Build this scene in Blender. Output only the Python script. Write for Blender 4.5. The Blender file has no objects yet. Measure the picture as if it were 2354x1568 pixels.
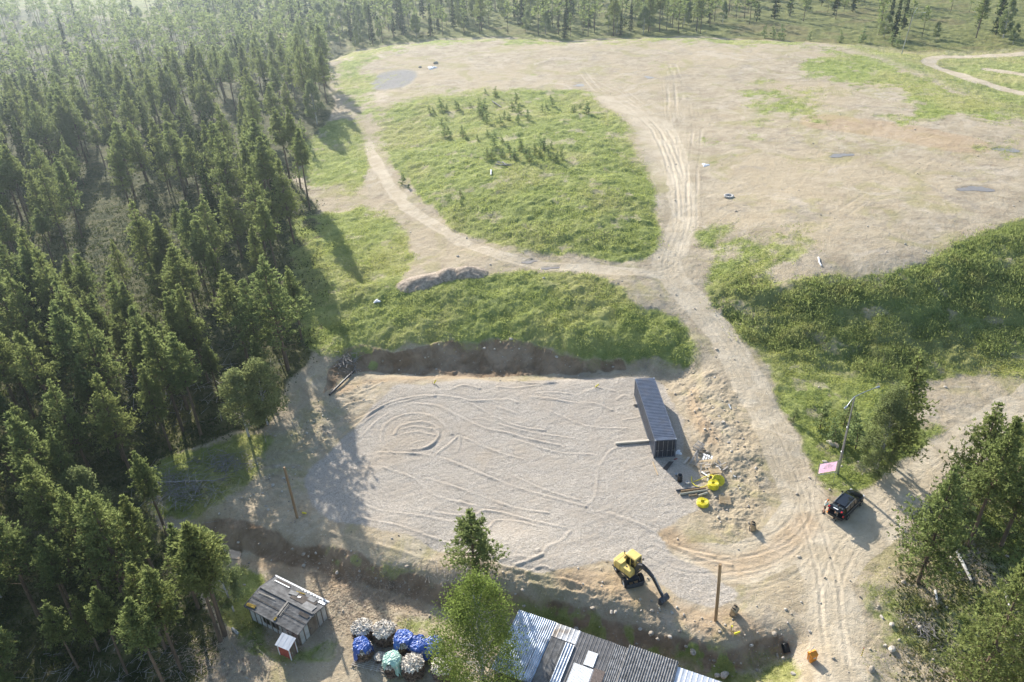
import bpy, math, random
import numpy as np
from mathutils import Vector, Matrix

# ------------------------------------------------------------------ camera, sky, sun, exposure
SC = bpy.context.scene
COL = SC.collection
PW, PH, PF = 2353., 1568., 1800.
TH, RL = math.radians(31.556), math.radians(-2.4)
CAM = np.array([0, 0, 58.03])
FW = np.array([0, math.cos(TH), -math.sin(TH)])
RT0 = np.array([1., 0, 0]); UP0 = np.cross(RT0, FW)
RR = math.cos(RL) * RT0 + math.sin(RL) * UP0
UU = -math.sin(RL) * RT0 + math.cos(RL) * UP0
cd = bpy.data.cameras.new('camera'); cam = bpy.data.objects.new('camera', cd); COL.objects.link(cam)
cam.matrix_world = Matrix(((RR[0], UU[0], -FW[0], CAM[0]), (RR[1], UU[1], -FW[1], CAM[1]), (RR[2], UU[2], -FW[2], CAM[2]), (0, 0, 0, 1)))
cd.sensor_width = 36.; cd.lens = 36. * PF / PW; cd.clip_end = 9000.; cd.clip_start = .5
SC.camera = cam
SUN_AZ, SUN_EL = math.radians(114.2), math.radians(25.)
w = bpy.data.worlds.new('World'); SC.world = w; w.use_nodes = True
nt = w.node_tree; bg = nt.nodes['Background']
sky = nt.nodes.new('ShaderNodeTexSky'); sky.sky_type = 'NISHITA'; sky.sun_disc = False
sky.sun_elevation = SUN_EL; sky.sun_rotation = math.pi / 2 - SUN_AZ
nt.links.new(sky.outputs[0], bg.inputs[0]); bg.inputs[1].default_value = .125
sd = bpy.data.lights.new('sun', 'SUN'); sun = bpy.data.objects.new('sun', sd); COL.objects.link(sun)
sd.energy = 4.5; sd.angle = math.radians(.6); sd.color = (1., .945, .86)
sv = Vector((math.cos(SUN_AZ) * math.cos(SUN_EL), math.sin(SUN_AZ) * math.cos(SUN_EL), math.sin(SUN_EL)))
sun.rotation_euler = sv.to_track_quat('Z', 'Y').to_euler(); sun.location = (0, 0, 150)
SC.view_settings.view_transform = 'Standard'; SC.view_settings.look = 'None'
SC.view_settings.exposure = 1.0; SC.view_settings.gamma = 1.
SC.render.engine = 'CYCLES'
SC.cycles.use_denoising = True
SC.cycles.max_bounces = 5; SC.cycles.diffuse_bounces = 3; SC.cycles.transmission_bounces = 4; SC.cycles.transparent_max_bounces = 6
SC.cycles.volume_bounces = 0

# ------------------------------------------------------------------ helpers
RNG = np.random.default_rng(7)
random.seed(5)
CR = dict(c1=(545.8,1263.9,.1952),c3=(976.7,1149,.2671),c4=(1321.4,1206.5,.2305),c5=(1378.8,833,.2381),c6=(1781,833,.2931),c7=(1895.9,1045.6,.3331),c8=(1149,1350,.2197),cL=(0,1045.6,.3334),t1=(0,0,.3334),t2=(784.8,0,.3334),t3=(1569.5,0,.3334),m1=(0,522.8,.3334),m2=(784.8,522.8,.3334),m3=(1569.5,522.8,.3334),A=(1396.1,1258.2,.0989),B=(1855.6,1051.3,.1062),D=(792.8,1407.5,.1025),E=(1522.4,993.9,.1209),G=(1637.3,1350,.1586))
def K(c, *pts):
    o = CR[c]; return [(o[0] + x * o[2], o[1] + y * o[2]) for x, y in pts]
def at(px, py, z=0.):
    """map point of the survey photo -> world point at height z"""
    d = FW * PF + RR * (px - PW / 2) - UU * (py - PH / 2)
    return CAM + d * ((z - CAM[2]) / d[2])

def hsh(ix, iy, s):
    h = (ix.astype(np.int64) * 374761393 + iy.astype(np.int64) * 668265263 + s * 974634777) & 0xffffffff
    h = ((h ^ (h >> 13)) * 1274126177) & 0xffffffff
    return ((h ^ (h >> 16)) & 0xffff).astype(np.float32) / 65535.
def vnoise(x, y, s=0):
    ix = np.floor(x); iy = np.floor(y); fx = (x - ix).astype(np.float32); fy = (y - iy).astype(np.float32)
    fx = fx * fx * (3 - 2 * fx); fy = fy * fy * (3 - 2 * fy); ix = ix.astype(np.int64); iy = iy.astype(np.int64)
    a = hsh(ix, iy, s); b = hsh(ix + 1, iy, s); c = hsh(ix, iy + 1, s); d = hsh(ix + 1, iy + 1, s)
    return (a + (b - a) * fx) * (1 - fy) + (c + (d - c) * fx) * fy
def fbm(x, y, sc, octv=4, s=0, g=.5):
    r = 0; a = 1.; t = 0
    for k in range(octv):
        ca, sa = math.cos(k * 1.1 + s), math.sin(k * 1.1 + s)
        r = r + a * vnoise((x * ca - y * sa) / sc + 37.3 * k, (x * sa + y * ca) / sc + 11.7 * k, s + k); t += a; a *= g; sc /= 2.07
    return r / t          # 0..1
def sstep(a, b, x):
    t = np.clip((x - a) / (b - a), 0, 1); return t * t * (3 - 2 * t)

# ------------------------------------------------------------------ terrain heights from survey points
PTS = []
def hp(z, *pts):
    for p in pts: PTS.append((p[0], p[1], z * .8 if z > 1 else z))
def hl(pts, step=4.):
    """break line of (px,py,z), densified every few metres"""
    pts = [(a, b, c * .8 if c > 1 else c) for a, b, c in pts]
    for (a, b) in zip(pts[:-1], pts[1:]):
        A, B = at(*a), at(*b); n = max(1, int(np.hypot(*(B - A)[:2]) / step))
        for k in range(n):
            t = k / n; PTS.append(tuple(np.array(a) * (1 - t) + np.array(b) * t))
    PTS.append(tuple(pts[-1]))
# pad and lower yard
hp(0, (860,880),(1000,872),(1176,880),(1330,880),(1450,880),(700,1100),(780,960),(1176,1050),(1400,1250),(1000,1270),(1500,1330),(1700,1260),(1380,1000),(900,1150),(1150,1200),(1600,1250),(1600,1400),(1500,1080),(1850,1400),(1780,1330),(1700,1350))
hp(.15, (620,1170),(570,1130),(1900,1530),(1950,1600),(700,990),(1800,1240),(1880,1270),(1950,1350))
hl([(470,1185,0),(530,1195,0),(620,1218,0),(760,1255,-.1),(880,1298,-.1),(1000,1330,-.1),(1080,1352,-.1),(1200,1365,-.1),(1330,1395,-.1),(1450,1425,-.1),(1560,1465,-.1),(1650,1490,-.1),(1735,1475,-.1),(1800,1455,0)], 1.6)
hl([(440,1210,-1.1),(520,1255,-1.4),(590,1272,-1.5),(667,1288,-1.5),(733,1308,-1.5),(839,1335,-1.5),(956,1366,-1.5),(1080,1388,-1.6),(1215,1420,-1.7),(1347,1452,-1.7),(1434,1478,-1.8),(1566,1530,-1.8),(1666,1552,-1.8)], 1.6)
hp(-1.3, (1745,1518),(1790,1505),(1815,1500)); hp(-.2, (1850,1500),(1855,1560),(1830,1590)); hp(-1.2, (1760,1568)); hp(-1.5,(1700,1620),(1600,1620))
hp(-1.5, (540,1400),(600,1310),(700,1340),(780,1365),(760,1480),(900,1420),(950,1470),(820,1568),(700,1568),(950,1600),(1080,1450),(1100,1600),(1300,1600),(1250,1500))
hp(-1.3, (480,1480),(560,1600),(430,1350)); hp(-1.,(300,1400),(200,1500),(0,1500),(100,1650)); hp(-.5,(0,1300),(250,1250)); hp(.1,(300,1150),(450,1100),(540,1060),(480,1150)); hp(.4,(0,1050),(200,1000),(350,980)); hp(.7,(640,980),(580,990))
hp(1.2, (300,850),(500,850),(690,900),(0,850)); hp(1.8,(720,850),(650,780)); hp(2.5,(700,730),(500,700),(200,650),(0,600))
# cut and bank behind the pad
hl([(750,905,.6),(790,866,-.2),(830,848,-.4),(901,848,-.5),(1118,858,-.5),(1318,854,-.5),(1485,852,-.3),(1560,862,.1)], 2.)
hl([(830,864,.05),(901,866,.1),(1118,877,.1),(1318,873,.1),(1485,868,.1)], 3.)
hl([(760,830,1.5),(790,800,1.9),(835,790,2.1),(935,806,1.9),(1035,781,2.4),(1151,774,2.6),(1251,796,2.2),(1318,818,1.7),(1420,826,1.6),(1500,830,1.6),(1560,830,1.7),(1600,860,.8)], 2.)
hl([(800,740,2.8),(850,715,3.7),(1000,702,4.4),(1180,700,4.8),(1350,712,4.6),(1480,725,4.4),(1560,752,3.9)], 4.)
hp(3.7,(950,745),(1100,735),(1250,750),(1400,765)); hp(3.1,(1500,785))
hp(2.6,(775,775)); hp(4.0,(790,690)); hp(4.6,(800,620),(760,640)); hp(5.3,(900,660)); hp(5.9,(1050,650),(1250,655),(1400,670)); hp(5.4,(1500,690)); hp(6.2,(1120,610),(1200,610),(1300,620),(1420,640)); hp(5.1,(830,560)); hp(5.6,(950,590)); hp(4.8,(740,470),(720,560)); hp(5.3,(850,460)); hp(5.7,(960,530)); hp(6.,(1060,560),(890,420)); hp(5.5,(830,340)); hp(5.,(770,380))
# middle hill
hp(6.2,(880,310),(935,430),(1010,500)); hp(6.3,(1110,568),(1250,600),(1400,615),(1480,612)); hp(6.7,(1520,560)); hp(8.,(1490,400)); hp(8.4,(1430,250)); hp(8.7,(1250,205)); hp(8.4,(1000,240)); hp(9.7,(1250,380),(1180,330)); hp(10.,(1260,290)); hp(8.5,(1200,480)); hp(8.2,(1350,530)); hp(8.2,(1080,430)); hp(7.4,(980,350)); hp(9.,(1400,420)); hp(7.4,(1200,550))
# plateau
hp(7.,(1560,500)); hp(8.,(1550,300),(1640,480)); hp(8.5,(1600,200),(1500,110),(1100,110),(1300,150),(1700,450)); hp(8.,(900,180),(900,240)); hp(9,(1800,200),(1750,330)); hp(9.5,(2000,300),(2100,420),(2353,450),(2250,330),(1900,450)); hp(8.9,(2000,600),(2300,540),(2150,540)); hp(8.3,(1800,570),(1720,530)); hp(7.,(820,220)); hp(6.8,(780,190))
# right slope
hl([(1620,560,6.5),(1720,615,6.6),(1850,655,7),(2050,645,7.5),(2200,600,8.0),(2400,555,8.4)], 4.)
hl([(1650,742,3.6),(1760,795,2.2),(1900,845,1.2),(2060,868,.8),(2200,838,.8),(2400,790,.8)], 4.)
hp(5.4,(1640,650)); hp(3.9,(1800,730))
# road up
hp(.1,(1880,1180)); hp(.3,(1835,1110)); hp(1.,(1785,1010)); hp(1.8,(1735,915)); hp(2.7,(1685,820)); hp(3.6,(1635,745)); hp(4.7,(1575,680)); hp(5.7,(1535,620)); hp(6.3,(1555,560))
hp(.4,(1590,960),(1640,1060)); hp(1.,(1660,960),(1700,1040)); hp(.2,(1700,1150),(1740,1200)); hp(2.,(1620,860)); hp(3.,(1600,800))
# lower right
hp(.2,(1925,1085),(1880,1060)); hp(.5,(2050,1000),(1850,960),(1950,930),(2200,930)); hp(.0,(2100,1110),(2353,950),(1950,1180)); hp(.7,(2353,860)); hp(-.2,(2070,1250),(2100,1350),(2200,1250)); hp(-.6,(2353,1400),(2200,1450),(2353,1250)); hp(-.4,(2050,1500),(2100,1620)); hp(-.9,(2353,1568))
# crest at the back and the ground falling away behind it
CREST = [(757,142,7.8),(820,118,8.1),(900,105,8.3),(1010,92,8.5),(1130,88,8.6),(1300,98,8.4),(1500,87,8.6),(1700,93,8.7),(1850,98,8.8),(1960,108,8.6),(2070,128,8.4),(2140,170,8.3),(2240,225,8.6),(2353,275,9)]
hl(CREST, 9.)
BASE = [tuple(at(*p)) for p in PTS]
BASE = [(p[0], p[1], p[2]) for p in BASE]
for k, c in enumerate(CREST):
    q = at(c[0], c[1], c[2] * .8); dz = 3.4 if k < 7 else (2.2 if k < 9 else 1.3)
    dx = -7 if k == 0 else (10 if k > 10 else 0)
    BASE.append((q[0] + dx, q[1] + (10 if k < 11 else 8), q[2] - dz)); BASE.append((q[0] + dx * 2, q[1] + 34, q[2] - dz + .3))
for p in [(-60,200,4.5),(-48,170,4),(-60,140,3.5),(-80,110,2.5),(-90,250,4),(-150,180,3),(-250,300,3),(-60,330,4),(-150,400,4),(-300,500,5),(-100,520,5),(0,450,5),(100,480,6),(200,420,7),(300,450,8),(260,300,7),(180,220,7.5),(160,160,6),(130,100,3),(100,60,1),(0,700,9),(-500,700,12),(500,700,12),(0,2000,60),(-2000,2000,90),(2000,2000,80),(0,5000,160),(-3000,0,20),(3000,0,20),(-100,0,-1),(0,0,-1.5),(100,0,-1),(0,-300,-2),(-60,30,-1),(60,20,-.5),(-300,100,3),(300,50,2),(0,28,-1.5)]:
    BASE.append(p)
BASE = np.array(BASE); BASE[:, :2] += RNG.uniform(-.03, .03, (len(BASE), 2))
def _k(r2): return np.sqrt(r2 + .5)
_d2 = ((BASE[:, None, :2] - BASE[None, :, :2]) ** 2).sum(-1)
_n = len(BASE); _M = np.zeros((_n + 1, _n + 1)); _M[:_n, :_n] = _k(_d2) - np.eye(_n) * .25; _M[:_n, _n] = 1; _M[_n, :_n] = 1
_w = np.linalg.solve(_M, np.append(BASE[:, 2], 0))
def hbase(x, y):
    x = np.asarray(x, float).ravel(); y = np.asarray(y, float).ravel(); out = np.empty(len(x), np.float32)
    bx = BASE[:, 0].astype(np.float32); by = BASE[:, 1].astype(np.float32); ww = _w[:-1].astype(np.float32)
    for i in range(0, len(x), 20000):
        X = x[i:i+20000, None].astype(np.float32); Y = y[i:i+20000, None].astype(np.float32)
        out[i:i+20000] = np.sqrt((X - bx) ** 2 + (Y - by) ** 2 + .5) @ ww + _w[-1]
    return out
def G(pts):
    """photo points -> points on the terrain (ray march)"""
    pts = np.atleast_2d(np.array(pts, float))
    D = FW * PF + RR * (pts[:, :1] - PW / 2) - UU * (pts[:, 1:2] - PH / 2)
    zs = np.linspace(13., -4., 120)
    t = (zs[None] - CAM[2]) / D[:, 2:3]
    X = t * D[:, :1]; Y = t * D[:, 1:2]
    Hh = hbase(X, Y).reshape(X.shape); below = zs[None] < Hh
    k = np.argmax(below, 1); k = np.clip(k, 1, None); r = np.arange(len(pts))
    a = (zs[k-1] - Hh[r, k-1]); b = (zs[k] - Hh[r, k]); f = a / (a - b)
    return np.stack([X[r, k-1] + (X[r, k] - X[r, k-1]) * f, Y[r, k-1] + (Y[r, k] - Y[r, k-1]) * f, zs[k-1] + (zs[k] - zs[k-1]) * f], 1)
def G1(px, py): return Vector(G([(px, py)])[0])

# ------------------------------------------------------------------ terrain sheet: fan grid
NR, NC = 1060, 1180
ang = np.linspace(math.radians(58.5), math.radians(5.7), NR)
ys = CAM[2] / np.tan(ang)
ys = np.concatenate([[-400, -200, -100, -50, -20, 0, 12, 22, 29], ys, ys[-1] * np.cumprod(np.full(9, 1.17))])
us = np.linspace(-1, 1, NC); ex = np.cumprod(np.full(9, 1.22)); us = np.concatenate([-ex[::-1], us, ex])
half = 26 + .58 * np.maximum(ys, 25)
GX = (half[:, None] * us[None]).astype(np.float64); GY = np.repeat(ys[:, None], len(us), 1)
NRt, NCt = GX.shape
HZ = hbase(GX, GY).reshape(GX.shape).astype(np.float32)
def gidx(x, y):
    r = np.interp(y, ys, np.arange(NRt)); h = 26 + .58 * np.maximum(y, 25); c = np.interp(np.asarray(x) / h, us, np.arange(NCt)); return r, c
def samp(F, x, y):
    r, c = gidx(x, y); r0 = np.clip(np.floor(r).astype(int), 0, NRt - 2); c0 = np.clip(np.floor(c).astype(int), 0, NCt - 2); fr = r - r0; fc = c - c0
    return (F[r0, c0] * (1 - fr) + F[r0 + 1, c0] * fr) * (1 - fc) + (F[r0, c0 + 1] * (1 - fr) + F[r0 + 1, c0 + 1] * fr) * fc
def blur(F, n):
    r = max(1, int(n))
    for ax in (0, 1, 0, 1):
        pad = [(0, 0), (0, 0)]; pad[ax] = (r + 1, r); C = np.cumsum(np.pad(F, pad, mode='edge'), ax, dtype=np.float64); L = F.shape[ax]
        F = ((np.take(C, np.arange(2 * r + 1, 2 * r + 1 + L), ax) - np.take(C, np.arange(L), ax)) / (2 * r + 1)).astype(np.float32)
    return F
WX1 = fbm(GX, GY, 3.2, 3, 11) - .5; WY1 = fbm(GX, GY, 3.2, 3, 23) - .5
WX2 = fbm(GX, GY, 14., 3, 31) - .5; WY2 = fbm(GX, GY, 14., 3, 43) - .5
def inside(P, X, Y):
    ins = np.zeros(X.shape, bool); n = len(P)
    for i in range(n):
        x1, y1 = P[i][:2]; x2, y2 = P[(i + 1) % n][:2]
        if y1 == y2: continue
        c = ((y1 > Y) != (y2 > Y)) & (X < (x2 - x1) * (Y - y1) / (y2 - y1) + x1); ins ^= c
    return ins
def poly(pts, rag=1.2, big=0., bl=2, world=False):
    P = np.array(pts, float) if world else G(pts)
    m = np.zeros(GX.shape, np.float32); pad = rag + big + 1
    r0, r1 = np.searchsorted(ys, [P[:, 1].min() - pad, P[:, 1].max() + pad]); r0 = max(r0 - 1, 0); r1 = min(r1 + 1, NRt)
    s = (slice(r0, r1), slice(None))
    m[s] = inside(P, GX[s] + rag * 2 * WX1[s] + big * 2 * WX2[s], GY[s] + rag * 2 * WY1[s] + big * 2 * WY2[s])
    s = (slice(max(r0 - 20, 0), r1 + 20), slice(None)); m[s] = blur(m[s], bl if world else bl * 1.7); return m
def catmull(P, n=6):
    P = np.array(P, float); Q = np.vstack([2 * P[0] - P[1], P, 2 * P[-1] - P[-2]]); out = []
    for i in range(1, len(Q) - 2):
        for t in np.arange(n) / n:
            a, b, c, d = Q[i-1], Q[i], Q[i+1], Q[i+2]
            out.append(.5 * (2 * b + (c - a) * t + (2 * a - 5 * b + 4 * c - d) * t * t + (3 * b - a - 3 * c + d) * t ** 3))
    out.append(P[-1]); return np.array(out)
def distline(pts, maxd, world=False, smooth=True):
    """signed distance to a polyline; returns (row slice, col slice, d, along)"""
    P = np.array(pts, float) if world else G(pts)
    P = P[:, :2]
    if smooth and len(P) > 2: P = catmull(P)
    r0, r1 = np.searchsorted(ys, [P[:, 1].min() - maxd, P[:, 1].max() + maxd])
    r0 = max(r0 - 1, 0); r1 = min(r1 + 1, NRt)
    _, c = gidx(np.concatenate([P[:, 0] - maxd, P[:, 0] + maxd, P[:, 0] - maxd, P[:, 0] + maxd]), np.concatenate([P[:, 1] - maxd, P[:, 1] - maxd, P[:, 1] + maxd, P[:, 1] + maxd]))
    c0 = max(int(c.min()) - 1, 0); c1 = min(int(c.max()) + 2, NCt)
    X = GX[r0:r1, c0:c1]; Y = GY[r0:r1, c0:c1]
    best = np.full(X.shape, maxd, np.float64); al = np.zeros(X.shape); acc = 0.
    for a, b in zip(P[:-1], P[1:]):
        d = b - a; L = math.hypot(*d)
        if L < 1e-6: continue
        m = (X > min(a[0], b[0]) - maxd) & (X < max(a[0], b[0]) + maxd) & (Y > min(a[1], b[1]) - maxd) & (Y < max(a[1], b[1]) + maxd)
        xm = X[m]; ym = Y[m]; t = np.clip(((xm - a[0]) * d[0] + (ym - a[1]) * d[1]) / L ** 2, 0, 1)
        ex_ = xm - a[0] - t * d[0]; ey = ym - a[1] - t * d[1]; dd = np.hypot(ex_, ey); sg = np.sign(d[0] * ey - d[1] * ex_)
        bm = best[m]; am = al[m]; u = dd < np.abs(bm); bm[u] = (dd * sg)[u]; am[u] = (acc + t * L)[u]; best[m] = bm; al[m] = am; acc += L
    return slice(r0, r1), slice(c0, c1), best, al
def put(M, pts, width, soft=.4, val=1., world=False, fade=0.):
    rs, cs, d, al = distline(pts, width + soft + 1, world)
    v = 1 - sstep(width - soft, width + soft, np.abs(d) + 1.2 * WX1[rs, cs] * min(1., width))
    if fade: v = v * sstep(0, fade, al.max() - al)
    if fade: v = v * sstep(0, fade, al.max() - al)
    M[rs, cs] = np.maximum(M[rs, cs], v * val)
def tread(pts, depth=.06, gauge=.95, wd=.25, berm=.5, col=None, dens=1.):
    depth *= .22; wd *= .75; dens *= .45
    rs, cs, d, al = distline(pts, gauge + 1.6)
    d = d + .35 * (vnoise(al * .12, al * 0 + len(pts), 5) - .5) + .12 * (vnoise(al * .7, al * 0, 6) - .5); mod = .1 + 1.5 * vnoise(al * .11, al * 0 + len(pts), 8) ** 1.3
    for s in (-1, 1):
        e = (d - s * gauge) / wd
        HZ[rs, cs] += mod * (-depth * np.exp(-e ** 2) + berm * depth * np.exp(-(np.abs(e) - 1.9) ** 2 * 1.6)) * (np.abs(d) < gauge + 1.19)
        if col is not None: col[rs, cs] = np.maximum(col[rs, cs], dens * mod * np.exp(-e ** 2 * .6))
def ridge(pts, a=.07, wd=.16):
    rs, cs, d, al = distline(pts, 1.6)
    amp = a * (.35 + .95 * vnoise(al * .5, al * 0 + len(pts), 3))
    e = d / wd
    HZ[rs, cs] += (amp * (np.exp(-e ** 2) - .45 * np.exp(-(e - 2.0) ** 2))).astype(np.float32)

# ------------------------------------------------------------------ cover masks
Z0 = lambda: np.zeros(GX.shape, np.float32)
mx = np.maximum
gravel = poly([(905,880),(880,915),(830,960),(790,1010),(730,1060),(700,1110),(722,1170),(800,1205),(900,1225),(1010,1265),(1120,1290),(1250,1315),(1330,1300),(1400,1290),(1480,1300),(1560,1370),(1650,1395),(1700,1370),(1640,1310),(1560,1270),(1500,1215),(1560,1180),(1620,1170),(1600,1100),(1560,1040),(1570,960),(1530,890),(1470,866),(1340,872),(1240,880),(1180,876),(1060,868),(960,885)], .9, .8, 3)
hillg = poly([(868,290),(905,250),(980,225),(1050,215),(1150,212),(1260,205),(1340,205),(1380,235),(1430,275),(1450,330),(1480,400),(1500,460),(1525,520),(1522,560),(1490,600),(1400,600),(1300,590),(1220,582),(1120,560),(1040,525),(960,450),(915,400),(880,345)], 1.4, 1., 2)
bankg = poly([(790,690),(800,640),(820,600),(850,620),(870,660),(930,665),(1010,650),(1110,635),(1200,622),(1330,628),(1420,645),(1460,690),(1540,722),(1590,760),(1608,830),(1590,862),(1500,838),(1420,835),(1330,828),(1251,800),(1151,778),(1035,783),(935,812),(850,800),(800,815),(740,820),(770,760)], 1., .5, 2)
leftg = poly([(660,480),(760,490),(830,480),(900,490),(960,530),(930,560),(960,600),(930,640),(850,680),(800,760),(700,820),(660,700),(650,600)], 1.5, 1.5, 3)
leftg2 = poly([(750,270),(800,280),(850,310),(860,360),(840,420),(800,440),(740,430),(700,400),(690,340)], 1.5, 1.5, 3)
rslope = poly([(1622,690),(1650,650),(1700,640),(1780,662),(1840,645),(1900,622),(1960,648),(2060,635),(2160,590),(2200,545),(2280,530),(2400,500),(2450,780),(2353,800),(2200,850),(2100,870),(2000,860),(1850,830),(1740,790),(1650,735),(1610,660)], 1.5, 1., 2)
rlow = poly([(1700,770),(1850,835),(2050,870),(2200,845),(2400,790),(2400,900),(2330,930),(2200,1010),(2100,1075),(2030,1120),(1990,1130),(1950,1120),(1900,1160),(1870,1120),(1840,1060),(1810,980),(1760,880),(1740,820)], 1.3, 1., 2)
bareR = poly([(2080,950),(2150,880),(2240,850),(2330,870),(2340,920),(2250,960),(2150,1000)], 2., 2., 5)
platg = poly([(1820,130),(1960,120),(2060,140),(2110,170),(2200,215),(2353,262),(2400,290),(2353,275),(2260,270),(2130,262),(2060,215),(1960,200),(1870,170)], 2.5, 3., 4)
platg2 = poly([(1650,200),(1740,190),(1830,215),(1900,250),(1960,290),(1900,300),(1800,285),(1700,260)], 3., 4., 4)
plat3 = poly([(1595,520),(1630,500),(1720,520),(1840,505),(1930,540),(1900,600),(1790,660),(1660,670),(1610,690),(1600,600)], 3., 3., 5)
crestg = poly([(750,150),(830,112),(1000,90),(1130,86),(1300,96),(1500,85),(1700,92),(1850,96),(1900,110),(1820,108),(1700,106),(1500,100),(1300,112),(1130,97),(1000,108),(880,130),(790,170),(770,240),(760,260)], 2., 2., 3)
leftp = poly([(760,150),(860,140),(880,200),(860,260),(900,290),(830,300),(770,260)], 2., 3., 4)
dark_gravel = poly([(840,185),(880,165),(940,158),(965,165),(950,190),(920,205),(870,208),(845,200)], 1.2, .5, 3)
forest = poly([(-2500,2600),(430,1600),(515,1470),(400,1340),(385,1260),(330,1180),(340,1060),(480,1010),(600,985),(622,940),(655,885),(700,835),(748,745),(756,650),(744,545),(728,475),(668,405),(712,355),(745,305),(762,240),(755,160),(757,140),(820,105),(-400,-40),(-3500,300)], 1.5, 1.5, 3)
slash = poly([(340,1060),(480,1010),(600,985),(640,1000),(600,1080),(560,1140),(470,1200),(400,1215),(330,1180)], 1., .5, 2)
cr = G([(c[0], c[1]) for c in CREST])
behind = [(p[0], p[1] + 2.) for p in cr] + [(3500, 60), (6000, 6000), (-6000, 6000), (-3000, 400)] + [(-66, 300)]
moor = poly(behind, 1.5, 1., 3, world=True)
moor = mx(moor, Z0())
yardg = poly([(540,1300),(620,1330),(600,1400),(620,1480),(700,1500),(780,1440),(770,1400),(800,1440),(760,1520),(640,1530),(560,1480),(500,1420),(500,1330)], 1., .8, 3)
yardg2 = poly([(900,1400),(1010,1395),(1060,1420),(1050,1480),(960,1480),(900,1450)], 1., 1., 4)
ditchg = poly([(1190,1400),(1300,1420),(1450,1450),(1570,1480),(1660,1500),(1700,1560),(1600,1580),(1500,1540),(1350,1480),(1200,1430)], 1., .6, 2)
pitg = poly([(1620,1500),(1700,1495),(1780,1460),(1830,1480),(1850,1530),(1900,1600),(1700,1640),(1600,1600)], 1., 1., 3)
rbr = poly([(1985,1290),(2040,1240),(2060,1180),(2110,1130),(2190,1060),(2353,960),(2500,900),(2700,1700),(2000,1700),(1985,1560),(1960,1450),(1970,1350)], .8, .5, 2)
rforest = poly([(2090,1180),(2160,1110),(2353,990),(2600,900),(2800,1700),(2100,1650),(2080,1480),(2060,1330)], 1.2, 1., 3)
mid = poly([(1640,1000),(1660,960),(1720,980),(1740,1100),(1700,1130),(1660,1080)], 1., 1., 4)
farroadgap = poly([(1880,98),(2000,100),(2130,118),(2353,112),(2500,120),(2500,330),(2353,282),(2240,240),(2140,186),(2060,145),(1960,118)], 3., 3., 4)
road = Z0()
put(road, [(1950,1640),(1925,1500),(1905,1350),(1880,1250),(1850,1150),(1800,1030),(1745,920),(1690,820),(1640,745),(1580,680),(1535,620),(1545,570),(1570,500),(1560,420),(1545,330),(1500,260),(1430,200)], 2.3, .9, 1., False, 45.)
put(road, [(1900,1300),(1960,1230),(2030,1180),(2100,1120),(2200,1045),(2353,950),(2500,860)], 3.)
put(road, [(1530,630),(1450,625),(1330,615),(1210,605),(1110,575),(1010,525),(930,470),(880,400),(852,350),(838,300),(825,250),(830,215)], 1.3, .8, .9, False, 60.)
put(road, [(1860,1180),(1780,1260),(1700,1290),(1600,1290)], 2.6)
put(road, [(2240,188),(2180,165),(2135,146),(2160,132),(2260,130),(2400,120)], 1.9)
put(road, [(2170,160),(2260,190),(2353,215),(2440,230)], 1.7)
put(road, [(2270,160),(2353,172),(2440,190)], 1.4)
put(road, [(1560,480),(1650,430),(1800,410),(2000,420),(2353,425)], 9., 8., .38)
put(road, [(1550,340),(1510,270),(1430,215),(1350,170),(1290,140)], 4.5, 5., .75, False, 110.); put(road, [(1560,330),(1562,240),(1555,160)], 3., 4., .6, False, 90.); put(road, [(1545,400),(1500,290),(1400,230)], 6., 5., .6); put(road, [(1700,500),(1850,440),(2050,350),(2200,300)], 7., 7., .35); put(road, [(1900,560),(2050,470),(2250,480)], 8., 8., .3)
cut = poly([(735,910),(790,862),(835,850),(901,858),(1118,866),(1318,862),(1440,850),(1430,828),(1318,818),(1251,796),(1151,774),(1035,781),(935,806),(835,790),(790,800),(750,850)], .5, .3, 1)
cutd = poly([(440,1210),(530,1196),(620,1220),(760,1258),(880,1300),(1000,1333),(1080,1355),(1200,1368),(1330,1398),(1450,1428),(1560,1468),(1650,1494),(1735,1478),(1800,1460),(1830,1500),(1790,1530),(1666,1562),(1566,1545),(1434,1492),(1347,1468),(1215,1434),(1080,1402),(956,1380),(839,1347),(733,1317),(667,1296),(520,1264)], .8, .3, 2)
rust = Z0()
for p, wd_ in (([(1500,1220),(1580,1260),(1700,1300),(1800,1250),(1850,1200)], 1.5), ([(1590,900),(1600,960),(1640,1010)], .9), ([(1300,1320),(1400,1340),(1500,1380),(1650,1440)], 1.5), ([(770,900),(830,880),(900,870),(1100,862)], 1.), ([(1900,280),(2050,300),(2200,330)], 6), ([(1750,1480),(1660,1420)], 1.5), ([(560,1290),(700,1310),(830,1360),(960,1395)], .9)):
    put(rust, p, wd_, 1.0, .8)
grass = mx.reduce([hillg, bankg, leftg * .85, leftg2 * .9, rslope, rlow * .72, platg * .8, platg2 * .62, plat3 * .62, crestg * .72, leftp * .62, yardg, yardg2 * .6, ditchg * .62, poly([(750,1262),(860,1285),(960,1320),(1000,1350),(900,1325),(800,1300)], 1., .6, 3) * .5, pitg * .55, rbr * .5, mid * .4, slash * .8])
grass = grass * (1 - .8 * bareR)
hillbare = poly([(1290,360),(1330,345),(1350,385),(1320,400)], 1., .3, 3); grass *= 1 - .8 * hillbare
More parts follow.
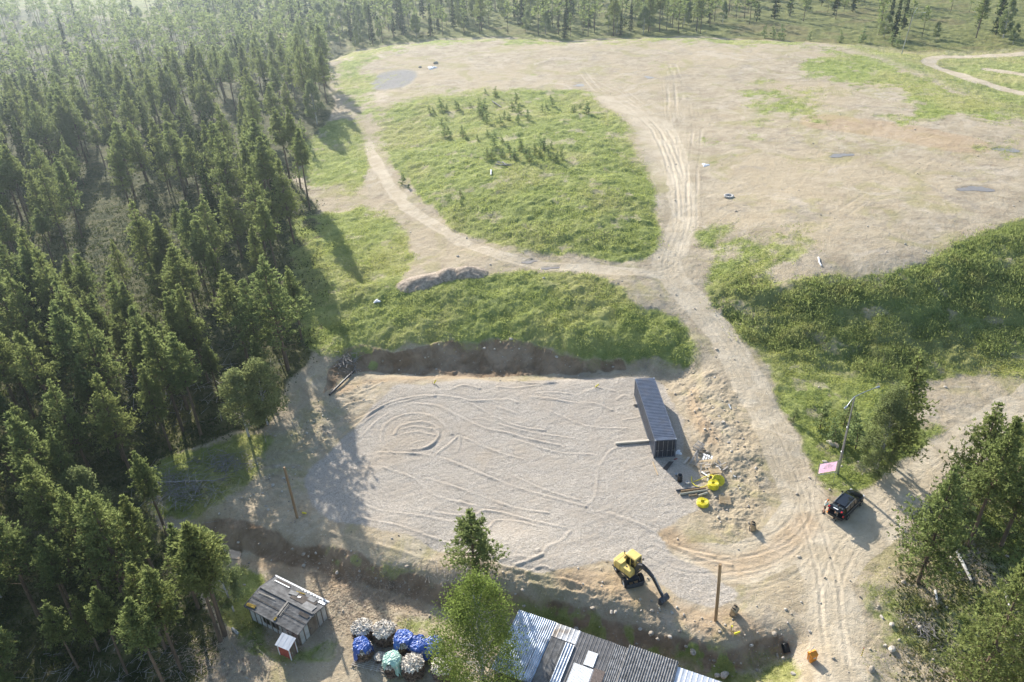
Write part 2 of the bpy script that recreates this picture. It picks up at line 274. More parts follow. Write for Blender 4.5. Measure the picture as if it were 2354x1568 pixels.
# thin patches where soil shows
pn = fbm(GX, GY, 6., 4, 71); pf = fbm(GX, GY, 1.6, 3, 72)
speck = sstep(.50, .66, fbm(GX, GY, 2.2, 4, 75)) * sstep(.40, .62, fbm(GX, GY, 17., 3, 76))
opn = 1 - mx.reduce([grass, gravel, forest, moor, road])
plateau_any = sstep(125, 150, GY) * opn
grass = mx(grass, plateau_any * (.42 * speck + .34 * sstep(.44, .7, pn)))
g2 = blur(grass, 9); pv = fbm(GX, GY, 3., 4, 77, .6)
grass = sstep(.33, .68, g2 + (pn * .45 + pf * .3 + pv * .25 - .5) * 1.15)
grass = np.clip(grass * (1 - .55 * sstep(.60, .72, pv) * (1 - .6 * bankg)), 0, 1)
tall = mx.reduce([blur(rslope, 6), bankg * .45, hillg * .3, poly([(1000,430),(1150,450),(1300,450),(1450,440),(1520,520),(1490,600),(1300,590),(1120,560),(1040,520)], 1., 1., 3) * .6])
road = road * (1 - .9 * hillg)
grass = grass * (1 - road); forest = forest * (1 - grass * .6)
moor = moor * (1 - farroadgap * .8); grass = mx(grass, farroadgap * .75 * (1 - road)); moor *= (1 - road); moor = moor * (1 - forest)
cut = mx(cut, cutd * .8); grass = np.where(cutd > .2, grass * .75, grass) * (1 - cut * .6)
_dg = blur(mx(poly([(1180,1385),(1320,1405),(1450,1435),(1570,1475),(1700,1510),(1760,1540),(1700,1575),(1560,1530),(1350,1465),(1200,1425)], .6, .4, 2), mx(poly([(740,1262),(860,1290),(980,1325),(1020,1352),(880,1325),(760,1292)], .6, .4, 2), poly([(780,805),(850,790),(900,830),(850,850),(800,850)], .8, .5, 2))), 3)
_dg = mx(_dg, .8 * poly([(1330,822),(1450,830),(1590,840),(1560,862),(1480,852),(1340,850)], .8, .5, 3))
grass = mx(grass, _dg * sstep(.46, .58, fbm(GX, GY, 1.5, 3, 79))); cut = cut * (1 - .6 * grass)
pud = Z0()

# ------------------------------------------------------------------ relief: clods, ruts, ridges left by machines
nA = fbm(GX, GY, 5., 4, 81) - .5; nB = fbm(GX, GY, 1.3, 3, 82) - .5; nC = fbm(GX, GY, .55, 2, 83) - .5
nE = fbm(GX, GY, 3.2, 3, 86) - .5; near = 1 - sstep(140, 260, GY)
dirt = np.clip(1 - grass - gravel * 1.0 - forest - moor - road * .6, 0, 1)
HZ += (gravel * (.05 * nB + .035 * nC) + dirt * (.12 * nA + .12 * nB + .07 * nC * near) + grass * (.35 * nA + .45 * nB * (1 + tall * 1.3) + .15 * nC + 1.5 * tall * rslope * nE + .9 * bankg * nE + .45 * hillg * nE) + forest * (.5 * nA + .3 * nB) + moor * (.9 * nA + .5 * nB) + road * (.04 * nB)).astype(np.float32)
rg = 1 - np.abs(2 * fbm(GX, GY, 2.3, 4, 91, .6) - 1); nD = fbm(GX, GY, 2.4, 6, 95, .72) - .5
HZ += (cut * (.55 * (rg - .7) + .25 * nB + .9 * nD)).astype(np.float32)
rough = poly([(1540,870),(1640,850),(1700,900),(1740,1000),(1760,1150),(1740,1230),(1640,1200),(1600,1080),(1600,980)], 1., .5, 3)
rough = mx(rough, poly([(620,1010),(700,960),(740,910),(800,880),(880,872),(800,960),(720,1060),(690,1140),(740,1220),(620,1210),(500,1180),(560,1120)], 1., .5, 3))
rough = mx(rough, poly([(1000,1290),(1200,1320),(1390,1330),(1480,1390),(1600,1420),(1700,1440),(1780,1450),(1650,1480),(1450,1420),(1200,1360),(1050,1340)], .8, .5, 3) * .8)
HZ += (rough * .75 * nD + dirt * .16 * nD).astype(np.float32)
gtr = Z0()
T = lambda c, *p: K(c, *p)
for pts, a, w_ in [
 (T('m2',(275,1455),(290,1380),(350,1325),(450,1290),(560,1290),(660,1325),(735,1400),(760,1425)), .10, .17),
 (T('m2',(275,1455),(300,1520),(360,1560)), .07, .15),
 (T('m2',(370,1425),(400,1375),(500,1345),(600,1350),(660,1390),(668,1440),(620,1500),(560,1525),(490,1530)), .11, .17),
 (T('m2',(410,1395),(500,1375),(620,1390)), .08, .15), (T('m2',(420,1425),(520,1412),(640,1435)), .08, .15), (T('m2',(480,1495),(520,1480),(560,1475)), .08, .15),
 (T('m2',(-20,1465),(100,1370),(250,1250),(400,1190),(600,1160),(800,1175),(900,1198),(1080,1190),(1150,1185),(1210,1210)), .11, .19),
 (T('m2',(30,1440),(200,1312),(330,1230),(500,1185),(640,1165)), .08, .16),
 (T('m2',(60,1500),(150,1430),(240,1340),(330,1280)), .07, .15),
 (T('m2',(480,1215),(650,1230),(800,1300),(900,1350),(1000,1390),(1150,1420),(1300,1462),(1500,1505)), .10, .18),
 (T('m2',(780,1180),(900,1220),(1000,1280),(1200,1370),(1400,1400)), .08, .16),
 (T('m2',(840,1450),(950,1500),(1100,1560),(1250,1600)), .08, .16),
 (T('m2',(650,1565),(740,1500),(810,1440),(815,1500),(800,1545)), .09, .15),
 (T('m2',(770,1110),(850,1090),(950,1112)), .12, .2), (T('m2',(1080,1100),(1200,1108),(1400,1080),(1500,1062)), .10, .18),
 (T('m2',(1150,1050),(1300,1075),(1480,1072)), .12, .2), (T('m2',(1300,1168),(1450,1185),(1600,1210),(1750,1215),(1860,1262)), .10, .18),
 (T('m2',(1060,1235),(1200,1280)), .07, .15), (T('m2',(1350,1142),(1460,1138),(1580,1150)), .08, .16), (T('m2',(1500,1040),(1560,1025),(1640,1018)), .1, .18),
 (T('m2',(1680,1130),(1780,1110),(1880,1130)), .07, .2), (T('m2',(1900,1190),(1950,1160),(2000,1180)), .08, .2),
 (T('m2',(1940,1330),(2000,1320),(2060,1310)), .08, .16),
 ([(870,1040),(1000,1050),(1150,1108),(1250,1140),(1345,1165)], .10, .17), ([(1345,1165),(1368,1140),(1376,1080),(1400,1040),(1420,1028)], .05, .15),
 ([(980,1100),(1060,1125),(1130,1150),(1190,1170),(1260,1180)], .08, .16), ([(880,1075),(950,1100),(1000,1140),(1100,1165)], .07, .16),
 (T('c3',(0,90),(230,130),(430,130),(500,95),(650,110),(870,170),(1100,220),(1190,240)), .08, .16),
 (T('c3',(300,10),(450,80),(700,120),(900,180)), .07, .15), (T('c3',(0,310),(180,340),(400,360),(560,400),(700,380)), .07, .15),
 (T('c3',(560,230),(620,178),(800,190),(1000,240)), .08, .15), (T('c3',(640,520),(780,480),(900,500),(1010,470)), .08, .17),
 (T('c3',(780,560),(900,520),(1000,480),(1060,400),(1180,350),(1250,270)), .10, .17), (T('c3',(1100,600),(1000,570),(900,620)), .09, .16),
 (T('c3',(540,540),(700,580),(780,600),(900,620),(1050,640)), .10, .17), (T('c3',(880,640),(1000,660),(1250,700),(1400,750)), .10, .17), (T('c3',(900,720),(1100,770),(1300,800),(1500,860)), .09, .16),
 ([(1400,1180),(1480,1210),(1540,1250),(1600,1280),(1680,1300)], .09, .2), ([(1500,1235),(1560,1262),(1640,1280)], .08, .2),
 ([(1170,1090),(1260,1130),(1330,1150)], .06, .15), ([(1100,960),(1200,990),(1330,1010)], .06, .15), ([(1180,1010),(1280,1040),(1360,1045)], .06, .15), ([(1250,940),(1350,980),(1440,985)], .06, .15),
 ([(780,1130),(860,1170),(960,1185),(1040,1200)], .07, .16), ([(820,1190),(920,1210),(1040,1250),(1140,1262)], .07, .16), ([(700,1195),(760,1225),(900,1262),(1000,1290)], .09, .2),
 ([(790,905),(830,900),(880,878)], .10, .2), ([(760,960),(800,930),(850,920)], .1, .2), ([(770,990),(830,960),(880,935)], .08, .2),
 ([(640,1050),(700,1040),(760,1010)], .10, .22), ([(590,1120),(640,1130),(690,1120)], .12, .22), ([(1570,890),(1600,930),(1620,990),(1600,1040)], .12, .25)]:
    ridge(pts, a * 1.15, w_ * 1.05)
yy = GX * .3 - GY
strk = fbm(GX * .25 + GY * .1 + 2 * WX2, yy + 3 * WY2, .55, 2, 97)
HZ += (gravel * .05 * (strk - .5)).astype(np.float32)
rdl = [(1950,1640),(1925,1500),(1905,1350),(1880,1250),(1850,1150),(1800,1030),(1745,920),(1690,820),(1640,745),(1580,680),(1535,620),(1550,560),(1568,500),(1562,420),(1550,330),(1535,250),(1530,180)]
sh = lambda P, k, s=1.: [(x + k * (.35 + .65 * (y / 1500.)), y) for x, y in P]
tread(rdl, .10, .85, .22, .6, gtr); tread(sh(rdl, 22)[3:], .07, .85, .2, .6, gtr); tread(sh(rdl, -20)[4:], .07, .85, .2, .6, gtr)
for P in ([(1640,1600)],):
    pass
tread([(1568,500),(1562,400),(1530,310),(1480,250),(1420,200),(1370,165)], .18, .9, .3, .6, gtr, 2.); tread([(1590,520),(1590,430),(1600,300),(1590,220)], .2, .9, .3, .6, gtr, 2.); tread([(1560,440),(1545,350),(1510,280),(1440,225),(1370,190),(1310,150)], .18, .9, .35, .6, gtr, 2.); tread([(1555,420),(1520,320),(1470,265),(1380,215),(1330,150),(1340,125)], .25, .9, .35, .6, gtr, 2.5); tread([(1548,330),(1545,230),(1540,165)], .3, .9, .4, .6, gtr, 2.5); tread([(1500,290),(1440,240),(1350,200),(1250,185)], .2, .9, .4, .6, gtr, 2.)
for P_ in ([(1600,540),(1680,480),(1800,450),(1950,470),(2100,455)], [(1620,470),(1750,420),(1900,395),(2050,380),(2200,395)], [(1850,560),(1950,480),(2050,420),(2150,350)], ): tread(P_, .07, 1., .4, .5, gtr, .9)
for P_ in ([(1620,300)],): pass
tread([(1560,230),(1558,180),(1545,150)], .3, .9, .4, .5, gtr, 3.); tread([(1500,560),(1540,640),(1600,690)], .12, .8, .22, .7, gtr)
tread([(1560,500),(1556,570),(1520,612),(1440,622),(1330,614),(1210,604),(1110,573),(1010,523),(930,468),(885,405),(858,340)], .08, .85, .25, .6, gtr)
tread([(1870,1180),(1830,1240),(1760,1285),(1680,1300),(1580,1300),(1500,1270)], .08, .8, .2, .6, gtr); tread([(1880,1200),(1850,1270),(1780,1320),(1690,1345),(1600,1360)], .06, .8, .2, .6, gtr)
tread([(1850,1120),(1840,1190),(1780,1240),(1700,1262),(1600,1250)], .08, .8, .2, .6, gtr); tread([(1880,1300),(1840,1360),(1760,1400),(1680,1400)], .05, .8, .2, .5, gtr, .6)
tread([(1925,1560),(1905,1400),(1930,1290),(2000,1210),(2090,1130),(2200,1050)], .06, .8, .2, .6, gtr, .8); tread([(1870,1250),(1900,1420),(1915,1560)], .05, .8, .2, .6, gtr, .6)
tread([(1180,1330),(1300,1350),(1400,1385),(1480,1400)], .07, .9, .16, .6, gtr, .3); tread([(1220,1375),(1350,1400),(1420,1410)], .05, .6, .16, .6)
# spoil heaps beside the track get their own meshes; small hollows for puddles
POND = []
def pond(c, rx, ry, n=18, sd_=1):
    rr = np.random.default_rng(sd_); p = G1(*c); P = []
    for k in range(n):
        a = 2 * math.pi * k / n; r_ = 1 + .32 * math.sin(2 * a + sd_) + .2 * math.sin(3 * a + 2 * sd_) + .2 * rr.uniform(-1, 1)
        P.append((p[0] + rx * r_ * math.cos(a), p[1] + ry * r_ * math.sin(a)))
    return P
for c, rx, ry, s in [((1932,357),1.9,1.2,1), ((2240,434),2.2,1.5,2), ((2315,344),2.1,1.2,3), ((1491,178),1.2,1.1,4), ((1331,196),1.7,1.,5), ((1215,602),1.3,.4,6), ((1262,616),1.2,.4,7)]:
    POND.append((pond(c, rx, ry, 18, s), 'clear'))
dp = G(K('cL', (1380,612),(1450,622),(1560,630),(1665,655),(1650,722),(1560,712),(1430,668),(1390,640)))
POND.append(([tuple(q[:2]) for q in dp], 'mud')); POND.append((pond(K('cL', (1218,580))[0], .6, .8, 14, 12), 'mud'))
wet = Z0(); PZ = []
for P, k in POND:
    m = poly(P, 0.05, 0, 1, world=True); wet = mx(wet, blur(m, 3)); inn = m > .5
    z = float(np.percentile(HZ[inn], 25)) if inn.sum() > 3 else float(samp(HZ, np.mean([q[0] for q in P]), np.mean([q[1] for q in P])))
    wide = blur(poly([(np.array(q) - np.mean(P, 0)) * 1.35 + np.mean(P, 0) for q in P], .05, 0, 1, world=True), 2)
    HZ = HZ * (1 - wide) + (z - .02 + .6 * (HZ - z)) * wide; HZ = np.where(m > .3, np.minimum(HZ, z - .05), HZ).astype(np.float32); PZ.append(z)
def gz(x, y): return float(samp(HZ, np.array([x]), np.array([y]))[0])

# ------------------------------------------------------------------ materials
MATS = {}
def nmat(name):
    m = bpy.data.materials.new(name); m.use_nodes = True; MATS[name] = m; t = m.node_tree
    for n in list(t.nodes): t.nodes.remove(n)
    out = t.nodes.new('ShaderNodeOutputMaterial'); return m, t, out
class N:
    def __init__(s, t): s.t = t
    def new(s, ty, **kw):
        n = s.t.nodes.new(ty)
        for k, v in kw.items(): setattr(n, k, v)
        return n
    def ln(s, a, b): s.t.links.new(a, b)
    def math(s, op, a, b=None, c=None, clamp=False):
        n = s.new('ShaderNodeMath', operation=op, use_clamp=clamp)
        for i, v in enumerate((a, b, c)):
            if v is None: continue
            if hasattr(v, 'links') or isinstance(v, bpy.types.NodeSocket): s.ln(v, n.inputs[i])
            else: n.inputs[i].default_value = v
        return n.outputs[0]
    def mix(s, f, a, b, mode='MIX'):
        n = s.new('ShaderNodeMix', data_type='RGBA', blend_type=mode)
        for i, v in ((0, f), (6, a), (7, b)):
            if isinstance(v, bpy.types.NodeSocket): s.ln(v, n.inputs[i])
            elif i == 0: n.inputs[0].default_value = v
            else: n.inputs[i].default_value = (*v, 1) if len(v) == 3 else v
        return n.outputs[2]
    def noise(s, sc, det=3, rough=.55, vec=None, dist=0., col=False):
        n = s.new('ShaderNodeTexNoise'); n.inputs['Scale'].default_value = sc; n.inputs['Detail'].default_value = det; n.inputs['Roughness'].default_value = rough; n.inputs['Distortion'].default_value = dist
        if vec is not None: s.ln(vec, n.inputs['Vector'])
        return n.outputs[1 if col else 0]
    def ramp(s, f, a, b, smooth=True):
        n = s.new('ShaderNodeMapRange', interpolation_type='SMOOTHSTEP' if smooth else 'LINEAR')
        s.ln(f, n.inputs[0]); n.inputs[1].default_value = a; n.inputs[2].default_value = b; return n.outputs[0]
def simple(name, col, rough=.7, metal=0., var=.12, scale=6., bump=0., spec=.5, dirt=0.):
    """painted / wooden / metal surface with broken-up tone"""
    m, t, out = nmat(name); n = N(t); p = n.new('ShaderNodeBsdfPrincipled'); n.ln(p.outputs[0], out.inputs[0])
    tc = n.new('ShaderNodeTexCoord'); ns = n.noise(scale, 5, .6, tc.outputs['Object'])
    dk = tuple(c * (1 - var * 2) for c in col); lt = tuple(min(1, c * (1 + var)) for c in col)
    c = n.mix(n.ramp(ns, .3, .7), dk, lt)
    if dirt:
        c = n.mix(n.math('MULTIPLY', n.ramp(n.noise(scale * .37, 6, .7, tc.outputs['Object']), .5, .72), dirt), c, (.22, .17, .12))
    n.ln(c, p.inputs['Base Color']); p.inputs['Roughness'].default_value = rough; p.inputs['Metallic'].default_value = metal; p.inputs['Specular IOR Level'].default_value = spec
    if bump:
        b = n.new('ShaderNodeBump'); b.inputs['Strength'].default_value = bump; b.inputs['Distance'].default_value = .02; n.ln(n.noise(scale * 4, 4, .6, tc.outputs['Object']), b.inputs['Height']); n.ln(b.outputs[0], p.inputs['Normal'])
    return m
def stretch(name, c1, c2, axis=(1, 1, 1), rough=.8, bump=.3, spec=.3):
    """grained material: noise stretched along one object axis"""
    m, t, out = nmat(name); n = N(t); p = n.new('ShaderNodeBsdfPrincipled'); n.ln(p.outputs[0], out.inputs[0])
    tc = n.new('ShaderNodeTexCoord'); mp = n.new('ShaderNodeMapping'); mp.inputs['Scale'].default_value = axis; n.ln(tc.outputs['Object'], mp.inputs[0])
    oi = n.new('ShaderNodeObjectInfo'); ns = n.noise(1., 5, .65, mp.outputs[0])
    c = n.mix(n.ramp(ns, .32, .68), c1, c2); c = n.mix(n.math('MULTIPLY', oi.outputs['Random'], .35), c, tuple(x * .55 for x in c1))
    n.ln(c, p.inputs['Base Color']); p.inputs['Roughness'].default_value = rough; p.inputs['Specular IOR Level'].default_value = spec
    b = n.new('ShaderNodeBump'); b.inputs['Strength'].default_value = bump; b.inputs['Distance'].default_value = .01; n.ln(ns, b.inputs['Height']); n.ln(b.outputs[0], p.inputs['Normal'])
    return m

def ground_material():
    m, t, out = nmat('ground_surface'); n = N(t); p = n.new('ShaderNodeBsdfPrincipled'); n.ln(p.outputs[0], out.inputs[0])
    p.inputs['Roughness'].default_value = .95; p.inputs['Specular IOR Level'].default_value = .15
    tc = n.new('ShaderNodeTexCoord'); O = tc.outputs['Object']
    a1 = n.new('ShaderNodeAttribute', attribute_name='cover'); a2 = n.new('ShaderNodeAttribute', attribute_name='soil')
    s1 = n.new('ShaderNodeSeparateColor'); n.ln(a1.outputs['Color'], s1.inputs[0]); s2 = n.new('ShaderNodeSeparateColor'); n.ln(a2.outputs['Color'], s2.inputs[0])
    gr, gv, fo, mo = s1.outputs[0], s1.outputs[1], s1.outputs[2], a1.outputs['Alpha']
    cu, du, ru, dg = s2.outputs[0], s2.outputs[1], s2.outputs[2], a2.outputs['Alpha']
    a3 = n.new('ShaderNodeAttribute', attribute_name='wear'); s3 = n.new('ShaderNodeSeparateColor'); n.ln(a3.outputs['Color'], s3.inputs[0]); tr, wt, ta = s3.outputs
    nf = n.noise(2.2, 6, .7, O); nm = n.noise(.35, 5, .62, O, .6); nl = n.noise(.055, 4, .6, O, .5); ng = n.noise(9., 3, .7, O)
    def edge(mask, amt=.45):
        v = n.math('ADD', mask, n.math('MULTIPLY', n.math('SUBTRACT', nf, .5), amt)); return n.ramp(v, .3, .7)
    # bare sandy moraine
    dirtc = n.mix(n.ramp(nm, .3, .7), (.34, .272, .185), (.49, .41, .29)); dirtc = n.mix(n.math('MULTIPLY', n.ramp(nl, .42, .62), .6), dirtc, (.47, .375, .24))
    dirtc = n.mix(n.math('MULTIPLY', n.ramp(ng, .52, .7), .35), dirtc, (.54, .47, .38))
    dirtc = n.mix(n.math('MULTIPLY', n.ramp(n.noise(1.1, 5, .75, O), .55, .75), .4), dirtc, (.20, .155, .11))
    v = n.new('ShaderNodeTexVoronoi'); v.inputs['Scale'].default_value = 3.2; n.ln(O, v.inputs['Vector']); v.feature = 'F1'
    stone = n.math('MULTIPLY', n.math('LESS_THAN', v.outputs['Distance'], .16), n.math('GREATER_THAN', n.noise(1.4, 2, .5, O), .56))
    dirtc = n.mix(n.math('MULTIPLY', stone, .6), dirtc, (.62, .57, .50))
    dirtc = n.mix(n.math('MULTIPLY', n.ramp(n.noise(.09, 5, .65, O, 1.), .5, .64), .55), dirtc, (.33, .30, .12)); dirtc = n.mix(n.math('MULTIPLY', n.ramp(n.noise(.13, 4, .6, O, 1.5), .56, .68), .5), dirtc, (.30, .26, .21)); dirtc = n.mix(n.math('MULTIPLY', n.ramp(n.noise(.07, 5, .7, O, 2.), .54, .66), .6), dirtc, (.55, .47, .36))
    # travelled dust, pale
    dust = n.mix(n.ramp(nm, .3, .72), (.49, .40, .275), (.62, .53, .395)); dust = n.mix(n.math('MULTIPLY', n.ramp(nf, .45, .75), .35), dust, (.36, .29, .21))
    dirtc = n.mix(n.math('MULTIPLY', n.ramp(n.noise(4.5, 5, .8, O), .54, .66), .5), dirtc, (.17, .125, .08)); dirtc = n.mix(n.math('MULTIPLY', n.ramp(n.noise(6.5, 4, .8, O), .58, .68), .55), dirtc, (.68, .60, .49))
    c = n.mix(edge(du, .35), dirtc, dust)
    c = n.mix(n.math('MULTIPLY', n.ramp(ru, .1, .9), .42), c, n.mix(nm, (.40, .25, .13), (.50, .34, .20)))
    # crushed stone of the pad
    vg = n.new('ShaderNodeTexVoronoi'); vg.inputs['Scale'].default_value = 9.; n.ln(O, vg.inputs['Vector']); bw = n.new('ShaderNodeSeparateColor'); n.ln(vg.outputs['Color'], bw.inputs[0])
    grav = n.mix(bw.outputs[0], (.365, .32, .262), (.56, .50, .425)); grav = n.mix(n.math('MULTIPLY', n.ramp(nm, .45, .62), .55), grav, (.45, .385, .31)); grav = n.mix(n.math('MULTIPLY', n.ramp(nl, .52, .68), .5), grav, (.47, .37, .26))
    c = n.mix(edge(gv, .6), c, grav)
    dgc = n.mix(bw.outputs[1], (.17, .175, .185), (.34, .34, .345)); c = n.mix(n.math('MULTIPLY', edge(dg, .5), .75), c, dgc)
    c = n.mix(n.math('MULTIPLY', n.ramp(tr, .3, .9), .30), c, (.62, .53, .41))
    # raw cut earth
    cutc = n.mix(n.ramp(nm, .3, .7), (.20, .135, .08), (.38, .28, .185)); cutc = n.mix(n.math('MULTIPLY', n.ramp(nf, .6, .72), .6), cutc, (.45, .38, .30)); c = n.mix(edge(cu, .5), c, cutc)
    # grass sward
    g1 = n.mix(n.ramp(nm, .3, .7), (.19, .235, .06), (.37, .395, .13)); g1 = n.mix(n.math('MULTIPLY', n.ramp(nl, .45, .62), .6), g1, (.42, .375, .16)); g1 = n.mix(n.math('MULTIPLY', n.ramp(nf, .5, .7), .45), g1, (.08, .11, .025))
    g1 = n.mix(n.math('MULTIPLY', ta, .45), g1, (.055, .085, .025)); ge = n.ramp(n.math('ADD', gr, n.math('MULTIPLY', n.math('SUBTRACT', nf, .5), .9)), .12, .95); c = n.mix(ge, c, g1)
    # forest floor: moss, heather, twigs
    f1 = n.mix(n.ramp(nm, .35, .65), (.05, .062, .022), (.13, .125, .05)); f1 = n.mix(n.math('MULTIPLY', n.ramp(n.noise(1.3, 6, .75, O), .5, .66), .6), f1, (.20, .165, .11)); f1 = n.mix(n.math('MULTIPLY', n.ramp(ng, .6, .75), .4), f1, (.36, .33, .27))
    c = n.mix(edge(fo, .5), c, f1)
    m1 = n.mix(n.ramp(nm, .3, .7), (.10, .115, .03), (.225, .23, .075)); m1 = n.mix(n.math('MULTIPLY', n.ramp(nl, .5, .66), .5), m1, (.20, .15, .075)); m1 = n.mix(n.math('MULTIPLY', n.ramp(n.noise(.5, 5, .7, O), .6, .7), .7), m1, (.24, .20, .17))
    c = n.mix(edge(mo, .4), c, m1)
    c = n.mix(n.math('MULTIPLY', wt, .55), c, (.10, .08, .06))
    n.ln(c, p.inputs['Base Color'])
    b = n.new('ShaderNodeBump'); b.inputs['Strength'].default_value = 1.; b.inputs['Distance'].default_value = .22
    h = n.math('ADD', n.math('MULTIPLY', nf, .7), n.math('ADD', n.math('MULTIPLY', ng, .35), n.math('MULTIPLY', n.math('MULTIPLY', bw.outputs[2], gv), .28)))
    n.ln(h, b.inputs['Height']); n.ln(b.outputs[0], p.inputs['Normal'])
    return m
ground_material()
def mesh_np(name, V, F, nv, mats, smooth=False, parent=None, matidx=None):
    """V (n,3), F flat loop indices (m*nv) or list; builds quickly"""
    me = bpy.data.meshes.new(name); V = np.asarray(V, np.float32); F = np.asarray(F, np.int32).ravel(); nf_ = len(F) // nv
    me.vertices.add(len(V)); me.vertices.foreach_set('co', V.ravel()); me.loops.add(len(F)); me.loops.foreach_set('vertex_index', F)
    me.polygons.add(nf_); me.polygons.foreach_set('loop_start', np.arange(0, len(F), nv, dtype=np.int32)); me.polygons.foreach_set('loop_total', np.full(nf_, nv, np.int32))
    if smooth: me.polygons.foreach_set('use_smooth', np.ones(nf_, bool))
    for m in (mats if isinstance(mats, list) else [mats]): me.materials.append(MATS[m])
    if matidx is not None: me.polygons.foreach_set('material_index', np.asarray(matidx, np.int32))
    me.update(calc_edges=True); o = bpy.data.objects.new(name, me); COL.objects.link(o)
    if parent is not None: o.parent = parent
    return o
def tag(o, label=None, cat=None, group=None, kind=None):
    if label: o['label'] = label
    if cat: o['category'] = cat
    if group: o['group'] = group
    if kind: o['kind'] = kind
    return o
# split the sheet into the surfaces one can name (they share edge vertices, nothing overlaps)
IDX = np.arange(NRt * NCt).reshape(NRt, NCt)
Q = np.stack([IDX[:-1, :-1], IDX[:-1, 1:], IDX[1:, 1:], IDX[1:, :-1]], -1).reshape(-1, 4)
cls = np.zeros(GX.shape, int); cls[(road > .5)] = 1; cls[(gravel > .5) & (road <= .6)] = 2; cls[forest > .5] = 3; cls[moor > .5] = 4; cls[np.maximum(road, 0) > .9] = 1
fc = cls[:-1, :-1].ravel()
VV = np.stack([GX, GY, HZ], -1).reshape(-1, 3)
ATT = {'cover': np.stack([grass, gravel, forest, moor], -1).reshape(-1, 4), 'soil': np.stack([cut, road, rust, dark_gravel], -1).reshape(-1, 4), 'wear': np.stack([gtr, wet, tall, Z0()], -1).reshape(-1, 4)}
for k, nm_ in enumerate(['ground', 'dirt_road', 'gravel_yard', 'forest_floor', 'moor_ground']):
    q = Q[fc == k]; ids, inv = np.unique(q, return_inverse=True)
    o = mesh_np(nm_, VV[ids], inv.astype(np.int32), 4, 'ground_surface', True); tag(o, kind='structure')
    for an, arr in ATT.items():
        at_ = o.data.color_attributes.new(an, 'FLOAT_COLOR', 'POINT'); at_.data.foreach_set('color', arr[ids].astype(np.float32).ravel())
def water_mat(name, col, rough):
    m, t, out = nmat(name); n = N(t); p = n.new('ShaderNodeBsdfPrincipled'); n.ln(p.outputs[0], out.inputs[0]); tc = n.new('ShaderNodeTexCoord')
    c = n.mix(n.noise(1.2, 3, .5, tc.outputs['Object']), col, tuple(x * .7 for x in col)); n.ln(c, p.inputs['Base Color']); p.inputs['Roughness'].default_value = rough; p.inputs['Specular IOR Level'].default_value = .6
water_mat('clear_water', (.25, .21, .17), .3); water_mat('mud_water', (.42, .30, .18), .15)
for (P, k), z in zip(POND, PZ):
    V = [(x, y, z) for x, y in P]; me = bpy.data.meshes.new('puddle'); me.from_pydata(V, [], [list(range(len(V)))]); me.materials.append(MATS['mud_water' if k == 'mud' else 'clear_water'])
    o = bpy.data.objects.new('puddle', me); COL.objects.link(o); tag(o, kind='structure')

# ------------------------------------------------------------------ vegetation
def leaf_mat(name, c1, c2, tr, k=.4, rnd=.45, sc=.5):
    m, t, out = nmat(name); n = N(t); tc = n.new('ShaderNodeTexCoord'); oi = n.new('ShaderNodeObjectInfo')
    ns = n.noise(sc, 3, .6, tc.outputs['Object']); f = n.ramp(ns, .3, .7)
    c = n.mix(f, c1, c2); c = n.mix(n.math('MULTIPLY', n.ramp(n.noise(sc * .35, 4, .7, tc.outputs['Object'], .5), .5, .66), .6 if rnd == 0 else 0.), c, (.42, .35, .15)); c = n.mix(n.math('MULTIPLY', n.ramp(n.noise(sc * 3.1, 3, .7, tc.outputs['Object']), .52, .66), .7 if rnd == 0 else 0.), c, (.07, .11, .03)); c = n.mix(n.math('MULTIPLY', oi.outputs['Random'], rnd), c, tuple(x * y for x, y in zip(c2, (1.25, .95, .7))))
    d = n.new('ShaderNodeBsdfDiffuse'); n.ln(c, d.inputs[0]); tl = n.new('ShaderNodeBsdfTranslucent'); n.ln(n.mix(.5, c, tr), tl.inputs[0])
    mx_ = n.new('ShaderNodeMixShader'); mx_.inputs[0].default_value = k; n.ln(d.outputs[0], mx_.inputs[1]); n.ln(tl.outputs[0], mx_.inputs[2]); n.ln(mx_.outputs[0], out.inputs[0]); return m
leaf_mat('pine_needles', (.118, .155, .062), (.215, .255, .10), (.36, .44, .15), .47)
leaf_mat('spruce_needles', (.035, .058, .028), (.065, .09, .035), (.10, .14, .04), .3)
leaf_mat('birch_leaves', (.10, .15, .045), (.17, .22, .075), (.32, .44, .10), .5)
leaf_mat('young_needles', (.14, .19, .09), (.22, .28, .13), (.34, .44, .18), .5)
leaf_mat('birch_pale', (.15, .19, .085), (.24, .28, .14), (.34, .42, .16), .45)
leaf_mat('grass_blades', (.20, .25, .065), (.41, .43, .14), (.52, .58, .18), .5, 0., .16)
leaf_mat('weed_leaves', (.15, .20, .06), (.34, .37, .145), (.45, .52, .17), .5, 0., .5)
leaf_mat('heath', (.04, .055, .02), (.105, .115, .035), (.12, .15, .04), .3, 0., .3)
stretch('pine_bark', (.10, .075, .055), (.22, .15, .10), (3, 3, .6), .9, .6)
stretch('birch_bark', (.30, .28, .25), (.62, .60, .56), (2, 2, 5), .8, .3)
stretch('dead_wood', (.26, .235, .21), (.46, .43, .39), (3, 3, .7), .85, .4)

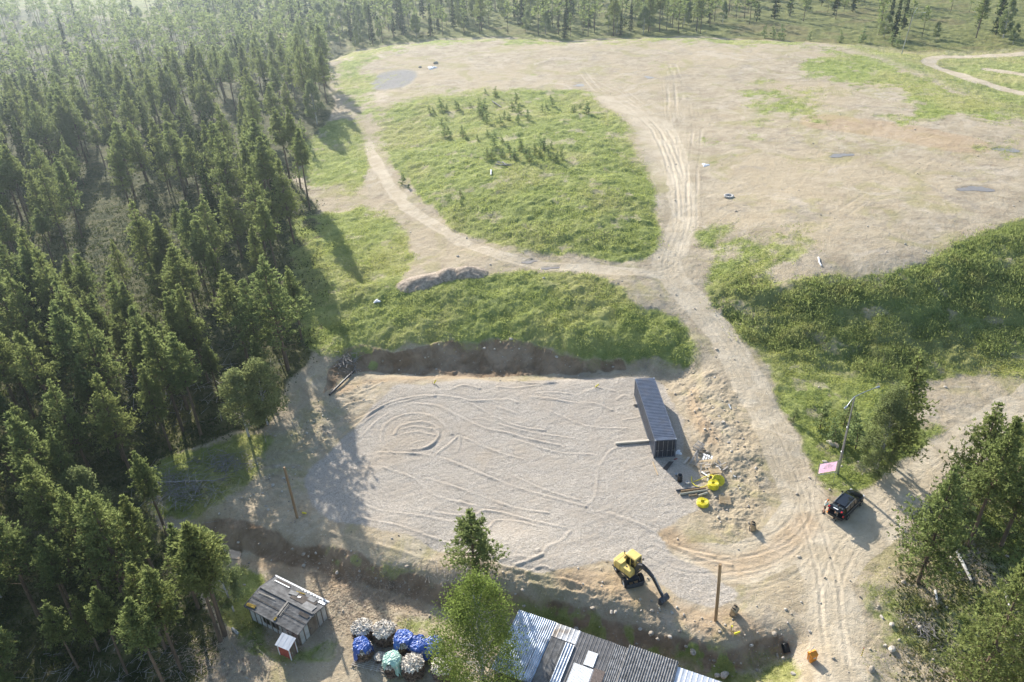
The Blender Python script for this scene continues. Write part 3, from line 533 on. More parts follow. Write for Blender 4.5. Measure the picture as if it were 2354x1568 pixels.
def unit(v): return v / np.maximum(np.linalg.norm(v, axis=-1, keepdims=True), 1e-9)
def tubes(P0, P1, r0, r1, sides=3):
    """many straight tapered sticks as one quad mesh"""
    P0 = np.asarray(P0, float); P1 = np.asarray(P1, float); n = len(P0); d = unit(P1 - P0)
    a = unit(np.cross(d, np.where(np.abs(d[:, 2:3]) > .9, [[1., 0, 0]], [[0, 0, 1.]]))); b = np.cross(d, a)
    th = np.arange(sides) * 2 * np.pi / sides; off = a[:, None] * np.cos(th)[None, :, None] + b[:, None] * np.sin(th)[None, :, None]
    V = np.concatenate([P0[:, None] + off * np.reshape(r0, (-1, 1, 1)), P1[:, None] + off * np.reshape(r1, (-1, 1, 1))], 1)
    k = np.arange(sides); f = np.stack([k, (k + 1) % sides, sides + (k + 1) % sides, sides + k], 1)
    F = (f[None] + (np.arange(n) * 2 * sides)[:, None, None]).reshape(-1, 4)
    return V.reshape(-1, 3), F
def kites(C, D, L, W, rng):
    """leaf / needle sprays: one kite quad each"""
    n = len(C); D = unit(D); s = unit(np.cross(D, unit(rng.normal(size=(n, 3))))); L = np.reshape(L, (-1, 1)) * np.ones((n, 1)); W = np.reshape(W, (-1, 1)) * np.ones((n, 1))
    V = np.stack([C, C + D * L * .55 + s * W * .5, C + D * L, C + D * L * .55 - s * W * .5], 1).reshape(-1, 3)
    return V, np.arange(n * 4).reshape(-1, 4)
def join(parts):
    V = []; F = []; o = 0
    for v, f in parts: V.append(v); F.append(f + o); o += len(v)
    return np.concatenate(V), np.concatenate(F)
def trunk_np(H, r, rng, bend=.25, sides=6, top=1., seg=7):
    t = np.linspace(0, top, seg); x = bend * np.sin(t * 2.2 + rng.uniform(0, 6)) * t; y = bend * np.sin(t * 2.7 + rng.uniform(0, 6)) * t
    P = np.stack([x, y, t * H - .3 * (t == 0)], 1); R_ = r * (1 - .88 * t ** 1.1)
    V, F = [], []
    th = np.arange(sides) * 2 * np.pi / sides
    for p, q in zip(P, R_): V.append(p + np.stack([np.cos(th) * q, np.sin(th) * q, 0 * th], 1))
    for k in range(seg - 1):
        for j in range(sides): F.append((k * sides + j, k * sides + (j + 1) % sides, (k + 1) * sides + (j + 1) % sides, (k + 1) * sides + j))
    return P, np.concatenate(V), np.array(F)
def conifer(seed, H, cb, R, nb=90, nt=8, k=5, leaf=.38, lw=.14, kind='pine', clump=0., dead=10, tr=None):
    rng = np.random.default_rng(seed); tr = tr or H * .0125 + .03
    P, TV, TF = trunk_np(H, tr, rng, .3 if kind == 'pine' else .1)
    s = np.sort(rng.uniform(0, 1, nb) ** (1. if kind == 'pine' else .9)); z = (cb + (1 - cb) * s) * H
    if clump: s = np.round(s * clump) / clump + rng.normal(0, .012, nb); s = np.clip(s, 0, .99); z = (cb + (1 - cb) * s) * H
    az = np.arange(nb) * 2.4 + rng.uniform(-.5, .5, nb)
    if kind == 'pine':
        prof = (1 - s) ** .98 * (.62 + .38 * np.minimum(1, s * 3.2)) * 1.08 + .045; el = np.radians(rng.normal(8, 12, nb) + 48 * s ** 1.6)
    else:
        prof = (1 - s) ** .95 * .95 + .04; el = np.radians(rng.normal(-14, 6, nb) + 50 * s ** 2)
    L = R * prof * rng.uniform(.55, 1.2, nb)
    px = np.interp(z / H, np.linspace(0, 1, len(P)), P[:, 0]); py = np.interp(z / H, np.linspace(0, 1, len(P)), P[:, 1])
    B0 = np.stack([px, py, z], 1); D = np.stack([np.cos(az) * np.cos(el), np.sin(az) * np.cos(el), np.sin(el)], 1); B1 = B0 + D * L[:, None]
    BV, BF = tubes(B0, B1, tr * .28 * (1.1 - s), .008, 3)
    if dead:
        dz = rng.uniform(cb * .35, cb * 1.05, dead) * H; da = rng.uniform(0, 6.3, dead); dl = rng.uniform(.4, 1.3, dead) * R * .5
        D0 = np.stack([0 * dz, 0 * dz, dz], 1); D1 = D0 + np.stack([np.cos(da) * dl, np.sin(da) * dl, rng.uniform(-.2, .3, dead) * dl], 1)
        v, f = tubes(D0, D1, .03, .008, 3); BV, BF = join([(BV, BF), (v, f)])
    wt_ = (L + .12) / (L + .12).sum(); bi = rng.choice(nb, nb * nt, p=wt_); n = nb * nt; tt = rng.uniform(.22 if kind == 'pine' else .1, 1., n) ** .8
    C = B0[bi] + D[bi] * (L[bi] * tt)[:, None] + rng.normal(size=(n, 3)) * (.09 + .20 * L[bi])[:, None] * np.array([.62, .62, .28]) * (.35 + tt[:, None]); Dd = D[bi]
    C = np.repeat(C, k, 0); Dd = np.repeat(Dd, k, 0) + rng.normal(size=(n * k, 3)) * .75 + np.array([0, 0, .45 if kind == 'pine' else -.1])
    LV, LF = kites(C, Dd, leaf * rng.uniform(.6, 1.25, n * k), lw * rng.uniform(.7, 1.3, n * k), rng)
    return (LV, LF), join([(TV, TF), (BV, BF)])
def broadleaf(seed, H, cb, R, nl=7000, leaf=.17, lobes=46, tr=None, droop=.3):
    rng = np.random.default_rng(seed); tr = tr or H * .011 + .03; P, TV, TF = trunk_np(H, tr, rng, .5, 6, .92)
    s = rng.uniform(0, 1, lobes); z = (cb + (1 - cb) * s) * H; prof = np.sin(np.clip(s * .93 + .1, 0, 1) ** .8 * np.pi) ** .62
    rr = R * prof * rng.uniform(.35, .95, lobes) ** .7; az = rng.uniform(0, 6.3, lobes); C = np.stack([np.cos(az) * rr, np.sin(az) * rr, z], 1)
    B0 = np.stack([0 * z, 0 * z, np.maximum(z - rr * .8, cb * H * .6)], 1); BV, BF = tubes(B0, C, tr * .25, .01, 3)
    w_ = rng.integers(0, lobes, nl); d = unit(rng.normal(size=(nl, 3))); rad = R * .30 * (.6 + .7 * rng.uniform(0, 1, lobes))[w_] * rng.uniform(.45, 1.1, nl)
    LC = C[w_] + d * rad[:, None] * np.array([1, 1, .85]); LC[:, 2] -= droop * rng.uniform(0, 1, nl) * rad
    LV, LF = kites(LC, d * .5 + rng.normal(size=(nl, 3)) + [0, 0, -.2], leaf * rng.uniform(.6, 1.3, nl), leaf * .75, rng)
    return (LV, LF), join([(TV, TF), (BV, BF)])
def mk_mesh(name, VF, mat):
    o = mesh_np(name, VF[0], VF[1], 4, mat); me = o.data; bpy.data.objects.remove(o); return me
PROTO = {}
def proto(kind, i, crown, wood, cm, wm): PROTO.setdefault(kind, []).append((mk_mesh('crown', crown, cm), mk_mesh('trunk', wood, wm)))
for i in range(9):
    Hh = 14.; c, w_ = conifer(100 + i, Hh, [.40, .52, .34, .56, .46, .34, .6, .5, .3][i], [2.4, 2.1, 2.8, 2.1, 2.5, 3.1, 2.2, 2.4, 2.6][i], 115, 10, 5, .38, .13, 'pine', [0, 9, 0, 8, 10, 0, 7, 0, 11][i], 14); proto('pine', i, c, w_, 'pine_needles', 'pine_bark')
for i in range(3):
    c, w_ = conifer(130 + i, 13., .06, [1.35, 1.6, 1.2][i], 110, 7, 4, .42, .16, 'spruce', 0, 0); proto('spruce', i, c, w_, 'spruce_needles', 'pine_bark')
for i in range(3):
    c, w_ = broadleaf(150 + i, 9., .18, [2.1, 1.8, 2.4][i], 7500, .22, 52); proto('birch', i, c, w_, 'birch_pale', 'birch_bark')
for i in range(3):
    c, w_ = conifer(160 + i, 3., .04, [.75, .6, .9][i], 34, 5, 4, .26, .09, 'pine', 6, 0, .05); proto('young', i, c, w_, 'young_needles', 'pine_bark')
KNAME = dict(pine=('pine_tree', 'pine tree'), spruce=('spruce_tree', 'spruce tree'), birch=('birch_tree', 'birch tree'), young=('young_pine', 'young pine'))
def tree(kind, x, y, H, label, group=None, var=None, wide=1., rot=None, z=None, lean=None):
    lst = PROTO[kind]; var = random.randrange(len(lst)) if var is None else var; cm, tm = lst[var]; H0 = dict(pine=14., spruce=13., birch=9., young=3.)[kind]
    r = bpy.data.objects.new(KNAME[kind][0], None); COL.objects.link(r); s = H / H0
    r.location = (x, y, (gz(x, y) if z is None else z) - .05); r.scale = (s * wide, s * wide, s); r.rotation_euler = (lean[0] if lean else random.uniform(-.03, .03), lean[1] if lean else random.uniform(-.03, .03), random.uniform(0, 6.28) if rot is None else rot)
    r.empty_display_size = .2
    tag(r, label, KNAME[kind][1], group)
    for nm_, me in (('crown', cm), ('trunk', tm)):
        o = bpy.data.objects.new(nm_, me); COL.objects.link(o); o.parent = r
    return r
def tree_own(kind, crown, wood, x, y, label, cm, wm, group=None, z=None, name=None):
    r = bpy.data.objects.new(name or KNAME[kind][0], None); COL.objects.link(r); r.location = (x, y, (gz(x, y) if z is None else z) - .05); tag(r, label, KNAME[kind][1], group)
    mesh_np('crown', crown[0], crown[1], 4, cm, parent=r); mesh_np('trunk', wood[0], wood[1], 4, wm, parent=r); return r
def px_of(x, y, z):
    d = np.stack([x, y, z], -1) - CAM; q = d @ FW; return PW / 2 + PF * (d @ RR) / q, PH / 2 - PF * (d @ UU) / q
FG = 'pines of the forest left of the yard'
HAND = []   # base px, base py, height, variant, label
def hand(px, py, H, v, label, kind='pine', wide=1., group=None):
    p = G1(px, py); HAND.append((p[0], p[1])); tree(kind, p[0], p[1], H, label, group, v, wide)
hand(363, 1334, 11.5, 0, 'pine with bare lower trunk, its foot just left of the muddy puddle')
hand(287, 1291, 9.5, 4, 'shorter pine directly left of the pine nearest the muddy puddle')
hand(230, 1358, 12.5, 5, 'broad pine with long curved trunk at the edge of the dark clearing, lower left')
hand(170, 1425, 10.5, 1, 'pine with round bright green top in the lower left forest')
hand(417, 1540, 12.5, 3, 'slim pine on bark strewn ground at the bottom edge, left of the grey shed')
hand(390, 1600, 12, 6, 'pine at the bottom picture edge just left of the slim pine by the shed')
hand(517, 1460, 14.5, 6, 'tall pine with bare reddish trunk, right one of the pair left of the grey shed', wide=1.1)
hand(507, 1474, 13, 3, 'tall pine with bare reddish trunk, left one of the pair left of the grey shed')
hand(537, 1404, 10.5, 1, 'slender birch between the tall pine pair and the grey shed', 'birch', .72)
hand(662, 850, 16.5, 5, 'tallest broad pine at the forest corner above the left end of the gravel yard', wide=1.25)
hand(600, 862, 13.8, 2, 'broad pine immediately left of the tallest pine at the forest corner')
hand(572, 835, 14, 4, 'second broad pine left of the tallest pine at the forest corner')
hand(572, 1003, 9.5, 0, 'round pale birch at the forest edge beside the brush heap', 'birch', 1.15)
hand(615, 975, 9.5, 2, 'darker birch standing right against the round pale birch', 'birch', 1.)
hand(213, 1092, 13, 5, 'broad pine standing in front of the dark forest, middle one of the free standing trio')
hand(302, 1090, 13.5, 2, 'broad pine in front of the dark forest, right one of the free standing trio')
hand(120, 1112, 11, 4, 'smaller pine in front of the dark forest, left one of the free standing trio')
hand(420, 990, 15, 0, 'pine with many bare lower branches behind the brush heap')
hand(462, 1000, 14, 3, 'thin pine with tall bare trunk behind the brush heap')
# forest fill
cand = []
def cells(x0, x1, y0, y1, s, jit=.42):
    xs = np.arange(x0, x1, s); yy_ = np.arange(y0, y1, s); X, Y = np.meshgrid(xs, yy_); X = X + (np.arange(len(yy_)) % 2)[:, None] * s / 2
    return (X + RNG.uniform(-jit, jit, X.shape) * s).ravel(), (Y + RNG.uniform(-jit, jit, Y.shape) * s).ravel()
for (y0, y1, s, xl) in ((30, 110, 4.2, -150), (110, 200, 4.6, -230), (200, 310, 5.3, -300), (310, 430, 6., -330), (430, 600, 6.3, -420)):
    X, Y = cells(xl, 10, y0, y1, s); m = (samp(forest, X, Y) > .55) & (samp(slash, X, Y) < .3)
    X, Y = X[m], Y[m]; gp = fbm(X, Y, 18., 3, 201); kp = RNG.uniform(0, 1, len(X)) < np.clip(.55 + 3.2 * (gp - .42), .25, 1.); X, Y = X[kp], Y[kp]
    th_ = (X > -44) & (X < -26) & (Y > 82) & (Y < 118) & (RNG.uniform(0, 1, len(X)) < .5); X, Y = X[~th_], Y[~th_]
    for a, b in zip(X, Y): cand.append((a, b, 0))
    # behind the crest
    X, Y = cells(-160, 330, max(y0, 150), y1, s * 1.1) if y1 > 150 else (np.array([]), np.array([]))
    if len(X):
        m = (samp(moor, X, Y) > .7); X, Y = X[m], Y[m]; z = samp(HZ, X, Y); u, v_ = px_of(X, Y, z)
        dens = np.interp(u, [700, 950, 1150, 1450, 1700, 1800, 2353], [1., 1., .9, .8, .48, .22, .28]); cl = fbm(X, Y, 26., 3, 203); gap = np.interp(u, [900, 1700, 1850], [.4, 1.4, 4.2]); kp = (RNG.uniform(0, 1, len(X)) < dens * np.clip(1 + gap * 2.2 * (cl - .52), 0, 2.6)) & ~((u > 1780) & (v_ > 62 + .10 * (u - 1780)))
        for a, b in zip(X[kp], Y[kp]): cand.append((a, b, 1))
# lower right wood
X, Y = cells(30, 75, 30, 75, 4.6); m = (samp(rforest, X, Y) > .6) & (samp(road, X, Y) < .1); z = samp(HZ, X, Y); u, v_ = px_of(X, Y, z); m &= ((u > 2310) | (v_ > 1580)) & (RNG.uniform(0, 1, len(u)) < .5)
for a, b in zip(X[m], Y[m]): cand.append((a, b, 2))
cand = np.array(cand); hx = np.array(HAND)
dd = np.sqrt(((cand[:, None, :2] - hx[None]) ** 2).sum(-1)).min(1); cand = cand[dd > 2.4]
cz = samp(HZ, cand[:, 0], cand[:, 1]); cu_, cv = px_of(cand[:, 0], cand[:, 1], cz); tu, tv = px_of(cand[:, 0], cand[:, 1], cz + 15)
vis = (np.maximum(cu_, tu) > -260) & (np.minimum(cu_, tu) < PW + 60) & (cv > -20) & (tv < PH + 60); cand = cand[vis]; cz = cz[vis]; cu_ = cu_[vis]; cv = cv[vis]; tu = tu[vis]; tv = tv[vis]
dist = np.sqrt((cand[:, 0]) ** 2 + cand[:, 1] ** 2 + 55. ** 2)
# shorter trees at the forest edge by the near yard, taller inside
kd = []; HH = []
for i, (a, b, r_) in enumerate(cand):
    q = random.random()
    if r_ == 0: kd.append('birch' if q < .035 else ('spruce' if q < .10 else 'pine')); h = random.uniform(9, 16.5) * (.88 if b < 75 else 1.) * (.8 if dist[i] > 250 else 1) * (.84 if (a > -38 and 68 < b < 105) else 1)
    elif r_ == 1: kd.append('birch' if q < .2 else ('spruce' if q < .42 else 'pine')); h = random.uniform(8, 15)
    else: kd.append('pine' if q < .8 else 'birch'); h = random.uniform(9, 14)
    HH.append(h * (.75 if kd[-1] == 'birch' else 1) * (random.uniform(.5, .8) if random.random() < .15 else 1))
kd = np.array(kd); HH = np.array(HH); order = np.argsort(dist / HH)
cnt = dict(pine=0, spruce=0, birch=0); LIM = dict(pine=268, spruce=110, birch=90); rest = []
GRP = {(0, 'pine'): ('tall slender pine in the dense forest left of the yard', FG), (1, 'pine'): ('pine on the open heath beyond the sandy plateau', 'pines beyond the plateau'), (2, 'pine'): ('pine in the wood right of the dirt road', 'pines in the right wood'),
       (0, 'spruce'): ('narrow dark spruce among the pines of the left forest', 'spruces of the left forest'), (1, 'spruce'): ('narrow dark spruce on the heath beyond the sandy plateau', 'spruces beyond the plateau'),
       (0, 'birch'): ('pale green birch among the pines of the left forest', 'birches of the left forest'), (1, 'birch'): ('small pale green birch on the heath beyond the plateau', 'birches beyond the plateau'), (2, 'birch'): ('birch in the wood right of the dirt road', 'birches in the right wood')}
for i in order:
    k = kd[i]; a, b, r_ = cand[i]; infr = (0 < max(cu_[i], tu[i]) and min(cu_[i], tu[i]) < PW and tv[i] < PH and cv[i] > 0)
    if infr and cnt[k] < LIM[k]:
        cnt[k] += 1; lb, g = GRP[(int(r_), k)]; tree(k, a, b, HH[i], lb, g, None, random.uniform(.78, 1.1), z=cz[i])
    else: rest.append(i)
print('trees', cnt, 'rest', len(rest))
# the many farther trees as one mass
LOD = {}
for k, cb, R_, H0 in (('pine', .36, 1.8, 14.), ('spruce', .06, 1.4, 13.), ('birch', .25, 2., 9.)):
    for lv, (nb, nt_, kk, lf) in enumerate(((60, 4, 3, .75), (40, 3, 2, 1.0), (26, 2, 2, 1.35))):
        for v in range(4):
            if k == 'birch': c, w_ = broadleaf(300 + v, H0, cb, R_, nb * nt_ * kk, lf * .7, 14)
            else: c, w_ = conifer(320 + v + (40 if k == 'spruce' else 0), H0, cb + .05 * v, R_ * (.9 + .1 * v), nb, nt_, kk, lf, lf * .36, k, 0, 0)
            # far trunks keep only the bole
            rng = np.random.default_rng(v); _, tv_, tf_ = trunk_np(H0, .19, rng, .3, 4, .95, 3); LOD[(k, lv, v)] = (c, (tv_, tf_))
acc = {}
for i in rest:
    lv = 0 if dist[i] < 150 else (1 if dist[i] < 260 else 2); v = random.randrange(4); k = str(kd[i]); (c, w_) = LOD[(k, lv, v)]
    s = HH[i] / dict(pine=14., spruce=13., birch=9.)[k]; a_ = random.uniform(0, 6.28); ca, sa = math.cos(a_), math.sin(a_); Rm = np.array([[ca, -sa, 0], [sa, ca, 0], [0, 0, 1]]) * s
    T_ = np.array([cand[i, 0], cand[i, 1], cz[i] - .1]); wd = 1.25 if lv else 1.1
    acc.setdefault(k, []).append(((c[0] * [wd, wd, 1]) @ Rm.T + T_, c[1])); acc.setdefault('wood', []).append((w_[0] @ Rm.T + T_, w_[1]))
fr = bpy.data.objects.new('distant_forest', None); COL.objects.link(fr); tag(fr, 'mass of farther trees filling the forest behind the nearer ones', 'forest', kind='stuff')
VF = join([join(acc[k]) for k in ('pine', 'spruce', 'birch')]); mi = np.concatenate([np.full(sum(len(f) for _, f in acc[k]), j) for j, k in enumerate(('pine', 'spruce', 'birch'))])
o = mesh_np('crowns', VF[0], VF[1], 4, ['pine_needles', 'spruce_needles', 'birch_leaves'], parent=fr, matidx=mi); o['kind'] = 'stuff'
VF = join(acc['wood']); o = mesh_np('trunks', VF[0], VF[1], 4, 'pine_bark', parent=fr); o['kind'] = 'stuff'; acc = None
# single trees with their own build
p = G1(1089, 1338)
c, w_ = conifer(406, 8.9, .26, 3.0, 70, 16, 6, .36, .12, 'pine', 6, 6, .17); tree_own('pine', c, w_, p[0], p[1], 'open crowned small pine at the edge of the bank, in front of the gravel yard', 'pine_needles', 'pine_bark')
p = G1(1110, 1594)
c, w_ = broadleaf(402, 13.8, .12, 3.6, 24000, .17, 110, .2); tree_own('birch', c, w_, p[0], p[1], 'large dense green birch between the covered firewood and the corrugated roof', 'birch_leaves', 'birch_bark')
p = G1(2012, 1088)
c, w_ = broadleaf(403, 11.6, .05, 1.95, 17000, .17, 95, .12); tree_own('birch', c, w_, p[0], p[1], 'bushy birch right of the near lamp post, leaning against the crooked pine', 'birch_pale', 'birch_bark')
p = G1(2045, 1068)
c, w_ = conifer(404, 14.8, .2, 3.1, 110, 14, 6, .36, .13, 'pine', 8, 10, .2); tree_own('pine', c, w_, p[0], p[1], 'crooked brown trunked pine with a thin crown, behind the bushy birch at the road bend', 'pine_needles', 'pine_bark')
for (bx, by, H, cb, R_, sd_, lb) in ((2109, 1339, 13.5, .16, 3.7, 411, 'wide spreading pine reaching over the dirt road, nearest tree to the parked car'), (2226, 1257, 15.5, .42, 2.7, 412, 'tall pine with orange lit trunk behind the wide spreading pine'), (2300, 1254, 16.5, .25, 3.1, 413, 'tall dense pine at the right picture edge beside the orange trunked pine'),
                               (2216, 1165, 13, .15, 3.8, 414, 'pine hanging over the far bend of the dirt road'), (2232, 1610, 16.5, .14, 3.9, 415, 'huge dense pine in the bottom right corner'), (2330, 1120, 14, .15, 3.0, 416, 'pine on the roadside at the right picture edge, above the tall dense pine'), (2355, 1640, 14, .15, 4., 417, 'pine cut by the right picture edge behind the huge corner pine')):
    p = G1(bx, by); c, w_ = conifer(sd_, H, cb, R_, 130, 13, 5, .36, .13, 'pine', 12, 12, .2); tree_own('pine', c, w_, p[0], p[1], lb, 'pine_needles', 'pine_bark')
YG = 'young pines on the grassy mound'
for q in K('t2', (950,735),(990,765),(1062,668),(992,650),(1200,710),(1230,790),(1280,830),(1385,768),(1450,735),(1000,850),(1100,865),(940,970),(1040,1090),(1160,1070),(1240,1020),(1290,1110),(1370,1010),(1430,1090),(1490,1120),(1520,1095),(1330,1070),(715,940),(840,940),(750,950),(610,785),(1600,775),(1685,785),(1645,745),(420,1270),(820,1350),(1010,1100),(1210,830),(970,805),(1060,1060),(690,760),(730,770),(790,760),(690,860),(1180,760),(950,800),(1120,820),(1010,940),(1400,1030),(1270,1060),(1190,1100),(1050,1020)):
    p = G1(*q); tree('young', p[0], p[1], random.uniform(1.3, 2.9), 'young pine on the grassy mound between the tracks', YG, wide=1.45)
    if random.random() < .6: tree('young', p[0] + random.uniform(-2.5, 2.5), p[1] + random.uniform(-4, 4), random.uniform(.9, 1.9), 'young pine on the grassy mound between the tracks', YG, wide=1.5)
for q, lb in ((K('t3', (1225,300))[0], 'dark young pine pair on the plateau rim, left of the far lamp post'), (K('t3', (1240,290))[0], None), (K('t3', (1440,318))[0], 0), (K('t3', (1480,312))[0], 0), (K('t3', (870,285))[0], 1), (K('t3', (1080,290))[0], 1), (K('t3', (620,270))[0], 1), (K('t3', (560,265))[0], 1), (K('t3', (670,275))[0], 1)):
    p = G1(*q); tree('young', p[0], p[1], random.uniform(2.8, 4.6), {None: 'right twin of the dark young pine pair on the plateau rim', 0: 'young pine on the plateau rim just left of the far lamp post', 1: 'young pine along the far rim of the sandy plateau'}.get(lb, lb), {0: 'young pines by the far lamp post', 1: 'young pines along the plateau rim'}.get(lb), wide=1.2)
for q, H, lb in (((1885, 985), 3.6, 'young pine left of the near lamp post'), ((1915, 1015), 3.2, 'young pine right behind the near lamp post'), ((1940, 975), 4., 'taller young pine behind the near lamp post'), ((1822, 968), 2., 'lone bush sized young pine beside the steep weedy slope'), ((1965, 1030), 4.5, 'young pine between the lamp post and the bushy birch')):
    p = G1(*q); tree('young', p[0], p[1], H, lb, wide=1.3)
# ground cover
def tufts(name, mask, n, k, hmin, hmax, width, mat, label, cat, r0=8, r1=None, spread=.5, lean=.5):
    rng = np.random.default_rng(len(name)); r1 = r1 or NRt - 12; c0, c1 = 12, NCt - 12
    R_ = rng.uniform(r0, r1, n); C_ = rng.uniform(c0, c1, n); ri = R_.astype(int); ci = C_.astype(int)
    keep = rng.uniform(0, 1, n) < mask[ri, ci] ** 1.3; R_ = R_[keep]; C_ = C_[keep]; ri = ri[keep]; ci = ci[keep]
    fr_ = R_ - ri; fc_ = C_ - ci; x = GX[ri, ci] * (1 - fr_) * (1 - fc_) + GX[ri + 1, ci] * fr_ * (1 - fc_) + GX[ri, ci + 1] * (1 - fr_) * fc_ + GX[ri + 1, ci + 1] * fr_ * fc_; y = ys[ri] * (1 - fr_) + ys[ri + 1] * fr_
    z = samp(HZ, x, y); sc = np.clip(np.sqrt(x * x + y * y + 3300) / 90., .8, 1.45) * rng.uniform(.6, 1.3, len(x)) * (.6 + .8 * fbm(x, y, 2.5, 2, 555))
    h = (hmin + (hmax - hmin) * rng.uniform(0, 1, len(x)) * (.4 + .6 * tall[ri, ci])) * sc
    m_ = len(x); C = np.repeat(np.stack([x, y, z - .04], 1), k, 0); C[:, :2] += rng.normal(size=(m_ * k, 2)) * spread * np.repeat(sc, k)[:, None] * .3
    D = rng.normal(size=(m_ * k, 3)) * lean + [0, 0, 1]; V, F = kites(C, D, np.repeat(h, k) * rng.uniform(.6, 1.2, m_ * k), width * np.repeat(sc, k), rng)
    o = mesh_np(name, V, F, 4, mat); tag(o, label, cat, kind='stuff'); print(name, m_); return o
tufts('grass', np.clip(grass * (1 - tall * .55), 0, 1), 1000000, 4, .10, .26, .055, 'grass_blades', 'green and yellowish grass growing over the banks, mound and verges', 'grass', spread=.7)
tufts('tall_weeds', np.clip(rslope * grass * 1.2 * sstep(.36, .5, fbm(GX, GY, 2.6, 3, 561)) + .35 * bankg * grass * sstep(.5, .62, fbm(GX, GY, 3., 3, 557)) + .4 * hillg * tall * sstep(.45, .6, fbm(GX, GY, 3., 3, 559)), 0, 1), 900000, 6, .16, .46, .055, 'weed_leaves', 'tall dark weeds and brush on the steep slopes', 'weeds', spread=1.6, lean=.75)
tufts('heather', np.clip(mx(forest * near * .5, rforest * .6), 0, 1) * (GY < 170), 260000, 5, .15, .42, .16, 'heath', 'low heather and berry shrubs on the forest floor', 'ground cover', spread=1.)
# stones
def ico():
    p = (1 + 5 ** .5) / 2; v = np.array([(-1,p,0),(1,p,0),(-1,-p,0),(1,-p,0),(0,-1,p),(0,1,p),(0,-1,-p),(0,1,-p),(p,0,-1),(p,0,1),(-p,0,-1),(-p,0,1)]); return unit(v), np.array([(0,11,5),(0,5,1),(0,1,7),(0,7,10),(0,10,11),(1,5,9),(5,11,4),(11,10,2),(10,7,6),(7,1,8),(3,9,4),(3,4,2),(3,2,6),(3,6,8),(3,8,9),(4,9,5),(2,4,11),(6,2,10),(8,6,7),(9,8,1)])
IV, IF = ico()
simple('stone_grey', (.44, .375, .29), .9, var=.25, scale=3., bump=.4); simple('stone_pale', (.52, .46, .38), .9, var=.15, scale=3., bump=.4)
def stones(name, mask, n, smin, smax, label, mat, rmax=None):
    rng = np.random.default_rng(n); R_ = rng.uniform(8, rmax or NRt - 20, n); C_ = rng.uniform(14, NCt - 14, n); ri = R_.astype(int); ci = C_.astype(int)
    kp = rng.uniform(0, 1, n) < mask[ri, ci]; ri, ci = ri[kp], ci[kp]; x = GX[ri, ci] + rng.uniform(-.1, .1, len(ri)); y = GY[ri, ci] + rng.uniform(-.1, .1, len(ri)); z = samp(HZ, x, y)
    s = (smin + (smax - smin) * rng.uniform(0, 1, len(x)) ** 3.5); m_ = len(x)
    V = IV[None] * rng.uniform(.65, 1.3, (m_, 12, 1)) * (rng.uniform(.6, 1.25, (m_, 1, 3)) * [1, 1, .75]) * s[:, None, None] + np.stack([x, y, z + s * .15], 1)[:, None]
    F = IF[None] + (np.arange(m_) * 12)[:, None, None]; o = mesh_np(name, V.reshape(-1, 3), F.reshape(-1), 3, mat); tag(o, label, 'stones', kind='stuff'); print(name, m_)
stones('stones', np.clip(rough * .35 + cut * .35 + dirt * .06 + pitg * .2 + rbr * .05, 0, 1), 26000, .04, .24, 'loose stones scattered over the raw earth around the yard', 'stone_grey')
stones('pebbles', np.clip(rough * .35 + cut * .3 + dirt * .08 + grass * .012, 0, 1), 30000, .04, .20, 'small pale stones lying on the bare ground', 'stone_pale')

# ------------------------------------------------------------------ built things
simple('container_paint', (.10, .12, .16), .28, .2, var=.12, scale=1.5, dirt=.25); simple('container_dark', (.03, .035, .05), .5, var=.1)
simple('steel', (.42, .44, .46), .38, .8, var=.1, scale=4.); simple('dark_steel', (.085, .09, .10), .45, .4, var=.2, scale=5.); simple('rubber', (.02, .02, .022), .85, var=.2)
simple('digger_yellow', (.80, .58, .17), .5, var=.06, scale=2., dirt=.25); simple('orange_plastic', (.78, .27, .02), .45, var=.06, scale=3., dirt=.1); simple('hose_yellow', (.82, .70, .03), .4, var=.06, scale=4.); simple('black_plastic', (.018, .019, .022), .4, var=.1)
simple('car_black', (.010, .011, .016), .12, .3, var=.02); simple('glass_dark', (.012, .014, .018), .05, var=.02, spec=.8); simple('chrome', (.6, .62, .64), .2, .9, var=.03); simple('lamp_red', (.45, .015, .015), .25, var=.03); simple('lamp_clear', (.7, .72, .74), .15, var=.03); simple('white_paint', (.74, .74, .72), .6, var=.06, scale=5., dirt=.15)
simple('red_paint', (.36, .075, .05), .8, var=.15, scale=5., dirt=.3); simple('roof_white', (.68, .70, .74), .4, .3, var=.05, scale=2., dirt=.2)
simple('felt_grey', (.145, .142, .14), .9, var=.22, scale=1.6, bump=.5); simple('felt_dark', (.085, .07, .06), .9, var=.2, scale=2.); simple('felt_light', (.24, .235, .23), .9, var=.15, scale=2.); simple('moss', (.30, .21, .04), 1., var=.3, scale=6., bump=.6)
simple('panel_white', (.50, .49, .46), .8, var=.14, scale=1.5, dirt=.5); stretch('batten', (.13, .10, .075), (.26, .21, .16), (4, 4, .7)); stretch('old_wood', (.36, .315, .26), (.60, .54, .46), (2, 2, 2)); stretch('pale_wood', (.55, .48, .38), (.72, .65, .53), (1, 4, 4)); stretch('new_wood', (.50, .36, .20), (.66, .51, .32), (2, 2, 2)); stretch('pole_wood', (.25, .16, .085), (.40, .27, .15), (5, 5, .5)); stretch('grey_pole', (.30, .29, .22), (.44, .42, .34), (1, 4, 4)); stretch('dark_boards', (.035, .03, .026), (.10, .085, .07), (4, 4, .4))
simple('split_wood', (.74, .67, .57), .85, var=.25, scale=3.); simple('bark_wood', (.22, .15, .105), .95, var=.4, scale=4.)
simple('tarp_blue', (.04, .115, .42), .45, var=.12, scale=2.); simple('tarp_green', (.36, .56, .46), .45, var=.1, scale=2.)
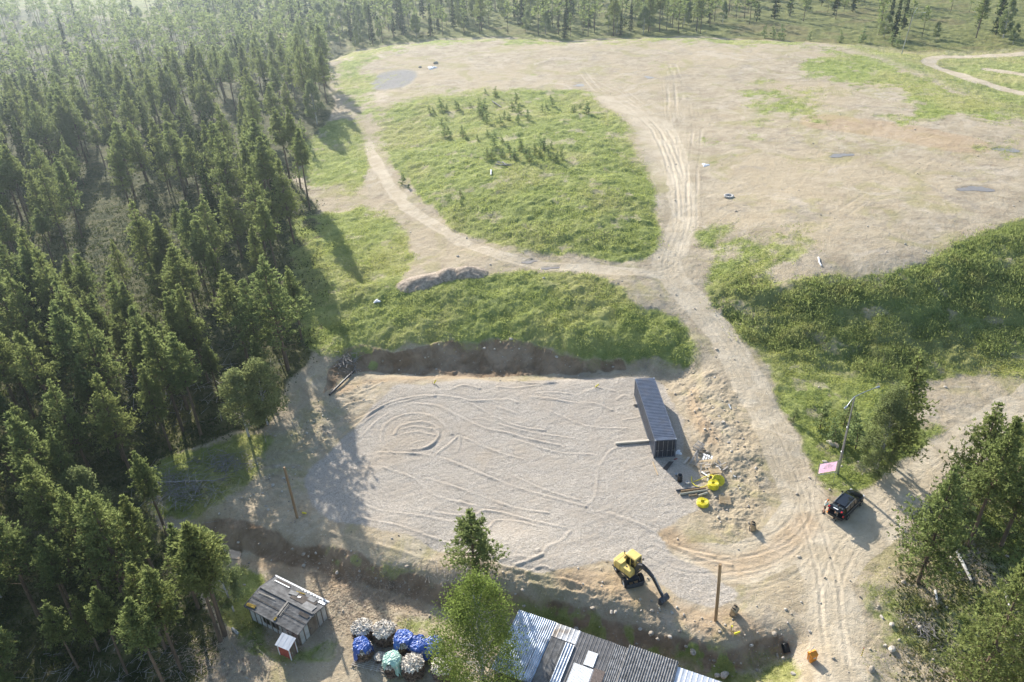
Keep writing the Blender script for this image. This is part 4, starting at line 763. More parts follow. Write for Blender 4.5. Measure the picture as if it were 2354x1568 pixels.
simple('zinc', (.50, .55, .62), .36, .6, var=.2, scale=1.3, dirt=.25); simple('zinc_rust', (.60, .60, .60), .5, .3, var=.2, scale=1., dirt=.95); simple('eternit', (.26, .25, .24), .85, var=.25, scale=3., bump=.4); simple('ribbed_dark', (.14, .135, .135), .8, var=.18, scale=2.); simple('ribbed_light', (.58, .60, .62), .5, .3, var=.06, scale=2.); simple('ribbed_brown', (.22, .165, .135), .7, var=.1)
simple('concrete', (.46, .44, .41), .9, var=.15, scale=4., bump=.2); simple('skin', (.50, .29, .20), .6, var=.05); simple('cloth_teal', (.42, .60, .56), .9, var=.08); simple('cloth_dark', (.02, .02, .025), .9, var=.1); simple('cloth_olive', (.13, .14, .12), .9, var=.1); simple('cap_orange', (.80, .22, .03), .8, var=.05); simple('hair', (.05, .03, .02), .8, var=.1); simple('white_plastic', (.80, .80, .80), .5, var=.05); simple('bucket_tan', (.48, .36, .22), .7, .2, var=.2, scale=3., dirt=.3); simple('tape_black', (.02, .02, .02), .6)
m_, t_, out_ = nmat('banner_pink'); n_ = N(t_); df = n_.new('ShaderNodeBsdfDiffuse'); df.inputs[0].default_value = (.66, .42, .55, 1); tl_ = n_.new('ShaderNodeBsdfTranslucent'); tl_.inputs[0].default_value = (.66, .42, .56, 1); mxs = n_.new('ShaderNodeMixShader'); mxs.inputs[0].default_value = .5; n_.ln(df.outputs[0], mxs.inputs[1]); n_.ln(tl_.outputs[0], mxs.inputs[2]); n_.ln(mxs.outputs[0], out_.inputs[0])
m_, t_, out_ = nmat('banner_white'); n_ = N(t_); df = n_.new('ShaderNodeBsdfDiffuse'); df.inputs[0].default_value = (.95, .94, .95, 1); tl_ = n_.new('ShaderNodeBsdfTranslucent'); tl_.inputs[0].default_value = (.95, .93, .95, 1); mxs = n_.new('ShaderNodeMixShader'); mxs.inputs[0].default_value = .5; n_.ln(df.outputs[0], mxs.inputs[1]); n_.ln(tl_.outputs[0], mxs.inputs[2]); n_.ln(mxs.outputs[0], out_.inputs[0])

class MB:
    def __init__(s): s.v = []; s.f = []
    def add(s, V, F):
        o = len(s.v); s.v += [tuple(map(float, p)) for p in V]; s.f += [tuple(int(i) + o for i in f) for f in F]; return s
    def box(s, c, d, rz=0., R=None, ch=0.):
        x, y, z = (k / 2 for k in d); P = []; F = []
        if ch:   # chamfered along the vertical edges and the top rim
            cc = min(ch, x * .9, y * .9); ring = lambda a, b, h: [(-a + cc, -b, h), (a - cc, -b, h), (a, -b + cc, h), (a, b - cc, h), (a - cc, b, h), (-a + cc, b, h), (-a, b - cc, h), (-a, -b + cc, h)]
            L = [ring(x, y, -z), ring(x, y, z - cc), ring(x - cc * .6, y - cc * .6, z)]
            for r in L: P += r
            F.append(tuple(range(7, -1, -1))); F.append(tuple(range(16, 24)))
            for k in (0, 1):
                for j in range(8): F.append((k * 8 + j, k * 8 + (j + 1) % 8, k * 8 + 8 + (j + 1) % 8, k * 8 + 8 + j))
        else:
            P = [(-x, -y, -z), (x, -y, -z), (x, y, -z), (-x, y, -z), (-x, -y, z), (x, -y, z), (x, y, z), (-x, y, z)]
            F = [(3, 2, 1, 0), (4, 5, 6, 7), (0, 1, 5, 4), (1, 2, 6, 5), (2, 3, 7, 6), (3, 0, 4, 7)]
        M = R if R is not None else Matrix.Rotation(rz, 3, 'Z'); c = Vector(c)
        return s.add([tuple(M @ Vector(p) + c) for p in P], F)
    def prism(s, prof, a, b, axis='y'):
        """profile of 2-D points swept from a to b; axis y: (x,z) profile, x: (y,z), z: (x,y)"""
        n = len(prof); mk = {'y': lambda p, t: (p[0], t, p[1]), 'x': lambda p, t: (t, p[0], p[1]), 'z': lambda p, t: (p[0], p[1], t)}[axis]
        return s.add([mk(p, a) for p in prof] + [mk(p, b) for p in prof], [tuple(range(n)), tuple(range(2 * n - 1, n - 1, -1))] + [(j, n + j, n + (j + 1) % n, (j + 1) % n) for j in range(n)])
    def tube(s, pts, r, seg=8, closed=False, caps=True):
        P = [Vector(p) for p in pts]; n = len(P); rr = r if hasattr(r, '__len__') else [r] * n; V = []; F = []; up = None
        for i, p in enumerate(P):
            a = P[(i - 1) % n] if (closed or i) else P[i]; b = P[(i + 1) % n] if (closed or i < n - 1) else P[i]; d = (b - a).normalized()
            if up is None: up = Vector((0, 0, 1)) if abs(d.z) < .9 else Vector((1, 0, 0))
            sx = d.cross(up).normalized(); up = sx.cross(d).normalized()
            for j in range(seg): t = 2 * math.pi * j / seg; V.append(p + (sx * math.cos(t) + up * math.sin(t)) * rr[i])
        for i in range(n if closed else n - 1):
            k = (i + 1) % n
            for j in range(seg): F.append((i * seg + j, i * seg + (j + 1) % seg, k * seg + (j + 1) % seg, k * seg + j))
        if caps and not closed: F.append(tuple(range(seg - 1, -1, -1))); F.append(tuple((n - 1) * seg + j for j in range(seg)))
        return s.add(V, F)
    def lathe(s, prof, c=(0, 0, 0), seg=20, axis='z', closed=False):
        V = []; F = []; n = len(prof)
        for r, z in prof:
            for j in range(seg):
                t = 2 * math.pi * j / seg; x, y = r * math.cos(t), r * math.sin(t); V.append({'z': (x, y, z), 'y': (x, z, y), 'x': (z, x, y)}[axis])
        for i in range(n if closed else n - 1):
            for j in range(seg): F.append((i * seg + j, i * seg + (j + 1) % seg, ((i + 1) % n) * seg + (j + 1) % seg, ((i + 1) % n) * seg + j))
        return s.add([(a + c[0], b + c[1], d + c[2]) for a, b, d in V], F)
    def loft(s, rings, caps=True, closed=True):
        n = len(rings[0]); V = [p for r in rings for p in r]; F = []
        for i in range(len(rings) - 1):
            for j in range(n if closed else n - 1): F.append((i * n + j, i * n + (j + 1) % n, (i + 1) * n + (j + 1) % n, (i + 1) * n + j))
        if caps and closed: F.append(tuple(range(n - 1, -1, -1))); F.append(tuple((len(rings) - 1) * n + j for j in range(n)))
        return s.add(V, F)
    def build(s, name, mat, parent=None, smooth=False, loc=None):
        me = bpy.data.meshes.new(name); me.from_pydata(s.v, [], s.f); me.materials.append(MATS[mat])
        import bmesh
        bm = bmesh.new(); bm.from_mesh(me); bmesh.ops.recalc_face_normals(bm, faces=bm.faces); bm.to_mesh(me); bm.free()
        if smooth:
            for p in me.polygons: p.use_smooth = True
        o = bpy.data.objects.new(name, me); COL.objects.link(o)
        if parent is not None: o.parent = parent
        if loc is not None: o.location = loc
        return o
def thing(name, loc, rz, label, cat, group=None):
    o = bpy.data.objects.new(name, None); COL.objects.link(o); o.location = loc; o.rotation_euler = (0, 0, rz); o.empty_display_size = .3; return tag(o, label, cat, group)
def children_of(o): return [c for c in bpy.data.objects if c.parent == o]
def dup(o, parent=None, loc=None, rot=None, label=None, group=None):
    c = o.copy(); COL.objects.link(c); c.parent = parent
    if loc is not None: c.location = loc
    if rot is not None: c.rotation_euler = rot
    if label: c['label'] = label
    if group: c['group'] = group
    for ch in children_of(o):
        if ch is not c: dup(ch, c)
    return c
def A2(px, py, z): p = at(px, py, z); return Vector(p)
def onpt(c, x, y, dz=0.):
    q = K(c, (x, y))[0]; p = G1(*q); return Vector((p[0], p[1], gz(p[0], p[1]) + dz))

# shipping container -------------------------------------------------------
r = thing('shipping_container', (15.38 + 1.22 * math.cos(.0273) - 6.095 * math.sin(.0273), 67.89 + 1.22 * math.sin(.0273) + 6.095 * math.cos(.0273), .10), .0273, 'dark blue grey forty foot shipping container on the gravel yard', 'shipping container')
Wc, Lc, Hc = 1.22, 6.095, 2.52
f = MB()
for sx in (-1, 1):
    for sy in (-1, 1): f.box((sx * (Wc - .08), sy * (Lc - .08), Hc / 2), (.16, .16, Hc))
    f.box((sx * (Wc - .05), 0, .08), (.10, 2 * Lc - .34, .16)); f.box((sx * (Wc - .04), 0, Hc - .05), (.08, 2 * Lc - .34, .10))
for sy in (-1, 1): f.box((0, sy * (Lc - .05), .08), (2 * Wc - .34, .10, .16)); f.box((0, sy * (Lc - .05), Hc - .06), (2 * Wc - .34, .10, .12))
f.build('frame', 'container_paint', r)
def corr(u0, u1, pitch, dep):
    P = []; u = u0
    while u < u1 - 1e-6:
        for t, d in ((0, 0), (.28, 0), (.5, -dep), (.78, -dep)): P.append((min(u + t * pitch, u1), d))
        u += pitch
    P.append((u1, 0)); return P
for sx, nm_ in ((-1, 'side_panel'), (1, 'side_panel')):
    b = MB(); pr = corr(-Lc + .16, Lc - .16, .278, .045); b.loft([[(sx * (Wc - .03 + d), u, .16) for u, d in pr], [(sx * (Wc - .03 + d), u, Hc - .1) for u, d in pr]], closed=False); b.build(nm_, 'container_paint', r)
b = MB(); pr = corr(-Lc + .35, Lc - .35, .285, .03); zt_ = Hc - .005
b.loft([[(-Wc + .08, u, zt_ + d) for u, d in pr], [(Wc - .08, u, zt_ + d) for u, d in pr]], closed=False)
b.box((0, Lc - .225, Hc - .03), (2 * Wc - .16, .25, .05)); b.box((0, -Lc + .225, Hc - .03), (2 * Wc - .16, .25, .05)); b.build('roof', 'container_paint', r)
b = MB(); pr = corr(-Wc + .16, Wc - .16, .25, .04); b.loft([[(u, Lc - .03 + d, .16) for u, d in pr], [(u, Lc - .03 + d, Hc - .12) for u, d in pr]], closed=False); b.build('end_panel', 'container_paint', r)
for sx in (-1, 1):
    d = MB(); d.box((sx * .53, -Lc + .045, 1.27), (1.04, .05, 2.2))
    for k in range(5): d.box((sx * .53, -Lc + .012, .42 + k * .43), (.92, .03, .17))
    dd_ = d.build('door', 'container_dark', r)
    for k, q in enumerate((.25, .78)):
        l = MB(); l.tube([(sx * q, -Lc - .03, .15), (sx * q, -Lc - .03, 2.4)], .018, 8); l.box((sx * q, -Lc - .03, 1.05), (.09, .05, .07)); l.box((sx * (q + .14), -Lc - .05, 1.05), (.26, .02, .04)); l.build('locking_bar', 'steel', dd_)
for sx in (-1, 1):
    for sy in (-1, 1):
        for z in (.06, Hc - .052): c_ = MB(); c_.box((sx * (Wc - .07), sy * (Lc - .07), z), (.17, .17, .13), ch=.02); c_.build('corner_casting', 'steel' if z > 1 else 'container_dark', r)
def beam(name, P0, P1, wd_, ht, mat, label, cat, group=None, z=None):
    P0, P1 = Vector(P0), Vector(P1); c = (P0 + P1) / 2; d = P1 - P0; L = d.length; o = MB()
    R_ = d.to_track_quat('X', 'Z').to_matrix(); o.box((0, 0, 0), (L, wd_, ht), ch=min(wd_, ht) * .1)
    ob = o.build(name, mat); ob.matrix_world = Matrix.Translation(c) @ R_.to_4x4(); tag(ob, label, cat, group); return ob
p0 = onpt('c5', 148, 790, .15); p1 = onpt('c5', 478, 765, .15); p1 = p1 + (p1 - p0) * .06
beam('timber_beam', p0, p1, .30, .20, 'pale_wood', 'long pale squared timber sticking out from under the container on its left side', 'timber beam')
beam('timber_block', (15.2, 69.0, .05), (15.75, 69.1, .05), .22, .1, 'old_wood', 'short timber block under the near left corner of the container', 'timber block')
beam('timber_block', (14.7, 78.2, .12), (15.6, 78.2, .12), .35, .2, 'old_wood', 'timber block sticking out under the far left end of the container', 'timber block')
# planks and pallets beside it --------------------------------------------
PG = 'loose boards in the scrap heap'
def plank(c, a, b, mat='old_wood', w_=.14, dz=(.08, .08), label='weathered loose board in the scrap wood heap beside the container', group=PG):
    p = onpt(c, *a, dz[0]); q = onpt(c, *b, dz[1]); return beam('plank', p, q, w_, .035, mat, label, 'plank', group)
for a, b, mt, w_, dz in (((510, 620), (645, 415), 'old_wood', .13, (.1, .45)), ((575, 550), (650, 430), 'old_wood', .12, (.05, .4)), ((650, 555), (655, 450), 'old_wood', .2, (.1, .4)), ((710, 790), (740, 690), 'old_wood', .14, (.08, .3)), ((690, 635), (940, 615), 'new_wood', .13, (.6, .6)), ((700, 670), (850, 650), 'old_wood', .13, (.55, .5)), ((760, 600), (800, 480), 'white_paint', .2, (.6, .5)), ((810, 600), (850, 500), 'white_paint', .16, (.7, .6)), ((770, 480), (850, 560), 'white_paint', .15, (.6, .8)), ((860, 600), (880, 510), 'white_paint', .16, (.7, .6)), ((915, 600), (930, 520), 'white_paint', .16, (.6, .5)), ((890, 570), (955, 500), 'old_wood', .14, (.5, .4)), ((890, 745), (955, 640), 'new_wood', .1, (.7, .8)), ((960, 650), (1110, 700), 'old_wood', .14, (.5, .3)), ((1030, 570), (1110, 650), 'old_wood', .15, (.3, .2)), ((1080, 670), (1200, 595), 'old_wood', .12, (.2, .1)), ((1140, 740), (1235, 660), 'old_wood', .16, (.1, .1)), ((1290, 730), (1385, 840), 'white_paint', .17, (.06, .06)), ((1070, 760), (1160, 870), 'old_wood', .15, (.4, .1)), ((770, 810), (880, 800), 'old_wood', .12, (.3, .4)), ((800, 700), (940, 700), 'old_wood', .2, (.6, .7)), ((800, 735), (900, 740), 'old_wood', .2, (.5, .6)), ((740, 770), (870, 890), 'white_paint', .22, (.1, .2)), ((1010, 640), (1030, 570), 'new_wood', .14, (.4, .4)), ((1020, 690), (1090, 760), 'white_paint', .22, (.4, .4)), ((850, 950), (880, 830), 'white_paint', .16, (.05, .3)), ((1430, 850), (1473, 820), 'old_wood', .12, (.06, .06))):
    plank('E', a, b, mt, w_, dz)
plank('E', (410, 605), (500, 490), 'old_wood', .26, (.1, .16), 'wide short board lying alone between the container door and the scrap heap', None)
plank('c5', (508, 962), (558, 1090), 'new_wood', .11, (.05, .05), 'thin pale batten lying on the gravel in front of the container doors', None)
plank('c5', (1240, 410), (1262, 445), 'white_paint', .15, (.08, .08), 'short white board on the stony slope beside the dirt road', None)
def pallet(label, group=None, mat='old_wood', L=1.2, W_=.85, gap=.085):
    r = thing('wood_pallet', (0, 0, 0), 0, label, 'pallet', group); n = 7; bw_ = (W_ + gap) / n - gap
    for k in range(n): b = MB(); b.box((0, -W_ / 2 + bw_ / 2 + k * (bw_ + gap), .135), (L, bw_, .022)); b.build('deck_board', mat, r)
    for x in (-L / 2 + .06, 0, L / 2 - .06):
        b = MB(); b.box((x, 0, .112), (.10, W_, .022))
        for y in (-W_ / 2 + .06, 0, W_ / 2 - .06): b.box((x, y, .061), (.10, .11, .08))
        b.box((x, 0, .011), (.10, W_, .02)); b.build('stringer', mat, r)
    return r
pal = pallet('grey wooden pallet lying on top of others beside the container shadow'); pal.location = onpt('E', 680, 320, .42); pal.rotation_euler = (.12, -.1, .78)
pd = dup(pal, label='grey pallet lying flat under the top pallet beside the container shadow'); pd.location = onpt('E', 683, 345, .12); pd.rotation_euler = (.05, 0, .7)
q = pallet('pale wooden pallet lying in the scrap heap right above the yellow hose coils', None, 'new_wood', 1.2, 1.15); q.location = onpt('E', 985, 800, .5); q.rotation_euler = (-.12, .08, .1)
q2 = dup(q, label='fresh pallet lying alone on the rubble below the hose coils'); q2.location = onpt('E', 1180, 1300, .12); q2.rotation_euler = (.06, .14, -.12)
q3 = dup(pal, label='dark narrow pallet leaning in the left part of the scrap heap'); q3.location = onpt('E', 650, 615, .3); q3.rotation_euler = (.5, .1, -.5)
# hose coils ----------------------------------------------------------------
def coil(turns, rings, r_in, rt, rng=None):
    P = []; rng = rng or random.Random(3)
    for lv in range(rings):
        for t in range(turns * 16):
            a = t / 16 * 2 * math.pi; k = t / 16. if lv % 2 == 0 else turns - t / 16.; R_ = r_in + k * rt * 2.05 + .02 * math.sin(3 * a + lv)
            P.append((R_ * math.cos(a), R_ * math.sin(a), rt + lv * rt * 1.85 + .012 * math.sin(2 * a + lv)))
    return P
def hose_coil(loc, label, rx=0., ry=0., turns=4, rings=4, r_in=.2):
    r = thing('hose_coil', loc, 0, label, 'hose coil', 'yellow drainage hose coils'); r.rotation_euler = (rx, ry, .4)
    b = MB(); b.tube(coil(turns, rings, r_in, .052), .05, 8); b.build('hose', 'hose_yellow', r, True)
    for a in (.5, 2.6, 4.7):
        b = MB(); R0, R1 = r_in - .03, r_in + turns * .107 + .05; h = rings * .097 + .05; b.tube([(R0 * math.cos(a), R0 * math.sin(a), .0), (R1 * math.cos(a), R1 * math.sin(a), .0), (R1 * math.cos(a), R1 * math.sin(a), h), (R0 * math.cos(a), R0 * math.sin(a), h)], .008, 4, True); b.build('strap', 'black_plastic', r)
    return r
hose_coil(onpt('E', 760, 1370, .02), 'yellow ribbed hose coil standing alone on the gravel, nearest the camera')
hc = hose_coil(onpt('E', 955, 1065, .02), 'tall yellow hose coil with a loose end looping onto the gravel', .0, .0, 4, 6, .16)
hose_coil(onpt('E', 1045, 965, .22), 'flat yellow hose coil tilted against the scrap wood', .45, .12, 5, 2, .1)
pts = [onpt('E', x, y, .12 + h) for x, y, h in ((550, 862, .05), (556, 950, 0), (620, 1030, 0), (740, 1072, 0), (860, 1050, .2), (935, 985, .5), (945, 925, .55), (870, 895, .3), (740, 912, .05), (650, 935, 0), (596, 950, 0))]
b = MB(); b.tube(catmull(np.array(pts), 6), .05, 8); o = b.build('loose_hose', 'hose_yellow', hc, True); bpy.context.view_layer.update(); o.matrix_parent_inverse = hc.matrix_world.inverted()
pts = [onpt('E', x, y, .14) for x, y in ((885, 900), (872, 850), (905, 822), (1000, 830), (1105, 850), (1158, 905), (1165, 975), (1120, 1030), (1050, 1045))]
b = MB(); b.tube(catmull(np.array(pts), 6), .055, 8); o = b.build('hose_loop', 'hose_yellow', None, True); tag(o, 'yellow hose loop lying around the tilted coil at the edge of the scrap wood', 'hose')
# barrel, bucket, pipe ring, poles ------------------------------------------
def tubbin(name, loc, r0, h, th_, mat, label, cat):
    b = MB(); b.lathe([(0, .03), (r0 - th_, .03), (r0 - th_, h), (r0, h), (r0 + .01, h - .04), (r0, h - .08), (r0, 0), (0, 0)], seg=24); o = b.build(name, mat, None, True); o.location = loc; tag(o, label, cat)
tubbin('black_barrel', onpt('E', 325, 925), .27, .85, .03, 'black_plastic', 'tall open black plastic barrel on the gravel in the container shadow', 'barrel')
tubbin('grey_bucket', onpt('E', 258, 825), .15, .28, .015, 'steel', 'small grey bucket directly left of the tall black barrel', 'bucket')
b = MB(); b.lathe([(.11, .02), (.21, .02), (.23, .06), (.23, .2), (.21, .25), (.11, .25), (.11, .02)], seg=24); o = b.build('pipe_ring', 'concrete', None, True); o.location = onpt('E', 470, 975); tag(o, 'small pale grey pipe ring on the gravel right of the black barrel', 'pipe ring')
def log(name, c, a, b, r0, mat, label, cat, dz=None, group=None, r1=None, seg=12):
    p, q = onpt(c, *a, r0 if dz is None else dz), onpt(c, *b, r0 if dz is None else dz); o = MB(); d = q - p; r1 = r1 or r0
    o.tube([(0, 0, 0), (d.length * .5, 0, .01), (d.length, 0, 0)], [r0, (r0 + r1) / 2, r1], seg); ob = o.build(name, mat, None, False); ob.matrix_world = Matrix.Translation(p) @ d.to_track_quat('X', 'Z').to_matrix().to_4x4(); tag(ob, label, cat, group); return ob
log('wooden_pole', 'E', (352, 1140), (815, 1098), .14, 'pole_wood', 'thick light brown pole, middle one of the poles lying by the hoses', 'pole')
log('wooden_pole', 'E', (332, 1195), (845, 1135), .14, 'grey_pole', 'greenish grey pole with a pale end, nearest of the poles lying by the hoses', 'pole', r1=.11)
log('steel_pipe', 'E', (258, 1118), (700, 1068), .10, 'dark_steel', 'dark pipe lying behind the wooden poles by the hoses', 'pipe')
log('wooden_post', 'E', (685, 1225), (850, 1180), .13, 'grey_pole', 'short grey post lying in front of the poles beside the single hose coil', 'post')
r = thing('pipe_fitting', onpt('E', 575, 1212), .1, 'brass coloured pipe fitting with flanges lying in front of the poles', 'pipe fitting')
b = MB(); b.lathe([(0, -.42), (.07, -.42), (.07, .42), (0, .42)], (0, 0, .13), 12, 'x'); b.build('pipe', 'bucket_tan', r)
for x in (-.4, .34, .42): b = MB(); b.lathe([(0, -.03), (.13, -.03), (.13, .03), (0, .03)], (x, 0, .13), 12, 'x'); b.build('flange', 'bucket_tan', r)
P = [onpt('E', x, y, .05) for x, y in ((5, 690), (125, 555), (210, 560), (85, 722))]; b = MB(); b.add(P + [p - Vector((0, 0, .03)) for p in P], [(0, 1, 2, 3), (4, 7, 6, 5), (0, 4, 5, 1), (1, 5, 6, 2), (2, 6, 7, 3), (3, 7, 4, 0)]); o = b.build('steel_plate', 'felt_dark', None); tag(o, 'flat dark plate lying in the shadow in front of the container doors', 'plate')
r = thing('broom', onpt('E', 248, 512), .3, 'broom with red head leaning against the right container corner post', 'broom'); b = MB(); b.box((0, 0, .05), (.42, .08, .08)); b.build('head', 'red_paint', r); b = MB(); b.tube([(0, 0, .08), (-.06, .32, 1.4)], .016, 6); b.build('handle', 'steel', r)
def crumple(name, loc, s, mat, label, cat, seed=0, flat=.45):
    rng = np.random.default_rng(seed); th = np.linspace(0, 2 * np.pi, 22, endpoint=False); V = []; F = []
    for i, el in enumerate(np.linspace(0, math.pi / 2, 8)):
        for j, a in enumerate(th): rr = s * (1 + .3 * math.sin(3 * a + seed) * math.cos(el) + rng.uniform(-.16, .16)); V.append((rr * math.cos(a) * math.cos(el), rr * math.sin(a) * math.cos(el), flat * rr * math.sin(el) - .02))
    for i in range(7):
        for j in range(22): F.append((i * 22 + j, i * 22 + (j + 1) % 22, i * 22 + 22 + (j + 1) % 22, i * 22 + 22 + j))
    b = MB(); b.add(V, F); o = b.build(name, mat); o.location = loc; tag(o, label, cat); return o
crumple('plastic_wrap', onpt('E', 300, 385), .38, 'white_plastic', 'crumpled clear white plastic wrap beside the right side of the container', 'plastic wrap', 4)
# poles ------------------------------------------------------------------------
def pole(c0, c1, r0, mat, label, name='wooden_pole'):
    p = G1(*c0); z0 = gz(p[0], p[1]); hs = np.arange(2, 14, .05); u, v_ = px_of(np.full(len(hs), p[0]), np.full(len(hs), p[1]), z0 + hs); h = float(hs[np.argmin(abs(v_ - c1[1]))]); t = Vector(at(c1[0], c1[1], z0 + h)); b = MB(); d = t - Vector((p[0], p[1], z0)); b.tube([(0, 0, -.6), tuple(d * .5 + Vector((.01, .01, 0))), tuple(d)], [r0, r0 * .94, r0 * .86], 10); o = b.build(name, mat); o.location = (p[0], p[1], z0); tag(o, label, 'pole'); return o
pole((1645, 1425), (1655, 1297), .15, 'pole_wood', 'brown wooden pole standing right of the yellow excavator')
pole((683.5, 1192), (652.8, 1074), .13, 'pole_wood', 'leaning wooden pole left of the gravel yard, above the bank')
def lamp_post(c0, top, armL, armR, label, r0):
    p = G1(*c0); z0 = gz(p[0], p[1]); hs = np.arange(5, 16, .05); u, v_ = px_of(np.full(len(hs), p[0]), np.full(len(hs), p[1]), z0 + hs); h = float(hs[np.argmin(abs(v_ - top[1]))])
    r = thing('lamp_post', (p[0], p[1], z0), 0, label, 'street lamp'); t = Vector(at(top[0], top[1], z0 + h)) - Vector((p[0], p[1], z0)); b = MB(); b.tube([(0, 0, -.3), tuple(t * .3), tuple(t * .302), tuple(t * .62), tuple(t * .622), tuple(t)], [r0, r0, r0 * .8, r0 * .78, r0 * .6, r0 * .5], 12); b.build('pole', 'steel', r)
    for c, dz in ((armL, -.35), (armR, .15)):
        e = Vector(at(c[0], c[1], z0 + h + dz)) - Vector((p[0], p[1], z0)); b = MB(); b.tube([tuple(t + (0, 0, -.05) if False else t), tuple((t + e) / 2 + Vector((0, 0, .08))), tuple(e)], r0 * .27, 8); b.build('arm', 'steel', r)
        d = (e - t).normalized(); dd2 = Matrix.Rotation(math.atan2(d.y, d.x), 3, 'Z'); b = MB(); b.box(tuple(e + Vector((d.x, d.y, 0)) * .22), (.5, .19, .11), R=dd2, ch=.04); L_ = b.build('lamp_head', 'steel', r); b = MB(); b.box(tuple(e + Vector((d.x, d.y, 0)) * .26 - Vector((0, 0, .085))), (.42, .18, .03), R=dd2); b.build('lens', 'lamp_clear', L_)
    return r
lamp_post((1924, 1090), (1964, 912), (1946, 934), (2014, 891), 'tall grey lamp post with two arms behind the pink banner', .15)
lamp_post((2071, 126), (2100, 29.5), (2108, 19), (2123, 29), 'distant thin lamp post with two arms on the far rim of the plateau', .13)
# banner ----------------------------------------------------------------------
r = thing('banner_sign', (32.55, 62.36, gz(32.55, 62.36)), math.atan2(.38, 2.11), 'pink banner with white logo stretched in a steel frame beside the road', 'banner')
for x in (-1.07, 1.07): b = MB(); b.tube([(x, 0, -.2), (x, 0, 3.02)], .028, 8); b.build('post', 'steel', r)
for z in (1.42, 3.0): b = MB(); b.tube([(-1.07, 0, z), (1.07, 0, z)], .022, 8); b.build('rail', 'steel', r)
b = MB(); n = 26; V = []; F = []
for i in range(n + 1):
    for j in range(9): x = -.98 + 1.96 * i / n; z = 1.66 + 1.27 * j / 8; e = .015 * math.sin(i * 1.9) * (1 if j in (0, 8) else 0); V.append((x, .012 * math.sin(i * .7 + j * .4), z + e))
for i in range(n):
    for j in range(8): F.append((i * 9 + j, i * 9 + 9 + j, i * 9 + 10 + j, i * 9 + 1 + j))
b.add(V, F); ban = b.build('banner', 'banner_pink', r, True)
b = MB()
def flat(c, pts, w_): b.loft([[(x - w_ * nx, -.028, z - w_ * nz), (x + w_ * nx, -.028, z + w_ * nz), (x + w_ * nx, -.022, z + w_ * nz), (x - w_ * nx, -.022, z - w_ * nz)] for (x, z), (nx, nz) in c])
def stroke(P, w_):
    P = catmull(np.array(P, float), 6); T_ = np.gradient(P, axis=0); T_ /= np.linalg.norm(T_, axis=1)[:, None]; flat([((p[0], p[1]), (-t[1], t[0])) for p, t in zip(P, T_)], None, w_ * 1.5)
stroke([(-.52, 2.22), (-.36, 2.42), (-.14, 2.62), (.06, 2.76), (.16, 2.76), (.18, 2.66), (.06, 2.6)], .035); stroke([(-.52, 2.22), (-.42, 2.20), (-.36, 2.28), (-.3, 2.22), (-.24, 2.34), (-.18, 2.24), (-.1, 2.36)], .022); stroke([(-.02, 2.54), (.2, 2.56), (.42, 2.56), (.5, 2.46), (.44, 2.32), (.36, 2.34)], .032); stroke([(-.02, 2.5), (.04, 2.3), (.1, 2.42), (.16, 2.28), (.22, 2.42), (.28, 2.3), (.34, 2.42)], .022)
b.box((-.72, -.025, 2.06), (.3, .006, .045)); b.box((.72, -.025, 2.06), (.3, .006, .045)); b.build('logo', 'banner_white', ban)
def text(s_, size, loc, mat, parent, name='lettering', rot=(math.pi / 2, 0, 0)):
    cu = bpy.data.curves.new('lettering', 'FONT'); cu.body = s_; cu.size = size; cu.align_x = 'CENTER'; cu.align_y = 'CENTER'; cu.extrude = .003; t_ = bpy.data.objects.new('tmp', cu); COL.objects.link(t_); bpy.context.view_layer.update()
    me = bpy.data.meshes.new_from_object(t_.evaluated_get(bpy.context.evaluated_depsgraph_get())); bpy.data.objects.remove(t_); me.materials.clear(); me.materials.append(MATS[mat]); o = bpy.data.objects.new(name, me); COL.objects.link(o); o.parent = parent; o.location = loc; o.rotation_euler = rot; return o
text('WELCOME', .17, (0, -.026, 2.06), 'banner_white', ban); text('ICE EXPERIENCE | EVENTS', .125, (0, -.026, 1.86), 'banner_white', ban)
b = MB()
for k in range(13): x = -.95 + k * .158; b.tube([(x, 0, 1.66), (x + (.07 if k % 2 else -.07), 0, 1.43)], .008, 4)
for z in np.linspace(1.75, 2.85, 6): b.tube([(-.98, 0, z), (-1.07, 0, z + .06)], .007, 4); b.tube([(.98, 0, z), (1.07, 0, z + .06)], .007, 4)
b.build('lacing', 'white_plastic', r)
# grey shed ---------------------------------------------------------------------
SH0 = Vector((-21.69, 49.4, -1.5)); SH0.z = gz(SH0.x, SH0.y) - .02
ang_ = math.atan2(-3.44, 5.71); r = thing('grey_shed', (SH0.x - .1, SH0.y - .15, -1.55), ang_, 'weathered shed with patched grey felt roof and pale panel walls', 'shed')
Lx, Wy, He, Hr = 6.66, 4.05, 1.95, 2.35; lx, wy = Lx / 2 - .25, Wy / 2 - .25
b = MB(); b.prism([(-wy, -.3), (wy, -.3), (wy, He - .04), (0, Hr - .06), (-wy, He - .04)], -lx, lx, 'x'); wl = b.build('wall', 'panel_white', r)
b = MB()
for k in range(10):
    x = -lx + .05 + k * (2 * lx - .1) / 9
    for y in (-wy, wy): b.box((x, y * 1.012, He / 2 - .15), (.07, .05, He + .2))
for y in np.linspace(-wy + .04, wy - .04, 7):
    for x in (-lx, lx): b.box((x * 1.006, y, He / 2 - .15 + (1 - abs(y) / wy) * .18), (.05, .08, He + .2 + (1 - abs(y) / wy) * .36))
b.build('batten_strips', 'batten', r)
b = MB(); b.box((lx + .03, -.05, .95), (.05, 1.0, 1.75)); d_ = b.build('door', 'batten', r); b = MB(); b.box((lx + .07, -.42, .95), (.04, .12, .12)); b.build('handle', 'dark_steel', d_)
